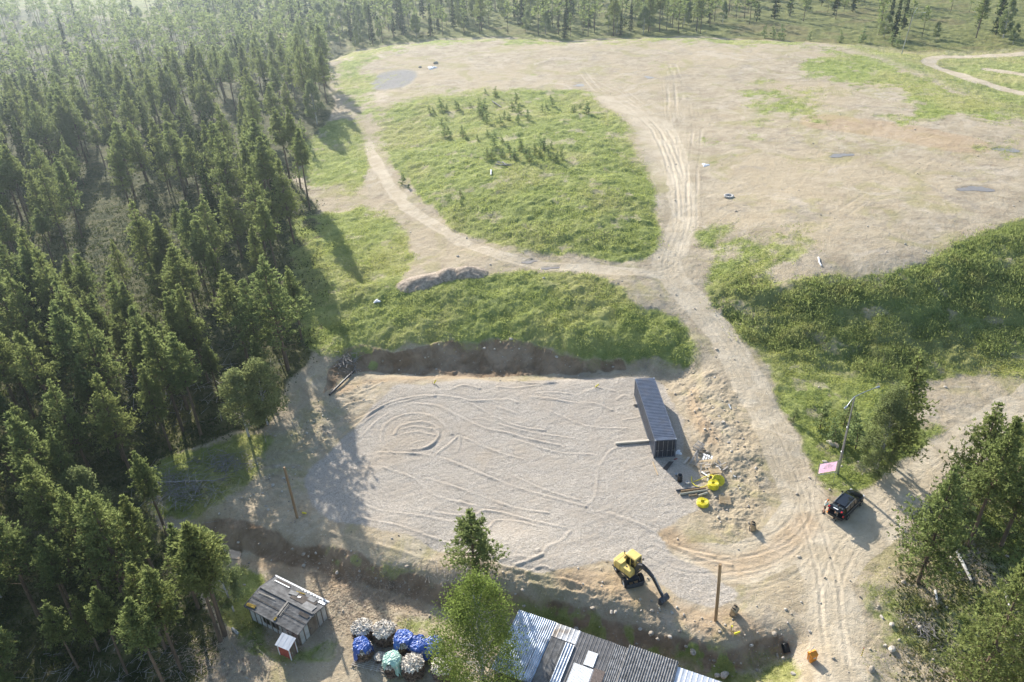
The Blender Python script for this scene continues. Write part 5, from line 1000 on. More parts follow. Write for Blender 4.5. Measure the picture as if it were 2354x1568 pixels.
for x in (-.9, .2):
    b = MB(); b.box((x, -wy - .02, 1.15), (.75, .04, .8)); w1 = b.build('window', 'glass_dark', r); b = MB()
    for sx in (-.39, 0, .39): b.box((x + sx, -wy - .05, 1.15), (.05, .03, .84))
    for sz in (.74, 1.57): b.box((x, -wy - .056, sz), (.85, .03, .06))
    b.build('frame', 'batten', w1)
b = MB(); hx2, hy = Lx / 2, Wy / 2
for s in (-1, 1):
    V = []; F = []; nx, ny = 44, 14
    for i in range(nx + 1):
        for j in range(ny + 1):
            x = -hx2 + Lx * i / nx; t = j / ny; y = s * hy * (1 - t); z = He - .02 + (Hr - He + .06) * t + .006 * math.sin(i * 1.7 + j) * math.sin(j * 2.1) + (.02 if (j % 5 == 0) else 0); V.append((x, y, z))
    for i in range(nx):
        for j in range(ny): F.append((i * (ny + 1) + j, (i + 1) * (ny + 1) + j, (i + 1) * (ny + 1) + j + 1, i * (ny + 1) + j + 1))
    b.add(V, F); b.add([(p[0], p[1], p[2] - .09) for p in V], F)
    b.box((0, s * hy, He - .06), (Lx, .04, .1))
for s in (-1, 1): b.box((s * hx2, hy / 2, (He + Hr) / 2 - .02), (.05, hy + .02, .11), R=Matrix.Rotation(-math.atan2(Hr - He, hy), 3, 'X')); b.box((s * hx2, -hy / 2, (He + Hr) / 2 - .02), (.05, hy + .02, .11), R=Matrix.Rotation(math.atan2(Hr - He, hy), 3, 'X'))
rf = b.build('roof', 'felt_grey', r)
def onroof(x, y, dx, dy, mat, name='roof_patch', lift=.045, rz=0., th_=.02):
    t = 1 - abs(y) / hy; z = He - .02 + (Hr - He + .06) * t + lift; b = MB(); b.box((0, 0, 0), (dx, dy, th_), rz=rz); o = b.build(name, mat, rf); o.location = (x, y, z); o.rotation_euler = ((math.atan2(Hr - He + .06, hy)) * (-1 if y > 0 else 1), 0, 0)
onroof(1.3, 1.0, 2.6, .95, 'felt_dark'); onroof(2.3, .55, 1.3, .9, 'felt_light', lift=.07); onroof(1.9, 1.45, .8, .5, 'felt_light', lift=.07); onroof(-.1, 1.15, .9, .5, 'felt_light', lift=.08, rz=.2); onroof(-1.9, 1.5, 1.9, .14, 'white_paint', 'roof_board', .07); onroof(-1.9, 1.72, 1.7, .2, 'felt_dark', lift=.06); onroof(.3, -.7, .16, 1.5, 'old_wood', 'roof_board', .07); onroof(.55, -.75, .05, 1.3, 'old_wood', 'roof_board', .08); onroof(-2.0, -.35, 2.0, .07, 'old_wood', 'roof_board', .08, .05); onroof(2.6, -.35, 1.1, .35, 'felt_dark', lift=.06); onroof(.4, 1.55, 1.0, .12, 'moss', 'moss_patch', .07, .15); onroof(-2.7, -1.72, 1.0, .3, 'moss', 'moss_patch', .06, .1, .06); onroof(.35, -1.75, .22, .3, 'moss', 'moss_patch', .06, .1, .06); onroof(2.95, 1.6, .75, .3, 'roof_white', 'roof_board', .09, 0.); onroof(.7, 1.05, .3, .22, 'white_plastic', 'roof_patch', .08, .4); onroof(0, .12, 6.6, .25, 'felt_grey', 'ridge_strip', .075); onroof(0, -.95, 6.6, .05, 'felt_dark', 'roof_seam', .055)
b = MB(); b.box((0, hy + .03, He - .03), (Lx + .1, .16, .09))
for k in range(9): b.box((.2 + k * .36, hy - .07, He + .02), (.16, .16, .05))
b.build('fascia_board', 'white_paint', r)
# red outhouse
r = thing('red_outhouse', (-21.0, 45.3, -1.55), math.atan2(-.66, 1.35), 'small red outhouse with a sloping white metal roof against the grey shed', 'outhouse')
b = MB(); b.prism([(-.42, -.2), (.42, -.2), (.42, 1.85), (-.42, 1.6)], -.62, .62, 'x'); b.build('wall', 'red_paint', r)
b = MB()
for x in (-.63, .63):
    for y in (-.43, .43): b = MB(); b.box((x, y, .78 + y * .15), (.08, .08, 1.75)); b.build('corner_trim', 'white_paint', r)
b = MB(); b.box((.645, 0, .8), (.03, .6, 1.5)); d_ = b.build('door', 'batten', r); b = MB(); b.box((.67, -.2, .8), (.03, .05, .12)); b.build('handle', 'steel', d_)
b = MB(); b.prism([(-.58, 1.58), (.55, 1.92), (.55, 1.96), (-.58, 1.62)], -.76, .76, 'x')
for x in (-.5, 0, .5): b.prism([(-.58, 1.62), (.55, 1.96), (.55, 1.975), (-.58, 1.635)], x - .01, x + .01, 'x')
b.build('roof', 'roof_white', r)
# long barn with patched corrugated roof -----------------------------------------
BA, BB = Vector(at(*K('c8', (205, 250))[0], 1.2)), Vector(at(*K('c8', (2354, 991))[0], 1.2)); bu = (BB - BA).normalized(); bv = Vector((bu.y, -bu.x, 0)); bv = bv if bv.y < 0 else -bv
SL = -.13; r = thing('corrugated_barn', BA, math.atan2(bu.y, bu.x), 'long low barn roofed with mismatched corrugated metal and felt sheets', 'barn'); LW, DV = 24., 5.7
def RP(c, x, y):
    q = K(c, (x, y))[0]; D = FW * PF + RR * (q[0] - PW / 2) - UU * (q[1] - PH / 2); nrm = Vector((bv.x * -SL, bv.y * -SL, 1.)); D = Vector(D); o = Vector(CAM); t = nrm.dot(BA - o) / nrm.dot(D); h = o + D * t - BA; return h.dot(bu), h.dot(bv)
# local frame: x along the edge, y = -v
def sheet(u0, u1, v0, v1, lift, pitch, amp, mat, kind='sin', skew=0., th_=.012, step=True, name='roof_sheet'):
    b = MB(); n = max(8, int((u1 - u0) / pitch * (8 if kind == 'sin' else 5))); us_ = np.linspace(u0, u1, n)
    if kind == 'sin': h = amp * np.sin((us_ - u0) / pitch * 2 * np.pi)
    else: ph = ((us_ - u0) / pitch) % 1; h = np.where((ph > .0) & (ph < .22), amp, 0)
    A_, B_ = [], []
    for u, hh in zip(us_, h): A_.append((u, -v0, SL * v0 + lift + hh)); B_.append((u + skew, -v1, SL * v1 + lift + hh))
    b.loft([A_, B_], closed=False); b.loft([[(x, y, z - th_) for x, y, z in A_], [(x, y, z - th_) for x, y, z in B_]], closed=False)
    for R_ in (A_, B_): b.loft([R_, [(x, y, z - th_) for x, y, z in R_]], closed=False)
    return b.build(name, mat, r, kind == 'sin')
Uu = lambda x, y: RP('c8', x, y)[0]
u = [Uu(205, 250), Uu(560, 385), Uu(842, 478), Uu(1205, 612), Uu(1338, 660), Uu(1862, 812)]
b = MB(); b.prism([(-DV + .15, -3.2), (-.15, -3.2), (-.15, -.1), (-DV + .15, SL * DV - .1)], .15, LW - .2, 'x'); b.build('wall', 'dark_boards', r)
b = MB()
for k in range(60): b.box((.25 + k * .4, -DV + .13, SL * DV - 1.3), (.3, .05, 2.3))
b.build('cladding', 'dark_boards', r)
sheet(u[0] - .1, u[1] + .25, -.1, DV + .1, .05, .19, .032, 'zinc'); sheet(u[1] + .25, u[2], -.05, 1.25, .07, .42, .02, 'zinc_rust', 'rib'); sheet(u[1] + .25, u[2] + .1, 1.15, DV, .04, .55, .02, 'felt_grey', 'rib')
sheet(u[2], u[3], -.05, 5.6, .055, .30, .025, 'ribbed_dark', 'rib'); sheet(u[3], u[4] + .05, 0, 5.6, .06, .17, .03, 'eternit'); sheet(u[4], u[5], -.28, 5.7, .17, .21, .045, 'eternit', th_=.02); sheet(u[5], LW, .1, 5.5, .03, .42, .02, 'roof_white', 'rib')
def ov(p0, p1, vb, mat, pitch, amp, lift, kind='sin'):
    (ua, va), (ub, vb0) = RP('c8', *p0), RP('c8', *p1); sheet(ua, ub, (va + vb0) / 2, vb, lift, pitch, amp, mat, kind)
ov((432, 515), (502, 545), 5.75, 'zinc', .2, .035, .13); ov((690, 583), (782, 618), 5.9, 'zinc', .24, .04, .13); ov((925, 672), (1030, 705), 2.7, 'ribbed_light', .1, .012, .12); ov((775, 800), (990, 868), 5.6, 'ribbed_light', .1, .012, .10); ov((985, 850), (1098, 895), 5.6, 'ribbed_brown', .085, .014, .11)
# firewood heaps --------------------------------------------------------------------
def heap_mesh(seed, R_=.92, Hh=1.5):
    rng = np.random.default_rng(seed); top = MB(); side = MB()
    def lg(mb, c, d, L, w_):
        d = Vector(d).normalized(); Rm = d.to_track_quat('X', 'Z').to_matrix() @ Matrix.Rotation(rng.uniform(0, 3), 3, 'X'); n = 3 if rng.uniform() < .6 else 4; V = []
        for x in (-L / 2, L / 2):
            for k in range(n): a = 2 * math.pi * k / n; V.append(tuple(Rm @ Vector((x, math.cos(a) * w_, math.sin(a) * w_)) + Vector(c)))
        mb.add(V, [tuple(range(n - 1, -1, -1)), tuple(range(n, 2 * n))] + [(k, (k + 1) % n, n + (k + 1) % n, n + k) for k in range(n)])
    for k in range(420):
        z = rng.uniform(.05, Hh * .92); a = rng.uniform(0, 6.28); rr = R_ * (1 - .12 * abs(z / Hh - .4)) * rng.uniform(.9, 1.02); lg(side, (rr * math.cos(a), rr * math.sin(a), z), (-math.sin(a) + rng.normal() * .5, math.cos(a) + rng.normal() * .5, rng.normal() * .45), .34, rng.uniform(.035, .06))
    for k in range(300):
        a = rng.uniform(0, 6.28); q = rng.uniform(0, 1) ** .5; rr = R_ * q * 1.0; z = Hh * (.93 + .16 * (1 - q * q)) + rng.uniform(-.04, .06); lg(top, (rr * math.cos(a), rr * math.sin(a), z), (rng.normal(), rng.normal(), rng.normal() * .5), .33, rng.uniform(.04, .07))
    core = MB(); core.lathe([(0, .02), (R_ * .88, .02), (R_ * .93, Hh * .5), (R_ * .85, Hh * .92), (0, Hh * 1.02)], seg=20); return top, side, core
HEAPS = {}
def heap(x, y, label, sd_=0, s=1., sz=1.):
    r = thing('firewood_heap', (x, y, gz(x, y) + .1), random.uniform(0, 6), label, 'firewood heap', 'firewood heaps by the shed'); r.scale = (s, s, s * sz); sd_ %= 3
    if sd_ not in HEAPS:
        t_, s_, c_ = heap_mesh(sd_ + 60); HEAPS[sd_] = [t_.build('top_logs', 'split_wood', r), s_.build('side_logs', 'bark_wood', r), c_.build('inner_logs', 'bark_wood', r)]
        for o in HEAPS[sd_]: o['kind'] = 'stuff'
    else:
        for o in HEAPS[sd_]: c = o.copy(); COL.objects.link(c); c.parent = r
    return (x, y, s * .92, gz(x, y) + .1 + 1.5 * s * sz)
h1 = heap(-14.55, 46.75, 'uncovered heap of pale grey split firewood behind the small blue tarp', 0, .98); h2 = heap(-12.5, 46.3, 'large uncovered heap of grey split firewood, second from the left', 1, 1.05)
h3 = heap(-14.25, 44.75, 'firewood heap under the small blue tarp at the left end', 2, .86); h4 = heap(-10.6, 45.15, 'firewood heap under the middle blue tarp', 0, .95); h5 = heap(-11.4, 43.1, 'firewood heap under the pale green tarp', 1, .9)
h6 = heap(-9.65, 42.75, 'uncovered heap of warm brown firewood between the green tarp and the birch', 2, 1.02); h7 = heap(-7.05, 42.4, 'uncovered pale firewood heap half hidden by the big birch', 0, 1.0); h8 = heap(-9.25, 44.5, 'firewood heap under the left half of the wide blue tarp', 1, .88); h9 = heap(-7.85, 44.4, 'firewood heap under the right half of the wide blue tarp', 2, .9)
h10 = heap(-12.75, 44.3, 'low collapsed rest of firewood on the pallets between the tarps', 0, .5, .6)
def tarp(hs, mat, label, over=.28, seed=1, skirt=.9, sd_dir=None):
    rng = np.random.default_rng(seed); hs = np.array(hs); x0, x1 = (hs[:, 0] - hs[:, 2] - over).min(), (hs[:, 0] + hs[:, 2] + over).max(); y0, y1 = (hs[:, 1] - hs[:, 2] - over).min(), (hs[:, 1] + hs[:, 2] + over).max(); n = 26 if len(hs) < 2 else 34; xs = np.linspace(x0, x1, n); yy_ = np.linspace(y0, y1, n); X, Y = np.meshgrid(xs, yy_)
    Z = np.full(X.shape, -99.); ins = np.zeros(X.shape, bool)
    for hx_, hy_, hr, hz_ in hs:
        d = np.hypot(X - hx_, Y - hy_) / hr; a = np.arctan2(Y - hy_, X - hx_); fold = .09 * (fbm(X, Y, .45, 2, seed + 30) - .5) + .03 * np.sin(a * 11 + 4 * d); z = hz_ + .50 - .12 * d ** 2 - np.maximum(d - .93 - fold, 0) * 4.6 * skirt + .34 * (fbm(X * .5 + Y, Y * .5 - X, .8, 3, seed + 40) - .5) * (.4 + d); lim = 1.14 + .12 * np.sin(a * 3 + seed) + .08 * np.sin(a * 5)
        Z = np.maximum(Z, z); ins |= d < lim
    if len(hs) > 1:
        (ax_, ay_, ar, az), (bx_, by_, br, bz) = hs[0], hs[1]; t = np.clip(((X - ax_) * (bx_ - ax_) + (Y - ay_) * (by_ - ay_)) / ((bx_ - ax_) ** 2 + (by_ - ay_) ** 2), 0, 1); dd_ = np.hypot(X - ax_ - t * (bx_ - ax_), Y - ay_ - t * (by_ - ay_)) / ar; Z = np.maximum(Z, az + .42 - .42 * np.sin(t * np.pi) ** .7 - .1 * dd_ ** 2 - np.maximum(dd_ - .9, 0) * 4.); ins |= dd_ < 1.1
    Z = Z + .03 * (fbm(X, Y, .35, 2, seed) - .5) + .05 * (1 - np.abs(2 * fbm(X + Y, Y * .4, .5, 2, seed + 9) - 1) - .5); Z = Z + rng.normal(size=Z.shape) * .018; cx, cy = hs[:, 0].mean(), hs[:, 1].mean(); base = hs[:, 3].mean() - 1.4; Z = np.maximum(Z, base)
    id_ = -np.ones(X.shape, int); id_[ins] = np.arange(ins.sum()); V = np.stack([X[ins] - cx, Y[ins] - cy, Z[ins] - base], 1); F = []
    for i in range(n - 1):
        for j in range(n - 1):
            q = (id_[i, j], id_[i, j + 1], id_[i + 1, j + 1], id_[i + 1, j])
            if min(q) >= 0: F.append(q)
    b = MB(); b.add(V, F); o = b.build('tarpaulin', mat, None, False); o.location = (cx, cy, base); tag(o, label, 'tarpaulin'); return o
tarp([h3], 'tarp_blue', 'small blue tarpaulin draped over the leftmost firewood heap', seed=2, skirt=.75); tarp([h4], 'tarp_blue', 'blue tarpaulin over the heap in the middle, left of the wide one', seed=3); tarp([h5], 'tarp_green', 'pale green tarpaulin over a firewood heap', .24, 4, .8); tarp([h8, h9], 'tarp_blue', 'wide light blue tarpaulin spanning two firewood heaps beside the big birch', seed=5)
PGp = 'pallets under the firewood'; b0 = None
pa = Vector((-15.2, 43.9)); pdv = Vector((3.1, -.94)).normalized(); pdn = Vector((-pdv.y, pdv.x))
for i in range(3):
    for j in range(2):
        c = pa + pdv * (.62 + i * 1.24) + pdn * (.5 + j * 1.24); q = dup(pal, label='long grey pallet on the ground carrying the firewood heaps', group=PGp) ; q.location = (c.x, c.y, gz(c.x, c.y) + .03); q.rotation_euler = (0, 0, math.atan2(pdv.y, pdv.x)); q.scale = (1, 1.4, 1.3)
q = dup(pal, label='pallet sticking out behind the second firewood heap'); q.location = (-11.6, 46.9, gz(-11.6, 46.9) + .03); q.rotation_euler = (0, 0, -.2)

# wheeled excavator ----------------------------------------------------------------
EX = Vector((10.0, 50.86, 0)); EX.z = gz(EX.x, EX.y); r = thing('excavator', EX, 0, 'small yellow wheeled excavator with its arm lowered to the ground', 'excavator'); r.scale = (.94, .94, .94)
ua = math.radians(-75); ha = math.radians(-50)
def lp(o, a): o.rotation_euler = (0, 0, a); return o
b = MB(); b.box((0, 0, .62), (2.0, .7, .3), ch=.06); b.box((1.0, 0, .52), (.22, 1.3, .2)); b.box((-1.0, 0, .52), (.22, 1.3, .2)); b.box((.95, 0, .82), (.5, 1.05, .05)); b.lathe([(0, .75), (.5, .75), (.5, .98), (0, .98)], seg=24); lp(b.build('undercarriage', 'dark_steel', r), ua)
for x in (-1.02, 1.02):
    for y in (-.86, .86):
        w_ = MB(); w_.lathe([(.25, -.19), (.46, -.19), (.5, -.13), (.5, .13), (.46, .19), (.25, .19)], seg=24, axis='y')
        for k in range(18): a = k / 18 * 2 * math.pi; w_.box((.5 * math.cos(a), 0, .5 * math.sin(a)), (.05, .34, .05), R=Matrix.Rotation(-a, 3, 'Y'))
        wo = w_.build('wheel', 'rubber', r); ca, sa = math.cos(ua), math.sin(ua); wo.location = (x * ca - y * sa, x * sa + y * ca, .5); wo.rotation_euler = (0, 0, ua)
        w_ = MB(); w_.lathe([(0, -.06), (.16, -.08), (.25, -.16), (.27, -.16), (.27, .16), (.25, .16), (.16, .08), (0, .06)], seg=20, axis='y'); w_.build('rim', 'white_paint', wo)
b = MB(); b.prism([(1.55, .12), (1.62, .12), (1.66, .4), (1.62, .66), (1.56, .66), (1.58, .4)], -.9, .9, 'y'); b.box((1.35, 0, .35), (.5, .12, .1)); b.box((1.35, .5, .35), (.5, .1, .1)); b.box((1.35, -.5, .35), (.5, .1, .1)); lp(b.build('dozer_blade', 'dark_steel', r), ua)
up = bpy.data.objects.new('upper_body', None)
b = MB(); b.box((-.3, 0, 1.05), (2.35, 1.72, .12)); lp(b.build('turntable_deck', 'dark_steel', r), ha)
b = MB()
# rear hood with rounded rear corners, and the long right hood
def rr_ring(x0, x1, y0, y1, z, c): return [(x0 + c, y0, z), (x1 - c * .4, y0, z), (x1, y0 + c * .4, z), (x1, y1 - c * .4, z), (x1 - c * .4, y1, z), (x0 + c, y1, z), (x0, y1 - c, z), (x0, y0 + c, z)]
b.loft([rr_ring(-1.5, -.42, -.87, .87, 1.1, .28), rr_ring(-1.5, -.42, -.87, .87, 1.78, .28), rr_ring(-1.38, -.42, -.76, .78, 1.95, .26)])
b.loft([rr_ring(-.45, .86, -.87, -.1, 1.1, .06), rr_ring(-.45, .86, -.87, -.1, 1.62, .06), rr_ring(-.45, .7, -.78, -.14, 1.78, .05)])
hd = lp(b.build('hood', 'digger_yellow', r), ha)
b = MB()
for x in (-.98, -.42, .2): b.box((x, -.876, 1.45), (.015, .02, .62))
b.box((-.3, -.878, 1.14), (2.2, .02, .06)); b.lathe([(0, 0), (.09, 0), (.09, .05), (0, .05)], (.05, -.45, 1.765), 14); b.box((-.7, .2, 1.955), (.5, .015, .012)); b.box((-.98, -.1, 1.955), (.02, 1.2, .012)); b.build('panel_gaps', 'dark_steel', hd)
b = MB(); b.tube([(-1.1, .55, 1.9), (-1.1, .55, 2.2), (-1.18, .55, 2.28)], .045, 8); lp(b.build('exhaust', 'dark_steel', r), ha)
# cab
b = MB(); cx0, cx1, cy0, cy1, cz0, cz1 = -.42, .82, -.05, .86, 1.1, 2.82
for x, y in ((cx0, cy0), (cx0, cy1), (cx1, cy0), (cx1, cy1), (.15, cy1), (.15, cy0)):
    t = .1 if x == cx1 else 0; b.tube([(x, y, cz0), (x, y, 1.9), (x - t, y, cz1)], .045, 6)
b.box(((cx0 + cx1) / 2, cy0, 1.35), (cx1 - cx0, .05, .5)); b.box(((cx0 + cx1) / 2, cy1, 1.35), (cx1 - cx0, .05, .5)); b.box((cx0, (cy0 + cy1) / 2, 1.6), (.05, cy1 - cy0, 1.0)); b.box((cx1, (cy0 + cy1) / 2, 1.25), (.05, cy1 - cy0, .3)); b.box((.2, .4, 1.14), (1.2, .85, .06))
cab = lp(b.build('cab', 'digger_yellow', r), ha)
b = MB(); b.loft([rr_ring(cx0 - .05, cx1 - .02, cy0 - .05, cy1 + .05, cz1 - .03, .08), rr_ring(cx0 - .05, cx1 - .02, cy0 - .05, cy1 + .05, cz1 + .05, .08), rr_ring(cx0 + .03, cx1 - .1, cy0 + .03, cy1 - .03, cz1 + .1, .08)]); b.build('cab_roof', 'digger_yellow', cab)
b = MB(); b.box((0, .4, 1.45), (.45, .45, .12), ch=.04); b.box((-.2, .4, 1.8), (.12, .45, .7), ch=.04); b.build('seat', 'cloth_dark', cab)
m_, t_, out_ = nmat('cab_glass'); n_ = N(t_); g_ = n_.new('ShaderNodeBsdfGlossy'); g_.inputs['Roughness'].default_value = .03; tr_ = n_.new('ShaderNodeBsdfTransparent'); tr_.inputs[0].default_value = (.75, .8, .8, 1); mm = n_.new('ShaderNodeMixShader'); fz = n_.new('ShaderNodeFresnel'); fz.inputs[0].default_value = 1.5; n_.ln(fz.outputs[0], mm.inputs[0]); n_.ln(tr_.outputs[0], mm.inputs[1]); n_.ln(g_.outputs[0], mm.inputs[2]); n_.ln(mm.outputs[0], out_.inputs[0])
for c_, d_ in ((((cx0 + .15) / 2, cy0, 2.2), (.5, .012, 1.1)), ((.46, cy0, 2.2), (.52, .012, 1.1)), (((cx0 + .15) / 2, cy1, 2.2), (.5, .012, 1.1)), ((.46, cy1, 2.2), (.52, .012, 1.1)), ((cx0, .4, 2.45), (.012, .8, .6))):
    b = MB(); b.box(c_, d_); b.build('window', 'cab_glass', cab)
b = MB(); b.add([(cx1 + .005, cy0 + .05, 1.42), (cx1 + .005, cy1 - .05, 1.42), (cx1 + .005, cy1 - .05, 1.95), (cx1 - .09, cy1 - .05, 2.76), (cx1 - .09, cy0 + .05, 2.76), (cx1 + .005, cy0 + .05, 1.95)], [(0, 1, 2, 5), (5, 2, 3, 4)]); b.build('windscreen', 'cab_glass', cab)
for x, y in ((.85, .98), (-.55, -.1)): b = MB(); b.tube([(x - .05, y - .12, 2.3), (x + .05, y, 2.45)], .015, 6); b.box((x + .06, y, 2.35), (.04, .16, .3)); b.build('mirror', 'black_plastic', cab)
# arm: profile beams in the x-z plane
def armbeam(P, W_, name, wds):
    b = MB(); T_ = []
    for i, p in enumerate(P): a = Vector(P[min(i + 1, len(P) - 1)]) - Vector(P[max(i - 1, 0)]); a.normalize(); nx, nz = -a.y, a.x; h = wds[i] / 2; T_.append([(p[0] + nx * h, -W_, p[1] + nz * h), (p[0] + nx * h, W_, p[1] + nz * h), (p[0] - nx * h, W_, p[1] - nz * h), (p[0] - nx * h, -W_, p[1] - nz * h)])
    b.loft(T_); return lp(b.build(name, 'dark_steel', r), ha)
boom = armbeam([(.85, 1.2), (1.0, 1.95), (1.25, 2.5), (1.7, 2.75), (2.3, 2.62), (3.0, 2.3)], .14, 'boom', [.28, .42, .48, .42, .34, .24])
stick = armbeam([(2.78, 2.55), (3.1, 2.2), (3.6, 1.6), (4.28, .72)], .11, 'stick', [.16, .36, .28, .2])
for a, c, m1 in (((.95, .22, 1.15), (1.7, .2, 2.55), 1), ((.95, -.22, 1.15), (1.7, -.2, 2.55), 1), ((1.5, 0, 3.0), (2.75, 0, 2.68), 2), ((3.15, 0, 2.5), (4.0, 0, 1.3), 3)):
    b = MB(); A_, C_ = Vector(a), Vector(c); b.tube([A_, A_ + (C_ - A_) * .6], .055, 8); b.tube([A_ + (C_ - A_) * .58, C_], .03, 8); b.build('hydraulic_cylinder', 'dark_steel' if m1 != 3 else 'steel', boom if m1 != 3 else stick)
b = MB()
for y in (-.06, 0, .06): b.tube(catmull(np.array([(.55, y, 1.5), (.85, y, 1.9), (1.05, y, 2.65), (1.6, y, 3.0), (2.3, y, 2.85)]), 5), .02, 6)
b.build('hoses', 'rubber', boom)
def bucket(mb, cx, cz, W_, s=1.):
    pr = [(-.1, .55), (.12, .5), (.42, .2), (.4, -.1), (.18, -.32), (-.12, -.38), (-.12, -.34), (.15, -.27), (.34, -.08), (.36, .16), (.08, .44), (-.1, .5)]
    mb.prism([(cx + x * s, cz + z * s) for x, z in pr], -W_ / 2, W_ / 2, 'y'); side = [(-.1, .53), (.12, .5), (.42, .2), (.4, -.1), (.18, -.32), (-.12, -.36)]
    for y in (-W_ / 2, W_ / 2 - .02): mb.prism([(cx + x * s, cz + z * s) for x, z in side], y, y + .02, 'y')
b = MB(); bucket(b, 4.35, .38, 1.15, .85); b.box((4.28, 0, .85), (.3, .24, .22)); bk = lp(b.build('bucket', 'dark_steel', r), ha)
b = MB(); b.tube([(4.0, .0, 1.3), (4.3, 0, 1.15), (4.42, 0, .85)], .035, 6); b.build('linkage', 'steel', bk)
# spare buckets on the ground
for c, x, y, rz, lb, mt in (('c4', 1572, 880, -.7, 'spare excavator bucket, pale with black inside, lying right of the brown wooden pole', 'bucket_tan'), ('c4', 1758, 38, -.3, 'small tan excavator bucket lying alone on the ground below the scrap heap', 'bucket_tan')):
    p = onpt(c, x, y); r = thing('digger_bucket', p, rz, lb, 'digger bucket'); b = MB(); bucket(b, 0, .36, .75 if mt else .6, .95); b.build('shell', mt, r); b = MB(); b.box((.12, 0, .5), (.3, .5, .14)); b.box((.1, .18, .78), (.32, .04, .3)); b.box((.1, -.18, .78), (.32, .04, .3)); b.build('bracket', 'black_plastic', r)
    b = MB()
    for k in range(5): b.box((-.16, -.3 + k * .15, .03), (.16, .06, .04))
    b.build('teeth', 'dark_steel', r)
# parked car ------------------------------------------------------------------------
CAR = Vector((33.55, 58.9, 0)); ca = math.radians(41.5); CAR.z = gz(CAR.x, CAR.y); r = thing('parked_car', CAR, ca, 'black estate car parked on the dirt road with its tailgate open', 'car')
st = [(-2.32, .50, .80, .74, .60), (-2.22, .36, .98, .84, .70), (-1.9, .30, 1.02, .91, .76), (-1.2, .28, 1.03, .93, .80), (0, .28, 1.02, .93, .82), (.9, .28, 1.0, .93, .82), (1.35, .30, .97, .92, .78), (1.8, .32, .90, .89, .72), (2.15, .36, .80, .80, .62), (2.34, .46, .68, .64, .48)]
def ring(x, zb, zt, wd, wt):
    P = [(wd * .86, zb), (wd, zb + .14), (wd * 1.0, (zb + zt) * .5), (wd * .97, zt - .12), (wt, zt), (wt * .5, zt + .03)]; return [(x, y, z) for y, z in P] + [(x, 0, zt + .04)] + [(x, -y, z) for y, z in reversed(P)]
b = MB(); b.loft([ring(*s) for s in st[2:]]); b.build('body', 'car_black', r, True)
# rear of the body: open load bay
b = MB(); 
for s in (-1, 1): b.loft([[(x, s * w_, z) for w_, z in ((wd * .86, zb), (wd, zb + .14), (wd, (zb + zt) * .5), (wd * .97, zt), (wd * .80, zt), (wd * .80, zb))] for x, zb, zt, wd, wt in ((-2.3, .5, .80, .84, 0), (-2.2, .36, .98, .87, 0), (-1.9, .30, 1.02, .91, 0))])
b.box((-2.1, 0, .48), (.42, 1.5, .26)); b.build('rear_quarter', 'car_black', r)
b = MB(); b.box((-2.35, 0, .46), (.12, 1.6, .24), ch=.04); b.build('rear_bumper', 'black_plastic', r)
b = MB(); b.box((-2.0, 0, .64), (.6, 1.3, .04)); b.box((-1.72, 0, .9), (.04, 1.3, .55)); b.build('load_floor', 'cloth_dark', r)
b = MB(); belt = [(1.25, .74, .98), (.6, .80, 1.02), (-.6, .82, 1.03), (-1.75, .80, 1.03), (-2.15, .70, 1.03)]; rf_ = [(.35, .55, 1.50), (.1, .62, 1.55), (-.6, .64, 1.57), (-1.6, .62, 1.53), (-1.95, .56, 1.48)]
L_ = [(x, y, z) for x, y, z in belt] + [(x, -y, z) for x, y, z in reversed(belt)]; U_ = [(x, y, z) for x, y, z in rf_] + [(x, -y, z) for x, y, z in reversed(rf_)]
b.loft([L_, U_], caps=False); b.build('windows', 'glass_dark', r)
b = MB(); b.loft([[(x, y * 1.02, z) for x, y, z in U_], [(x, y * .97, z + .035) for x, y, z in U_]]); b.build('roof', 'car_black', r)
b = MB(); b.box((-.7, 0, 1.61), (1.9, .95, .012)); b.build('glass_roof', 'glass_dark', r)
for x0, x1 in ((1.22, .38), (-.1, -.05), (-.95, -.9), (-1.75, -1.65)):
    for s in (-1, 1): b = MB(); b.tube([(x0, s * (.755 if x0 > 1 else .83), 1.0), (x1, s * (.56 if x0 > 1 else .64), 1.54)], .03, 6); b.build('roof_pillar', 'car_black', r)
for s in (-1, 1): b = MB(); b.tube([(.25, s * .62, 1.6), (.1, s * .63, 1.645), (-1.5, s * .63, 1.63), (-1.7, s * .61, 1.58)], .024, 6); b.build('roof_rail', 'chrome', r)
for s in (-1, 1): b = MB(); b.box((.85, s * 1.02, 1.04), (.12, .2, .14), ch=.03); b.build('wing_mirror', 'car_black', r)
for s in (-1, 1): b = MB(); b.box((-2.22, s * .76, .86), (.2, .16, .2), ch=.03); b.build('tail_light', 'lamp_red', r); b = MB(); b.box((2.12, s * .66, .72), (.32, .22, .1), ch=.03); b.build('headlight', 'lamp_clear', r)
b = MB(); b.box((2.33, 0, .56), (.04, .9, .16)); b.build('grille', 'black_plastic', r); b = MB(); b.box((2.36, 0, .42), (.02, .46, .1)); b.build('license_plate', 'white_plastic', r)
for s in (-1, 1):
    b = MB(); b.box((-.5, s * .935, .98), (2.6, .012, .03)); b.build('trim_strip', 'chrome', r)
for x in (-1.42, 1.42):
    for s in (-1, 1):
        w_ = MB(); w_.lathe([(.2, -.11), (.31, -.11), (.335, -.06), (.335, .06), (.31, .11), (.2, .11)], seg=24, axis='y'); wo = w_.build('wheel', 'rubber', r, True); wo.location = (x, s * .86, .335)
        w_ = MB(); w_.lathe([(0, -.085), (.21, -.1), (.215, .1), (0, .085)], seg=20, axis='y'); w_.build('rim', 'chrome', wo)
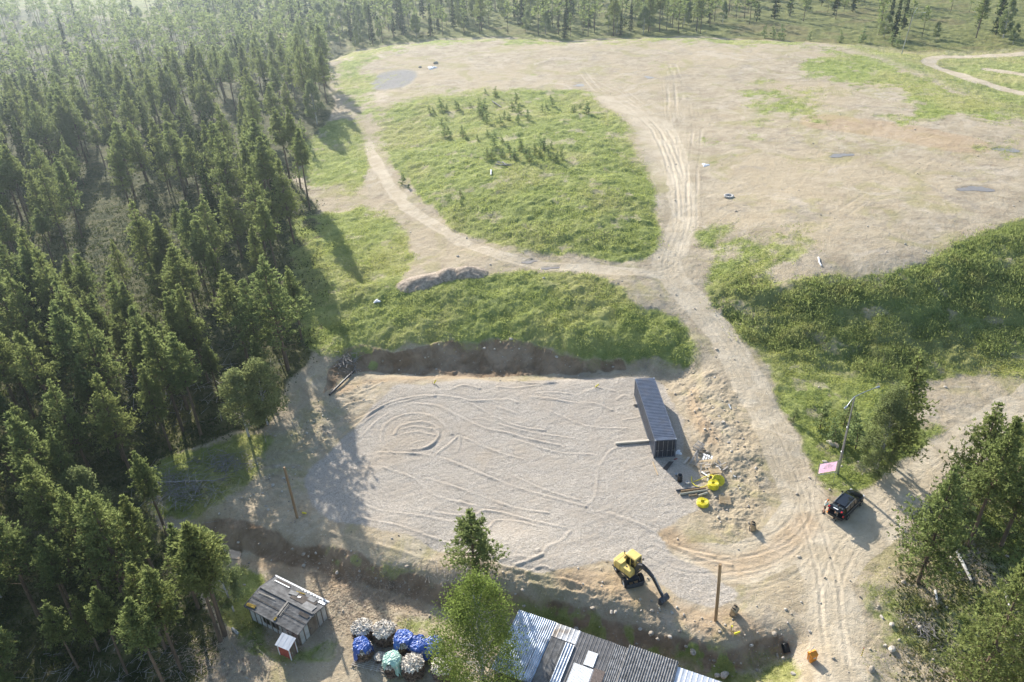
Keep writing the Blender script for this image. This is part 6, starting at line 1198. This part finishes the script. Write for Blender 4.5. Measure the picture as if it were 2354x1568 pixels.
tg = MB(); tg.loft([[(-1.92, -.60, 1.53), (-1.92, .60, 1.53), (-1.92, .60, 1.58), (-1.92, -.60, 1.58)], [(-2.45, -.72, 1.66), (-2.45, .72, 1.66), (-2.45, .72, 1.72), (-2.45, -.72, 1.72)], [(-2.82, -.76, 1.58), (-2.82, .76, 1.58), (-2.86, .76, 1.66), (-2.86, -.76, 1.66)]]); t_o = tg.build('tailgate', 'car_black', r)
b = MB(); b.add([(-1.98, -.5, 1.60), (-1.98, .5, 1.60), (-2.38, .6, 1.715), (-2.38, -.6, 1.715)], [(0, 1, 2, 3)]); b.build('rear_window', 'glass_dark', t_o)
b = MB(); b.box((-2.62, 0, 1.715), (.12, .5, .02), R=Matrix.Rotation(-.13, 3, 'Y')); b.build('license_plate', 'white_plastic', t_o)
for s in (-1, 1): b = MB(); b.box((-2.7, s * .66, 1.69), (.22, .16, .05)); b.build('tailgate_light', 'lamp_red', t_o)
for s in (-1, 1): b = MB(); b.tube([(-1.98, s * .66, 1.1), (-2.3, s * .68, 1.62)], .012, 6); b.build('gas_strut', 'steel', t_o)
# people -------------------------------------------------------------------------------
def skin_mesh(name, joints, edges, mat, parent, sub=1, root=0):
    me = bpy.data.meshes.new(name); me.from_pydata([j[:3] for j in joints], edges, []); o = bpy.data.objects.new(name, me); COL.objects.link(o); m = o.modifiers.new('skin', 'SKIN'); m.use_smooth_shade = True
    for i, j in enumerate(joints):
        rr = j[3] if isinstance(j[3], tuple) else (j[3], j[3]); me.skin_vertices[0].data[i].radius = rr; me.skin_vertices[0].data[i].use_root = (i == root)
    if sub: s_ = o.modifiers.new('sub', 'SUBSURF'); s_.levels = s_.render_levels = sub
    bpy.context.view_layer.update(); me2 = bpy.data.meshes.new_from_object(o.evaluated_get(bpy.context.evaluated_depsgraph_get())); bpy.data.objects.remove(o); me2.materials.clear(); me2.materials.append(MATS[mat]); me2.name = name
    o = bpy.data.objects.new(name, me2); COL.objects.link(o); o.parent = parent; return o
def person(loc, rz, label, hip, lean, armL, armR, legs, shirt, pants, shorts, cap, h=1.74):
    """x forward, y left; lean = forward bend of the torso in radians"""
    r = thing('person', loc, rz, label, 'person'); r.scale = (h / 1.74,) * 3
    H = Vector((0, 0, hip)); ub = Vector((math.sin(lean), 0, math.cos(lean))); waist = H + ub * .16; chest = H + ub * .36 + Vector((.01, 0, 0)); neck = H + ub * .54; hd_dir = (ub + Vector((.25, 0, .6))).normalized(); n2 = neck + hd_dir * .09; hdc = neck + hd_dir * .2 + Vector((.02, 0, 0)); hdt = hdc + hd_dir * .11
    J = [(*H, (.15, .11)), (*waist, (.13, .10)), (*chest, (.16, .115)), (*neck, (.062, .062)), (*n2, .055), (*hdc, (.078, .095)), (*hdt, (.06, .07)), (*(hdc + Vector((.075, 0, -.045))), .04)]; E = [(0, 1), (1, 2), (2, 3), (3, 4), (4, 5), (5, 6), (5, 7)]
    def chain(start, pts):
        k = start
        for p in pts: J.append(p); E.append((k, len(J) - 1)); k = len(J) - 1
        return k
    A_ = {}
    for s, arm in ((1, armL), (-1, armR)):
        sh_ = H + ub * .47 + Vector((0, s * .175, 0)); el = sh_ + Vector(arm[0]) * .29; wr = el + Vector(arm[1]).normalized() * .26; k = chain(2, [(*sh_, .06), (*((sh_ + el) / 2), .05), (*el, .040), (*((el + wr) / 2), .038), (*wr, (.028, .022))])
        d = Vector(arm[1]).normalized(); sd = d.cross(Vector((0, 0, 1))).normalized() if abs(d.z) < .95 else Vector((0, 1, 0)); cur = d.cross(sd); palm = wr + d * .06; k = chain(k, [(*palm, (.036, .018))])
        for q, L_ in ((-.027, .066), (-.009, .078), (.009, .072), (.027, .056)):
            a0 = palm + sd * q + d * .03; a1 = a0 + d * L_ * .55 + cur * .012; a2 = a1 + d * L_ * .4 + cur * .03; chain(k, [(*a0, .0095), (*a1, .009), (*a2, .0075)])
        th0 = palm - d * .02 + sd * .04 * s; chain(k, [(*th0, .012), (*(th0 + d * .035 + sd * .02 * s), .0095)]); A_[s] = (sh_, el, wr)
    Lg = {}
    for s, (kn, an) in ((1, legs[0]), (-1, legs[1])):
        hp_ = H + Vector((0, s * .09, -.05)); kn = Vector(kn); an = Vector(an); toe = an + Vector((.17, 0, -.045)); chain(0, [(*hp_, .088), (*((hp_ + kn) / 2), .075), (*kn, .054), (*(kn * .65 + an * .35 - Vector((.02, 0, 0))), .056), (*an, .036), (*(an + Vector((-.03, 0, -.045))), .036), (*toe, (.04, .025))]); Lg[s] = (hp_, kn, an)
    body = skin_mesh('body', J, E, 'skin', r)
    # garments sit just proud of the body
    SJ = [(*(H - ub * .02), (.165, .125)), (*waist, (.148, .118)), (*chest, (.178, .134)), (*(H + ub * .5), (.085, .08))]; SE = [(0, 1), (1, 2), (2, 3)]
    for s in (1, -1): sh_, el, wr = A_[s]; SJ.append((*sh_, .078)); SE.append((2, len(SJ) - 1)); SJ.append((*(sh_ * .35 + el * .65), .066)); SE.append((len(SJ) - 2, len(SJ) - 1))
    skin_mesh('shirt', SJ, SE, shirt, r)
    TJ = [(*(H + ub * .04), (.165, .128)), (*(H - Vector((0, 0, .04))), (.16, .125))]; TE = [(0, 1)]
    for s in (1, -1):
        hp_, kn, an = Lg[s]; TJ.append((*hp_, .1)); TE.append((1, len(TJ) - 1)); ends = [(*((hp_ * .45 + kn * .55)), .092), (*(kn * .9 + hp_ * .1), .08)] if shorts else [(*((hp_ + kn) / 2), .086), (*kn, .068), (*((kn + an) / 2), .064), (*an, .055)]
        for e in ends: TJ.append(e); TE.append((len(TJ) - 2, len(TJ) - 1))
    skin_mesh('shorts' if shorts else 'trousers', TJ, TE, pants, r)
    for s in (1, -1): an = Lg[s][2]; b = MB(); b.loft([[(an.x + x, an.y + w_, z) for w_, z in ((-.045 * k, 0.0), (.045 * k, 0.0), (.045 * k, hh), (-.045 * k, hh))] for x, k, hh in ((-.08, .8, .1), (0, 1, .12), (.1, 1.05, .08), (.2, .7, .05))]); b.build('shoe', 'cloth_dark', r, True)
    b = MB(); b.lathe([(0, .128), (.05, .12), (.088, .085), (.1, .03), (.097, -.01)], seg=16); hh_ = b.build('cap' if cap else 'hair', cap or 'hair', r, True); q = Vector((0, 0, 1)).rotation_difference(hd_dir); hh_.location = hdc + Vector((-.012, 0, .012)); hh_.rotation_mode = 'QUATERNION'; hh_.rotation_quaternion = q
    if cap: b = MB(); b.box((.13, 0, 0.0), (.12, .14, .015)); b.build('peak', cap, hh_)
    for s in (1, -1): b = MB(); b.lathe([(0, -.011), (.009, -.007), (.011, 0), (.009, .007), (0, .011)], seg=8); e_ = b.build('eye', 'cloth_dark', r); e_.location = hdc + Vector((.094, s * .032, .01)); b = MB(); b.box((0, 0, 0), (.03, .015, .055), ch=.006); e_ = b.build('ear', 'skin', r); e_.location = hdc + Vector((0, s * .088, 0))
    b = MB(); b.box((.108, 0, -.06), (.012, .045, .012)); m_o = b.build('mouth', 'red_paint', r); m_o.location = hdc; return r
pp = onpt('B', 350, 1190); person(pp, math.radians(10), 'person in pale teal shirt, black shorts and orange cap standing left of the car', .90, .22, ((.25, .05, -.95), (.85, .1, -.35)), ((.3, -.05, -.95), (.8, .15, -.4)), (((.07, .10, .50), (-.02, .13, .09)), ((-.06, -.10, .50), (-.16, -.11, .09))), 'cloth_teal', 'cloth_dark', True, 'cap_orange', 1.72)
pp = onpt('B', 590, 1340); person(pp, math.radians(52), 'person in dark grey green shirt and trousers bending into the open car boot', .88, .5, ((.6, .1, -.75), (.9, -.1, -.2)), ((.6, -.1, -.75), (.9, .1, -.2)), (((.12, .10, .50), (.06, .13, .09)), ((-.04, -.10, .50), (-.2, -.12, .09))), 'cloth_olive', 'cloth_olive', False, None, 1.8)
r = thing('traffic_cone', onpt('B', 452, 1190), 0, 'small orange cone with white band between the two people', 'cone'); b = MB(); b.box((0, 0, .02), (.3, .3, .04), ch=.02); b.build('base', 'orange_plastic', r); b = MB(); b.lathe([(.11, .04), (.03, .48), (0, .48)], seg=16); c_ = b.build('cone', 'orange_plastic', r); b = MB(); b.lathe([(.088, .16), (.068, .27)], seg=16); b.build('band', 'white_plastic', c_)
# grit bin, culvert, stakes ----------------------------------------------------------------
p = onpt('G', 1432, 1052); r = thing('orange_bin', p, .35, 'tall orange plastic bin with a white label at the edge of the dirt road', 'bin')
b = MB(); r.scale = (.68, .68, .68); b.loft([[(x * .42, y * .34, .0) for x, y in ((-1, -1), (1, -1), (1, 1), (-1, 1))], [(x * .46, y * .38, 1.05) for x, y in ((-1, -1), (1, -1), (1, 1), (-1, 1))], [(x * .46, y * .38 + .0, 1.12) for x, y in ((-1, -1), (1, -1), (1, 1), (-1, 1))]]); b.build('box', 'orange_plastic', r)
b = MB(); b.prism([(-.42, 1.12), (.42, 1.12), (.42, 1.32), (.1, 1.5), (-.36, 1.26)], -.5, .5, 'x'); b.build('lid', 'orange_plastic', r); b = MB(); b.box((.05, -.385, .78), (.34, .012, .2)); b.build('label_plate', 'white_plastic', r)
b = MB(); b.box((.05, -.393, .82), (.26, .004, .03)); b.box((.05, -.393, .75), (.18, .004, .025)); b.build('label_print', 'tape_black', r)
b = MB(); b.tube([(-.55, -.1, 0), (-.52, .0, 1.0), (-.1, .25, 1.72), (.45, .45, 1.9)], .035, 8); b.build('metal_bar', 'steel', r)
a0 = onpt('G', 1045, 830, .25); a1 = onpt('G', 1062, 905, .35); r = thing('culvert_pipe', a1 - (a1 - a0).normalized() * .35 - Vector((0, 0, .22)), 0, 'black corrugated culvert pipe ending in the grassy pit beside the road', 'culvert'); d = (a1 - a0).normalized(); P = []
b = MB(); seg = 20
pr = []; L_ = 1.9
for k in range(38): pr.append((.40 + (.025 if k % 2 else 0), -.1 + 1.0 * k / 37))
pr += [(.40, .9), (.33, .9), (.33, -.1)]
b.lathe(pr, seg=20, axis='x'); o = b.build('pipe', 'black_plastic', r); o.scale = (.75, .75, .75); o.rotation_mode = 'QUATERNION'; o.rotation_quaternion = d.to_track_quat('X', 'Z')
r = thing('marker_stake', onpt('G', 2158, 992), 0, 'thin yellow and black banded stake with red top on the right verge', 'marker stake'); tp = Vector(A2(*K('G', (2195, 878))[0], gz(r.location.x, r.location.y) + 1.15)) - r.location
for k in range(8): b = MB(); b.tube([tuple(tp * (k / 8)), tuple(tp * ((k + 1) / 8))], .035, 8); b.build('band', 'lamp_red' if k == 7 else ('hose_yellow' if k % 2 == 0 else 'tape_black'), r)
def marker(c, x, y, rz, label, tilt=1.2):
    r = thing('yellow_marker', onpt(c, x, y), rz, label, 'marker'); b = MB(); e = Vector((math.sin(tilt) * .55, 0, math.cos(tilt) * .55 + .1)); b.tube([(0, 0, .08), tuple(e)], [.09, .07], 10); b.build('sleeve', 'hose_yellow', r); b = MB(); b.tube([(-.2, 0, -.1), (-.16, .03, .32)], .03, 6); b.build('stub', 'new_wood', r)
marker('m2', 638, 1078, 0, 'small yellow marker at the upper left rim of the gravel yard', .6); marker('m2', 1750, 1103, .5, 'small yellow marker on the gravel near the far end of the container', 1.2); marker('c4', 1585, 1095, .2, 'bright yellow pipe sleeve lying in the pole shadow, below the spare bucket', 1.35); marker('cL', 2087, 402, -.6, 'yellow marker on the dirt beside the foot of the left wooden pole', 1.3)
r = thing('yellow_post', onpt('c4', 1553, 1062), 0, 'short brown and yellow post left of the yellow pipe sleeve', 'post'); b = MB(); b.tube([(0, 0, -.1), (.03, .02, .5)], .06, 8); b.build('stem', 'new_wood', r); b = MB(); b.tube([(.03, .02, .5), (.035, .025, .66)], .075, 8); b.build('cap', 'hose_yellow', r)
log('drain_pipe', 'm2', (-80, 1165), (88, 1000), .14, 'black_plastic', 'long black pipe lying on the slope at the upper left corner of the yard', 'pipe')
tubbin('concrete_ring', onpt('t3', 315, 1358), .85, .3, .3, 'concrete', 'pale round concrete ring lying on the sandy plateau', 'concrete ring')
# spoil heaps, boulders ----------------------------------------------------------------------
simple('spoil', (.38, .30, .22), .95, var=.25, scale=2.2, bump=.8)
def mound(c, x, y, rx, ry, h, rz, label, seed):
    p = onpt(c, x, y); rng = np.random.default_rng(seed); n = 44; t = np.linspace(-1.15, 1.15, n); X, Y = np.meshgrid(t, t); R_ = np.hypot(X, Y) + .14 * (fbm(X, Y, .5, 3, seed) - .5); Z = h * np.maximum(1 - R_ ** 1.35, -.25) + h * .10 * (fbm(X, Y, .33, 5, seed + 3, .68) - .5); Z = np.where(R_ > 1.0, -.4, Z)
    ca_, sa_ = math.cos(rz), math.sin(rz); wx = p[0] + X * rx * ca_ - Y * ry * sa_; wy_ = p[1] + X * rx * sa_ + Y * ry * ca_; gz_ = samp(HZ, wx.ravel(), wy_.ravel()).reshape(X.shape)
    V = np.stack([wx - p[0], wy_ - p[1], Z + gz_ - p[2]], -1).reshape(-1, 3); F = [(i * n + j, i * n + j + 1, (i + 1) * n + j + 1, (i + 1) * n + j) for i in range(n - 1) for j in range(n - 1)]; b = MB(); b.add(V, F); o = b.build('spoil_heap', 'spoil', None, True); o.location = p; tag(o, label, 'spoil heap')
mound('m2', 555, 375, 4.3, 2.2, .8, .3, 'low long grey spoil heap, left one of the three beside the track', 1); mound('m2', 735, 325, 2.3, 2.1, 1.0, .1, 'steep small spoil heap between the other two beside the track', 2); mound('m2', 870, 315, 3.3, 2.1, 1.05, -.1, 'smooth dark spoil heap, right one of the three beside the track', 3)
def boulder(c, x, y, s, label, mat='stone_pale', seed=0, flat=.65):
    rng = np.random.default_rng(seed + int(x)); V, F = IV.copy(), [tuple(f) for f in IF]; E = {}; V = [tuple(v) for v in V]
    for _ in range(2):
        NF = []
        def mid(a, b_):
            k = (min(a, b_), max(a, b_))
            if k not in E: m = (Vector(V[a]) + Vector(V[b_])).normalized(); V.append(tuple(m)); E[k] = len(V) - 1
            return E[k]
        for a, b_, c_ in F: ab, bc, ca_ = mid(a, b_), mid(b_, c_), mid(c_, a); NF += [(a, ab, ca_), (ab, b_, bc), (ca_, bc, c_), (ab, bc, ca_)]
        F = NF
    pl = [(Vector(rng.normal(size=3)).normalized(), rng.uniform(.62, .9)) for _ in range(9)]; W_ = []
    for v in V:
        v = Vector(v)
        for n_p, d_ in pl:
            k = v.dot(n_p)
            if k > d_: v = v - n_p * (k - d_)
        W_.append((v.x * s * 1.15, v.y * s * .85, v.z * s * flat))
    W_ = [(x * .72, y * .72, z * .72) for x, y, z in W_]; b = MB(); b.add(W_, F); o = b.build('boulder', mat); o.location = onpt(c, x, y, s * flat * .3); o.rotation_euler = (0, 0, rng.uniform(0, 6)); tag(o, label, 'boulder')
for c, x, y, s, lb, mt in (('c6', 440, 640, .75, 'large pale boulder in the grass left of the bushy birch', 'stone_pale'), ('c6', 482, 662, .45, 'smaller boulder touching the large one left of the bushy birch', 'stone_grey'), ('c6', 390, 785, .4, 'pale boulder right behind the pink banner', 'stone_pale'), ('c6', 268, 905, .2, 'small pale rock below the left post of the banner', 'stone_pale'),
    ('c7', 458, 1350, .5, 'broad pale slab among the grass right of the road, lower one', 'stone_pale'), ('c7', 392, 1120, .33, 'white angular rock on the right verge, upper one', 'stone_pale'), ('c7', 458, 1178, .36, 'long white rock on the right verge below the upper white rock', 'stone_pale'), ('c7', 320, 1485, .5, 'grey flat rock on the right verge near the bottom edge', 'stone_grey'), ('c7', 540, 880, .35, 'grey rock at the foot of the wide spreading pine', 'stone_grey'), ('c7', 412, 1320, .25, 'small pale rock left of the broad pale slab', 'stone_pale'), ('c7', 655, 1195, .35, 'pale rock beside a twig pile on the right verge', 'stone_pale'),
    ('c4', 365, 873, .32, 'pale yellowish rock on the dirt rim between digger and barn roof', 'stone_pale'), ('c4', 402, 882, .26, 'second pale rock touching the yellowish one on the dirt rim', 'stone_pale'), ('c4', 175, 835, .35, 'rock half buried in the dirt rim above the barn', 'stone_grey'), ('c4', 760, 1075, .42, 'large grey rock on the bank above the ribbed barn roof', 'stone_grey'), ('c4', 650, 1042, .26, 'small white rock on the bank above the barn', 'stone_pale'), ('c4', 968, 868, .24, 'pale rock just right of the digger bucket', 'stone_pale'), ('c4', 765, 858, .3, 'rock just left of the digger bucket', 'stone_grey'), ('c4', 945, 1140, .28, 'yellowish rock in the dirt below the digger arm shadow', 'stone_pale'), ('c4', 1175, 1270, .45, 'broad rock among grass tufts on the bank above the grey barn roof', 'stone_grey'), ('c4', 1490, 1510, .55, 'large yellowish block at the foot of the bank by the white metal roof', 'stone_pale'), ('c4', 1415, 1510, .35, 'flat block left of the large yellowish block by the white metal roof', 'stone_pale'), ('c4', 15, 1030, .3, 'pale block beside the upper edge of the barn roof', 'stone_pale'),
    ('G', 895, 690, .35, 'grey rock above the shaded pit near the culvert', 'stone_grey'), ('G', 562, 842, .25, 'white rock at the tip of the pole shadow', 'stone_pale'), ('G', 1405, 640, .2, 'small pale rock at the road edge above the orange bin', 'stone_pale'), ('G', 1170, 1258, .3, 'white rock in the grass below the culvert', 'stone_pale'),
    ('cL', 1160, 508, .45, 'grey boulder at the upper end of the muddy ditch', 'stone_grey'), ('cL', 1880, 215, .35, 'pale rock at the brush heap edge, left of the leaning pole', 'stone_pale'), ('cL', 1684, 898, .22, 'small white rock in the shrubs left of the grey shed', 'stone_pale'), ('c1', 1175, 278, .28, 'white rock in the rubble at the ditch bank above the shed', 'stone_pale'), ('c1', 780, 185, .28, 'tan rock on the ditch bank above the shed', 'stone_pale'), ('c1', 778, 58, .28, 'grey rock high on the ditch bank above the shed', 'stone_grey'), ('c1', 1440, 250, .22, 'round pale rock in the shaded ditch bank', 'stone_pale'),
    ('m2', 985, 842, .35, 'square white rock in the raw cut behind the yard', 'stone_pale'), ('m2', 1168, 778, .38, 'white rock at the upper edge of the raw cut', 'stone_pale'), ('m2', 1055, 845, .25, 'small white rock in the raw cut, right of the square one', 'stone_pale'), ('m2', 1480, 890, .35, 'pale rock at the right end of the raw cut', 'stone_pale'), ('m2', 655, 990, .25, 'white rock on the rim behind the yard', 'stone_pale'), ('m2', 800, 202, .35, 'white rock beside the track above the spoil heaps', 'stone_pale'), ('m2', 862, 75, .3, 'pale rock on the track bend left of the mound', 'stone_pale'), ('m2', 1395, 362, .3, 'white rock on the grassy bank', 'stone_pale'),
    ('c5', 1190, 592, .35, 'white rounded rock on the stony slope right of the container', 'stone_pale'), ('c5', 1245, 765, .3, 'orange tinted upright rock on the stony slope', 'stone_pale'), ('c5', 1150, 525, .3, 'pale rock in the upper part of the stony slope', 'stone_pale'), ('c5', 1010, 665, .28, 'white rock left of the rounded one on the stony slope', 'stone_pale'), ('c5', 1270, 870, .28, 'white rock pair on the grass above the scrap heap', 'stone_pale'), ('c5', 1120, 1305, .22, 'pale rock beside the fresh pallet', 'stone_pale'),
    ('t2', 650, 440, 1.0, 'dark flat boulder on the sandy plateau, left part', 'stone_grey'), ('t2', 540, 466, .7, 'second dark boulder left of the white debris on the plateau', 'stone_grey'), ('m3', 720, 85, .5, 'pale rock beside', 'stone_pale')):
    if lb == 'pale rock beside': continue
    boulder(c, x, y, s, lb, mt)
crumple('white_debris', onpt('t2', 622, 470), 1.3, 'white_plastic', 'white plastic debris on the left part of the sandy plateau', 'debris', 7, .3)
crumple('white_debris', onpt('t3', 155, 1140), .7, 'white_plastic', 'white scrap on the sandy plateau right of the road fork', 'debris', 8, .3)
crumple('white_debris', onpt('m2', 245, 512), .45, 'white_plastic', 'white scrap in the grass left below the spoil heaps', 'debris', 9, .4)
crumple('pale_outcrop', onpt('t1', 845, 470), 2.6, 'stone_pale', 'bright pale outcrop in a small clearing of the left forest', 'rock outcrop', 3, .25)
for k, (a, b_) in enumerate((((1070, 1140), (1175, 1148)), ((1075, 1128), (1160, 1140)), ((1090, 1150), (1190, 1140)), ((1110, 1132), (1135, 1150)))): log('dead_trunk', 't2', a, b_, .12, 'dead_wood', 'silvery dead log in the little pile at the foot of the young pines', 'log', .15 + .08 * k, 'silvery log pile on the mound', .07, 6)
log('dead_trunk', 't2', (1030, 1212), (1032, 1182), .16, 'white_paint', 'single white upright looking log in the grass below the log pile', 'log', .2)
log('dead_trunk', 't2', (1040, 708), (1100, 738), .15, 'dead_wood', 'dead log under the upper group of young pines', 'log', .2)
log('white_tube', 'm3', (933, 212), (938, 240), .12, 'white_plastic', 'white tube on the bare ground above the weedy slope, upper piece', 'tube'); log('white_tube', 'm3', (938, 243), (952, 268), .1, 'white_plastic', 'white tube on the bare ground above the weedy slope, lower piece', 'tube')
log('fallen_trunk', 'cL', (1065, 208), (1500, 192), .12, 'dead_wood', 'long pale fallen trunk across the brush heap', 'log', .35, None, .05, 8)
log('birch_log', 'c7', (903, 690), (1002, 882), .17, 'birch_bark', 'white leaning birch log in the right wood beside the wide spreading pine', 'log', .35, None, .12, 10); log('birch_log', 'c7', (905, 828), (965, 818), .07, 'birch_bark', 'thin white branch across the leaning birch log', 'log', .3, None, .03, 6)
log('birch_log', 'c7', (1236, 955), (1266, 1058), .16, 'birch_bark', 'short white birch log near the right picture edge', 'log', .2, None, .12, 10); log('birch_log', 'c7', (757, 945), (768, 1012), .12, 'birch_bark', 'small white birch log left of the huge corner pine', 'log', .2, None, .08, 8)
log('birch_log', 'cL', (1602, 1198), (1642, 1235), .13, 'birch_bark', 'white birch log on the bark strewn ground left of the shed', 'log')
# brush, chips, twigs -------------------------------------------------------------------------
simple('chip_wood', (.56, .44, .32), .9, var=.3, scale=3.)
def sticks(name, c, cen, rad, n, Lr, r0, mat, label, cat, hgt=.5, seed=1):
    rng = np.random.default_rng(seed); P0 = []; P1 = []; q = K(c, *[(cen[0] + rng.normal() * rad[0] * .5, cen[1] + rng.normal() * rad[1] * .5) for _ in range(n)]); g = G(q)
    for p in g: a = rng.uniform(0, 3.14); L_ = rng.uniform(*Lr) / 2; z = samp(HZ, np.array([p[0]]), np.array([p[1]]))[0] + rng.uniform(.02, hgt); d = np.array([math.cos(a) * L_, math.sin(a) * L_, rng.uniform(-.12, .2) * L_]); c0 = np.array([p[0], p[1], z]); P0.append(c0 - d); P1.append(c0 + d)
    V, F = tubes(P0, P1, r0 * rng.uniform(.5, 1.3, n), r0 * .35, 4); o = mesh_np(name, V, F, 4, mat); tag(o, label, cat, kind='stuff')
sticks('brush', 'cL', (1250, 250), (260, 150), 330, (.6, 2.6), .03, 'dead_wood', 'tangle of dead branches in the clearing beside the yard', 'branches', .6, 2)
sticks('brush', 'cL', (1560, 60), (200, 90), 160, (.6, 2.2), .035, 'dead_wood', 'dead twigs at the forest corner above the brush heap', 'branches', .5, 3)
sticks('bark_chips', 'cL', (1500, 1420), (420, 220), 1300, (.15, .45), .025, 'chip_wood', 'pale bark and wood chips strewn left of the grey shed', 'wood chips', .06, 4)
sticks('bark_chips', 'c1', (1350, 560), (900, 420), 3200, (.12, .4), .022, 'chip_wood', 'wood chips strewn between the shed and the ditch bank', 'wood chips', .05, 5)
sticks('twigs', 'c3', (330, 640), (330, 130), 130, (.5, 1.8), .025, 'dead_wood', 'grey twigs on the bank at the foot of the small pine', 'branches', .4, 6)
sticks('twigs', 'm2', (40, 940), (90, 70), 90, (.8, 2.4), .05, 'dead_wood', 'dead branches where the raw cut meets the forest', 'branches', .5, 7)
sticks('twigs', 'cL', (900, 1500), (900, 200), 150, (.4, 2.), .03, 'dead_wood', 'fallen twigs on the forest floor at the bottom edge', 'branches', .2, 8)
sticks('twigs', 'm1', (1250, 1080), (700, 300), 200, (.6, 2.6), .035, 'dead_wood', 'dead twigs under the pines of the left forest', 'branches', .7, 9)
sticks('twigs', 'c7', (700, 1210), (120, 60), 60, (.5, 1.6), .03, 'dead_wood', 'twig pile on the verge right of the road', 'branches', .3, 10)

# ------------------------------------------------------------------ the air
m, t, out = nmat('thin_haze'); vn = t.nodes.new('ShaderNodeVolumePrincipled'); t.links.new(vn.outputs[0], out.inputs['Volume'])
vn.inputs['Color'].default_value = (.72, .87, 1., 1); vn.inputs['Density'].default_value = .00033; vn.inputs['Anisotropy'].default_value = .76
me = bpy.data.meshes.new('haze'); zt = 98.; zb = -9.
V = [(x, y, z) for z in (zb, zt) for x, y in ((-6000, -450), (6000, -450), (6000, 2700), (-6000, 2700))]
me.from_pydata(V, [], [(3, 2, 1, 0), (4, 5, 6, 7), (0, 1, 5, 4), (1, 2, 6, 5), (2, 3, 7, 6), (3, 0, 4, 7)]); me.materials.append(m)
o = bpy.data.objects.new('haze', me); COL.objects.link(o); tag(o, kind='stuff')
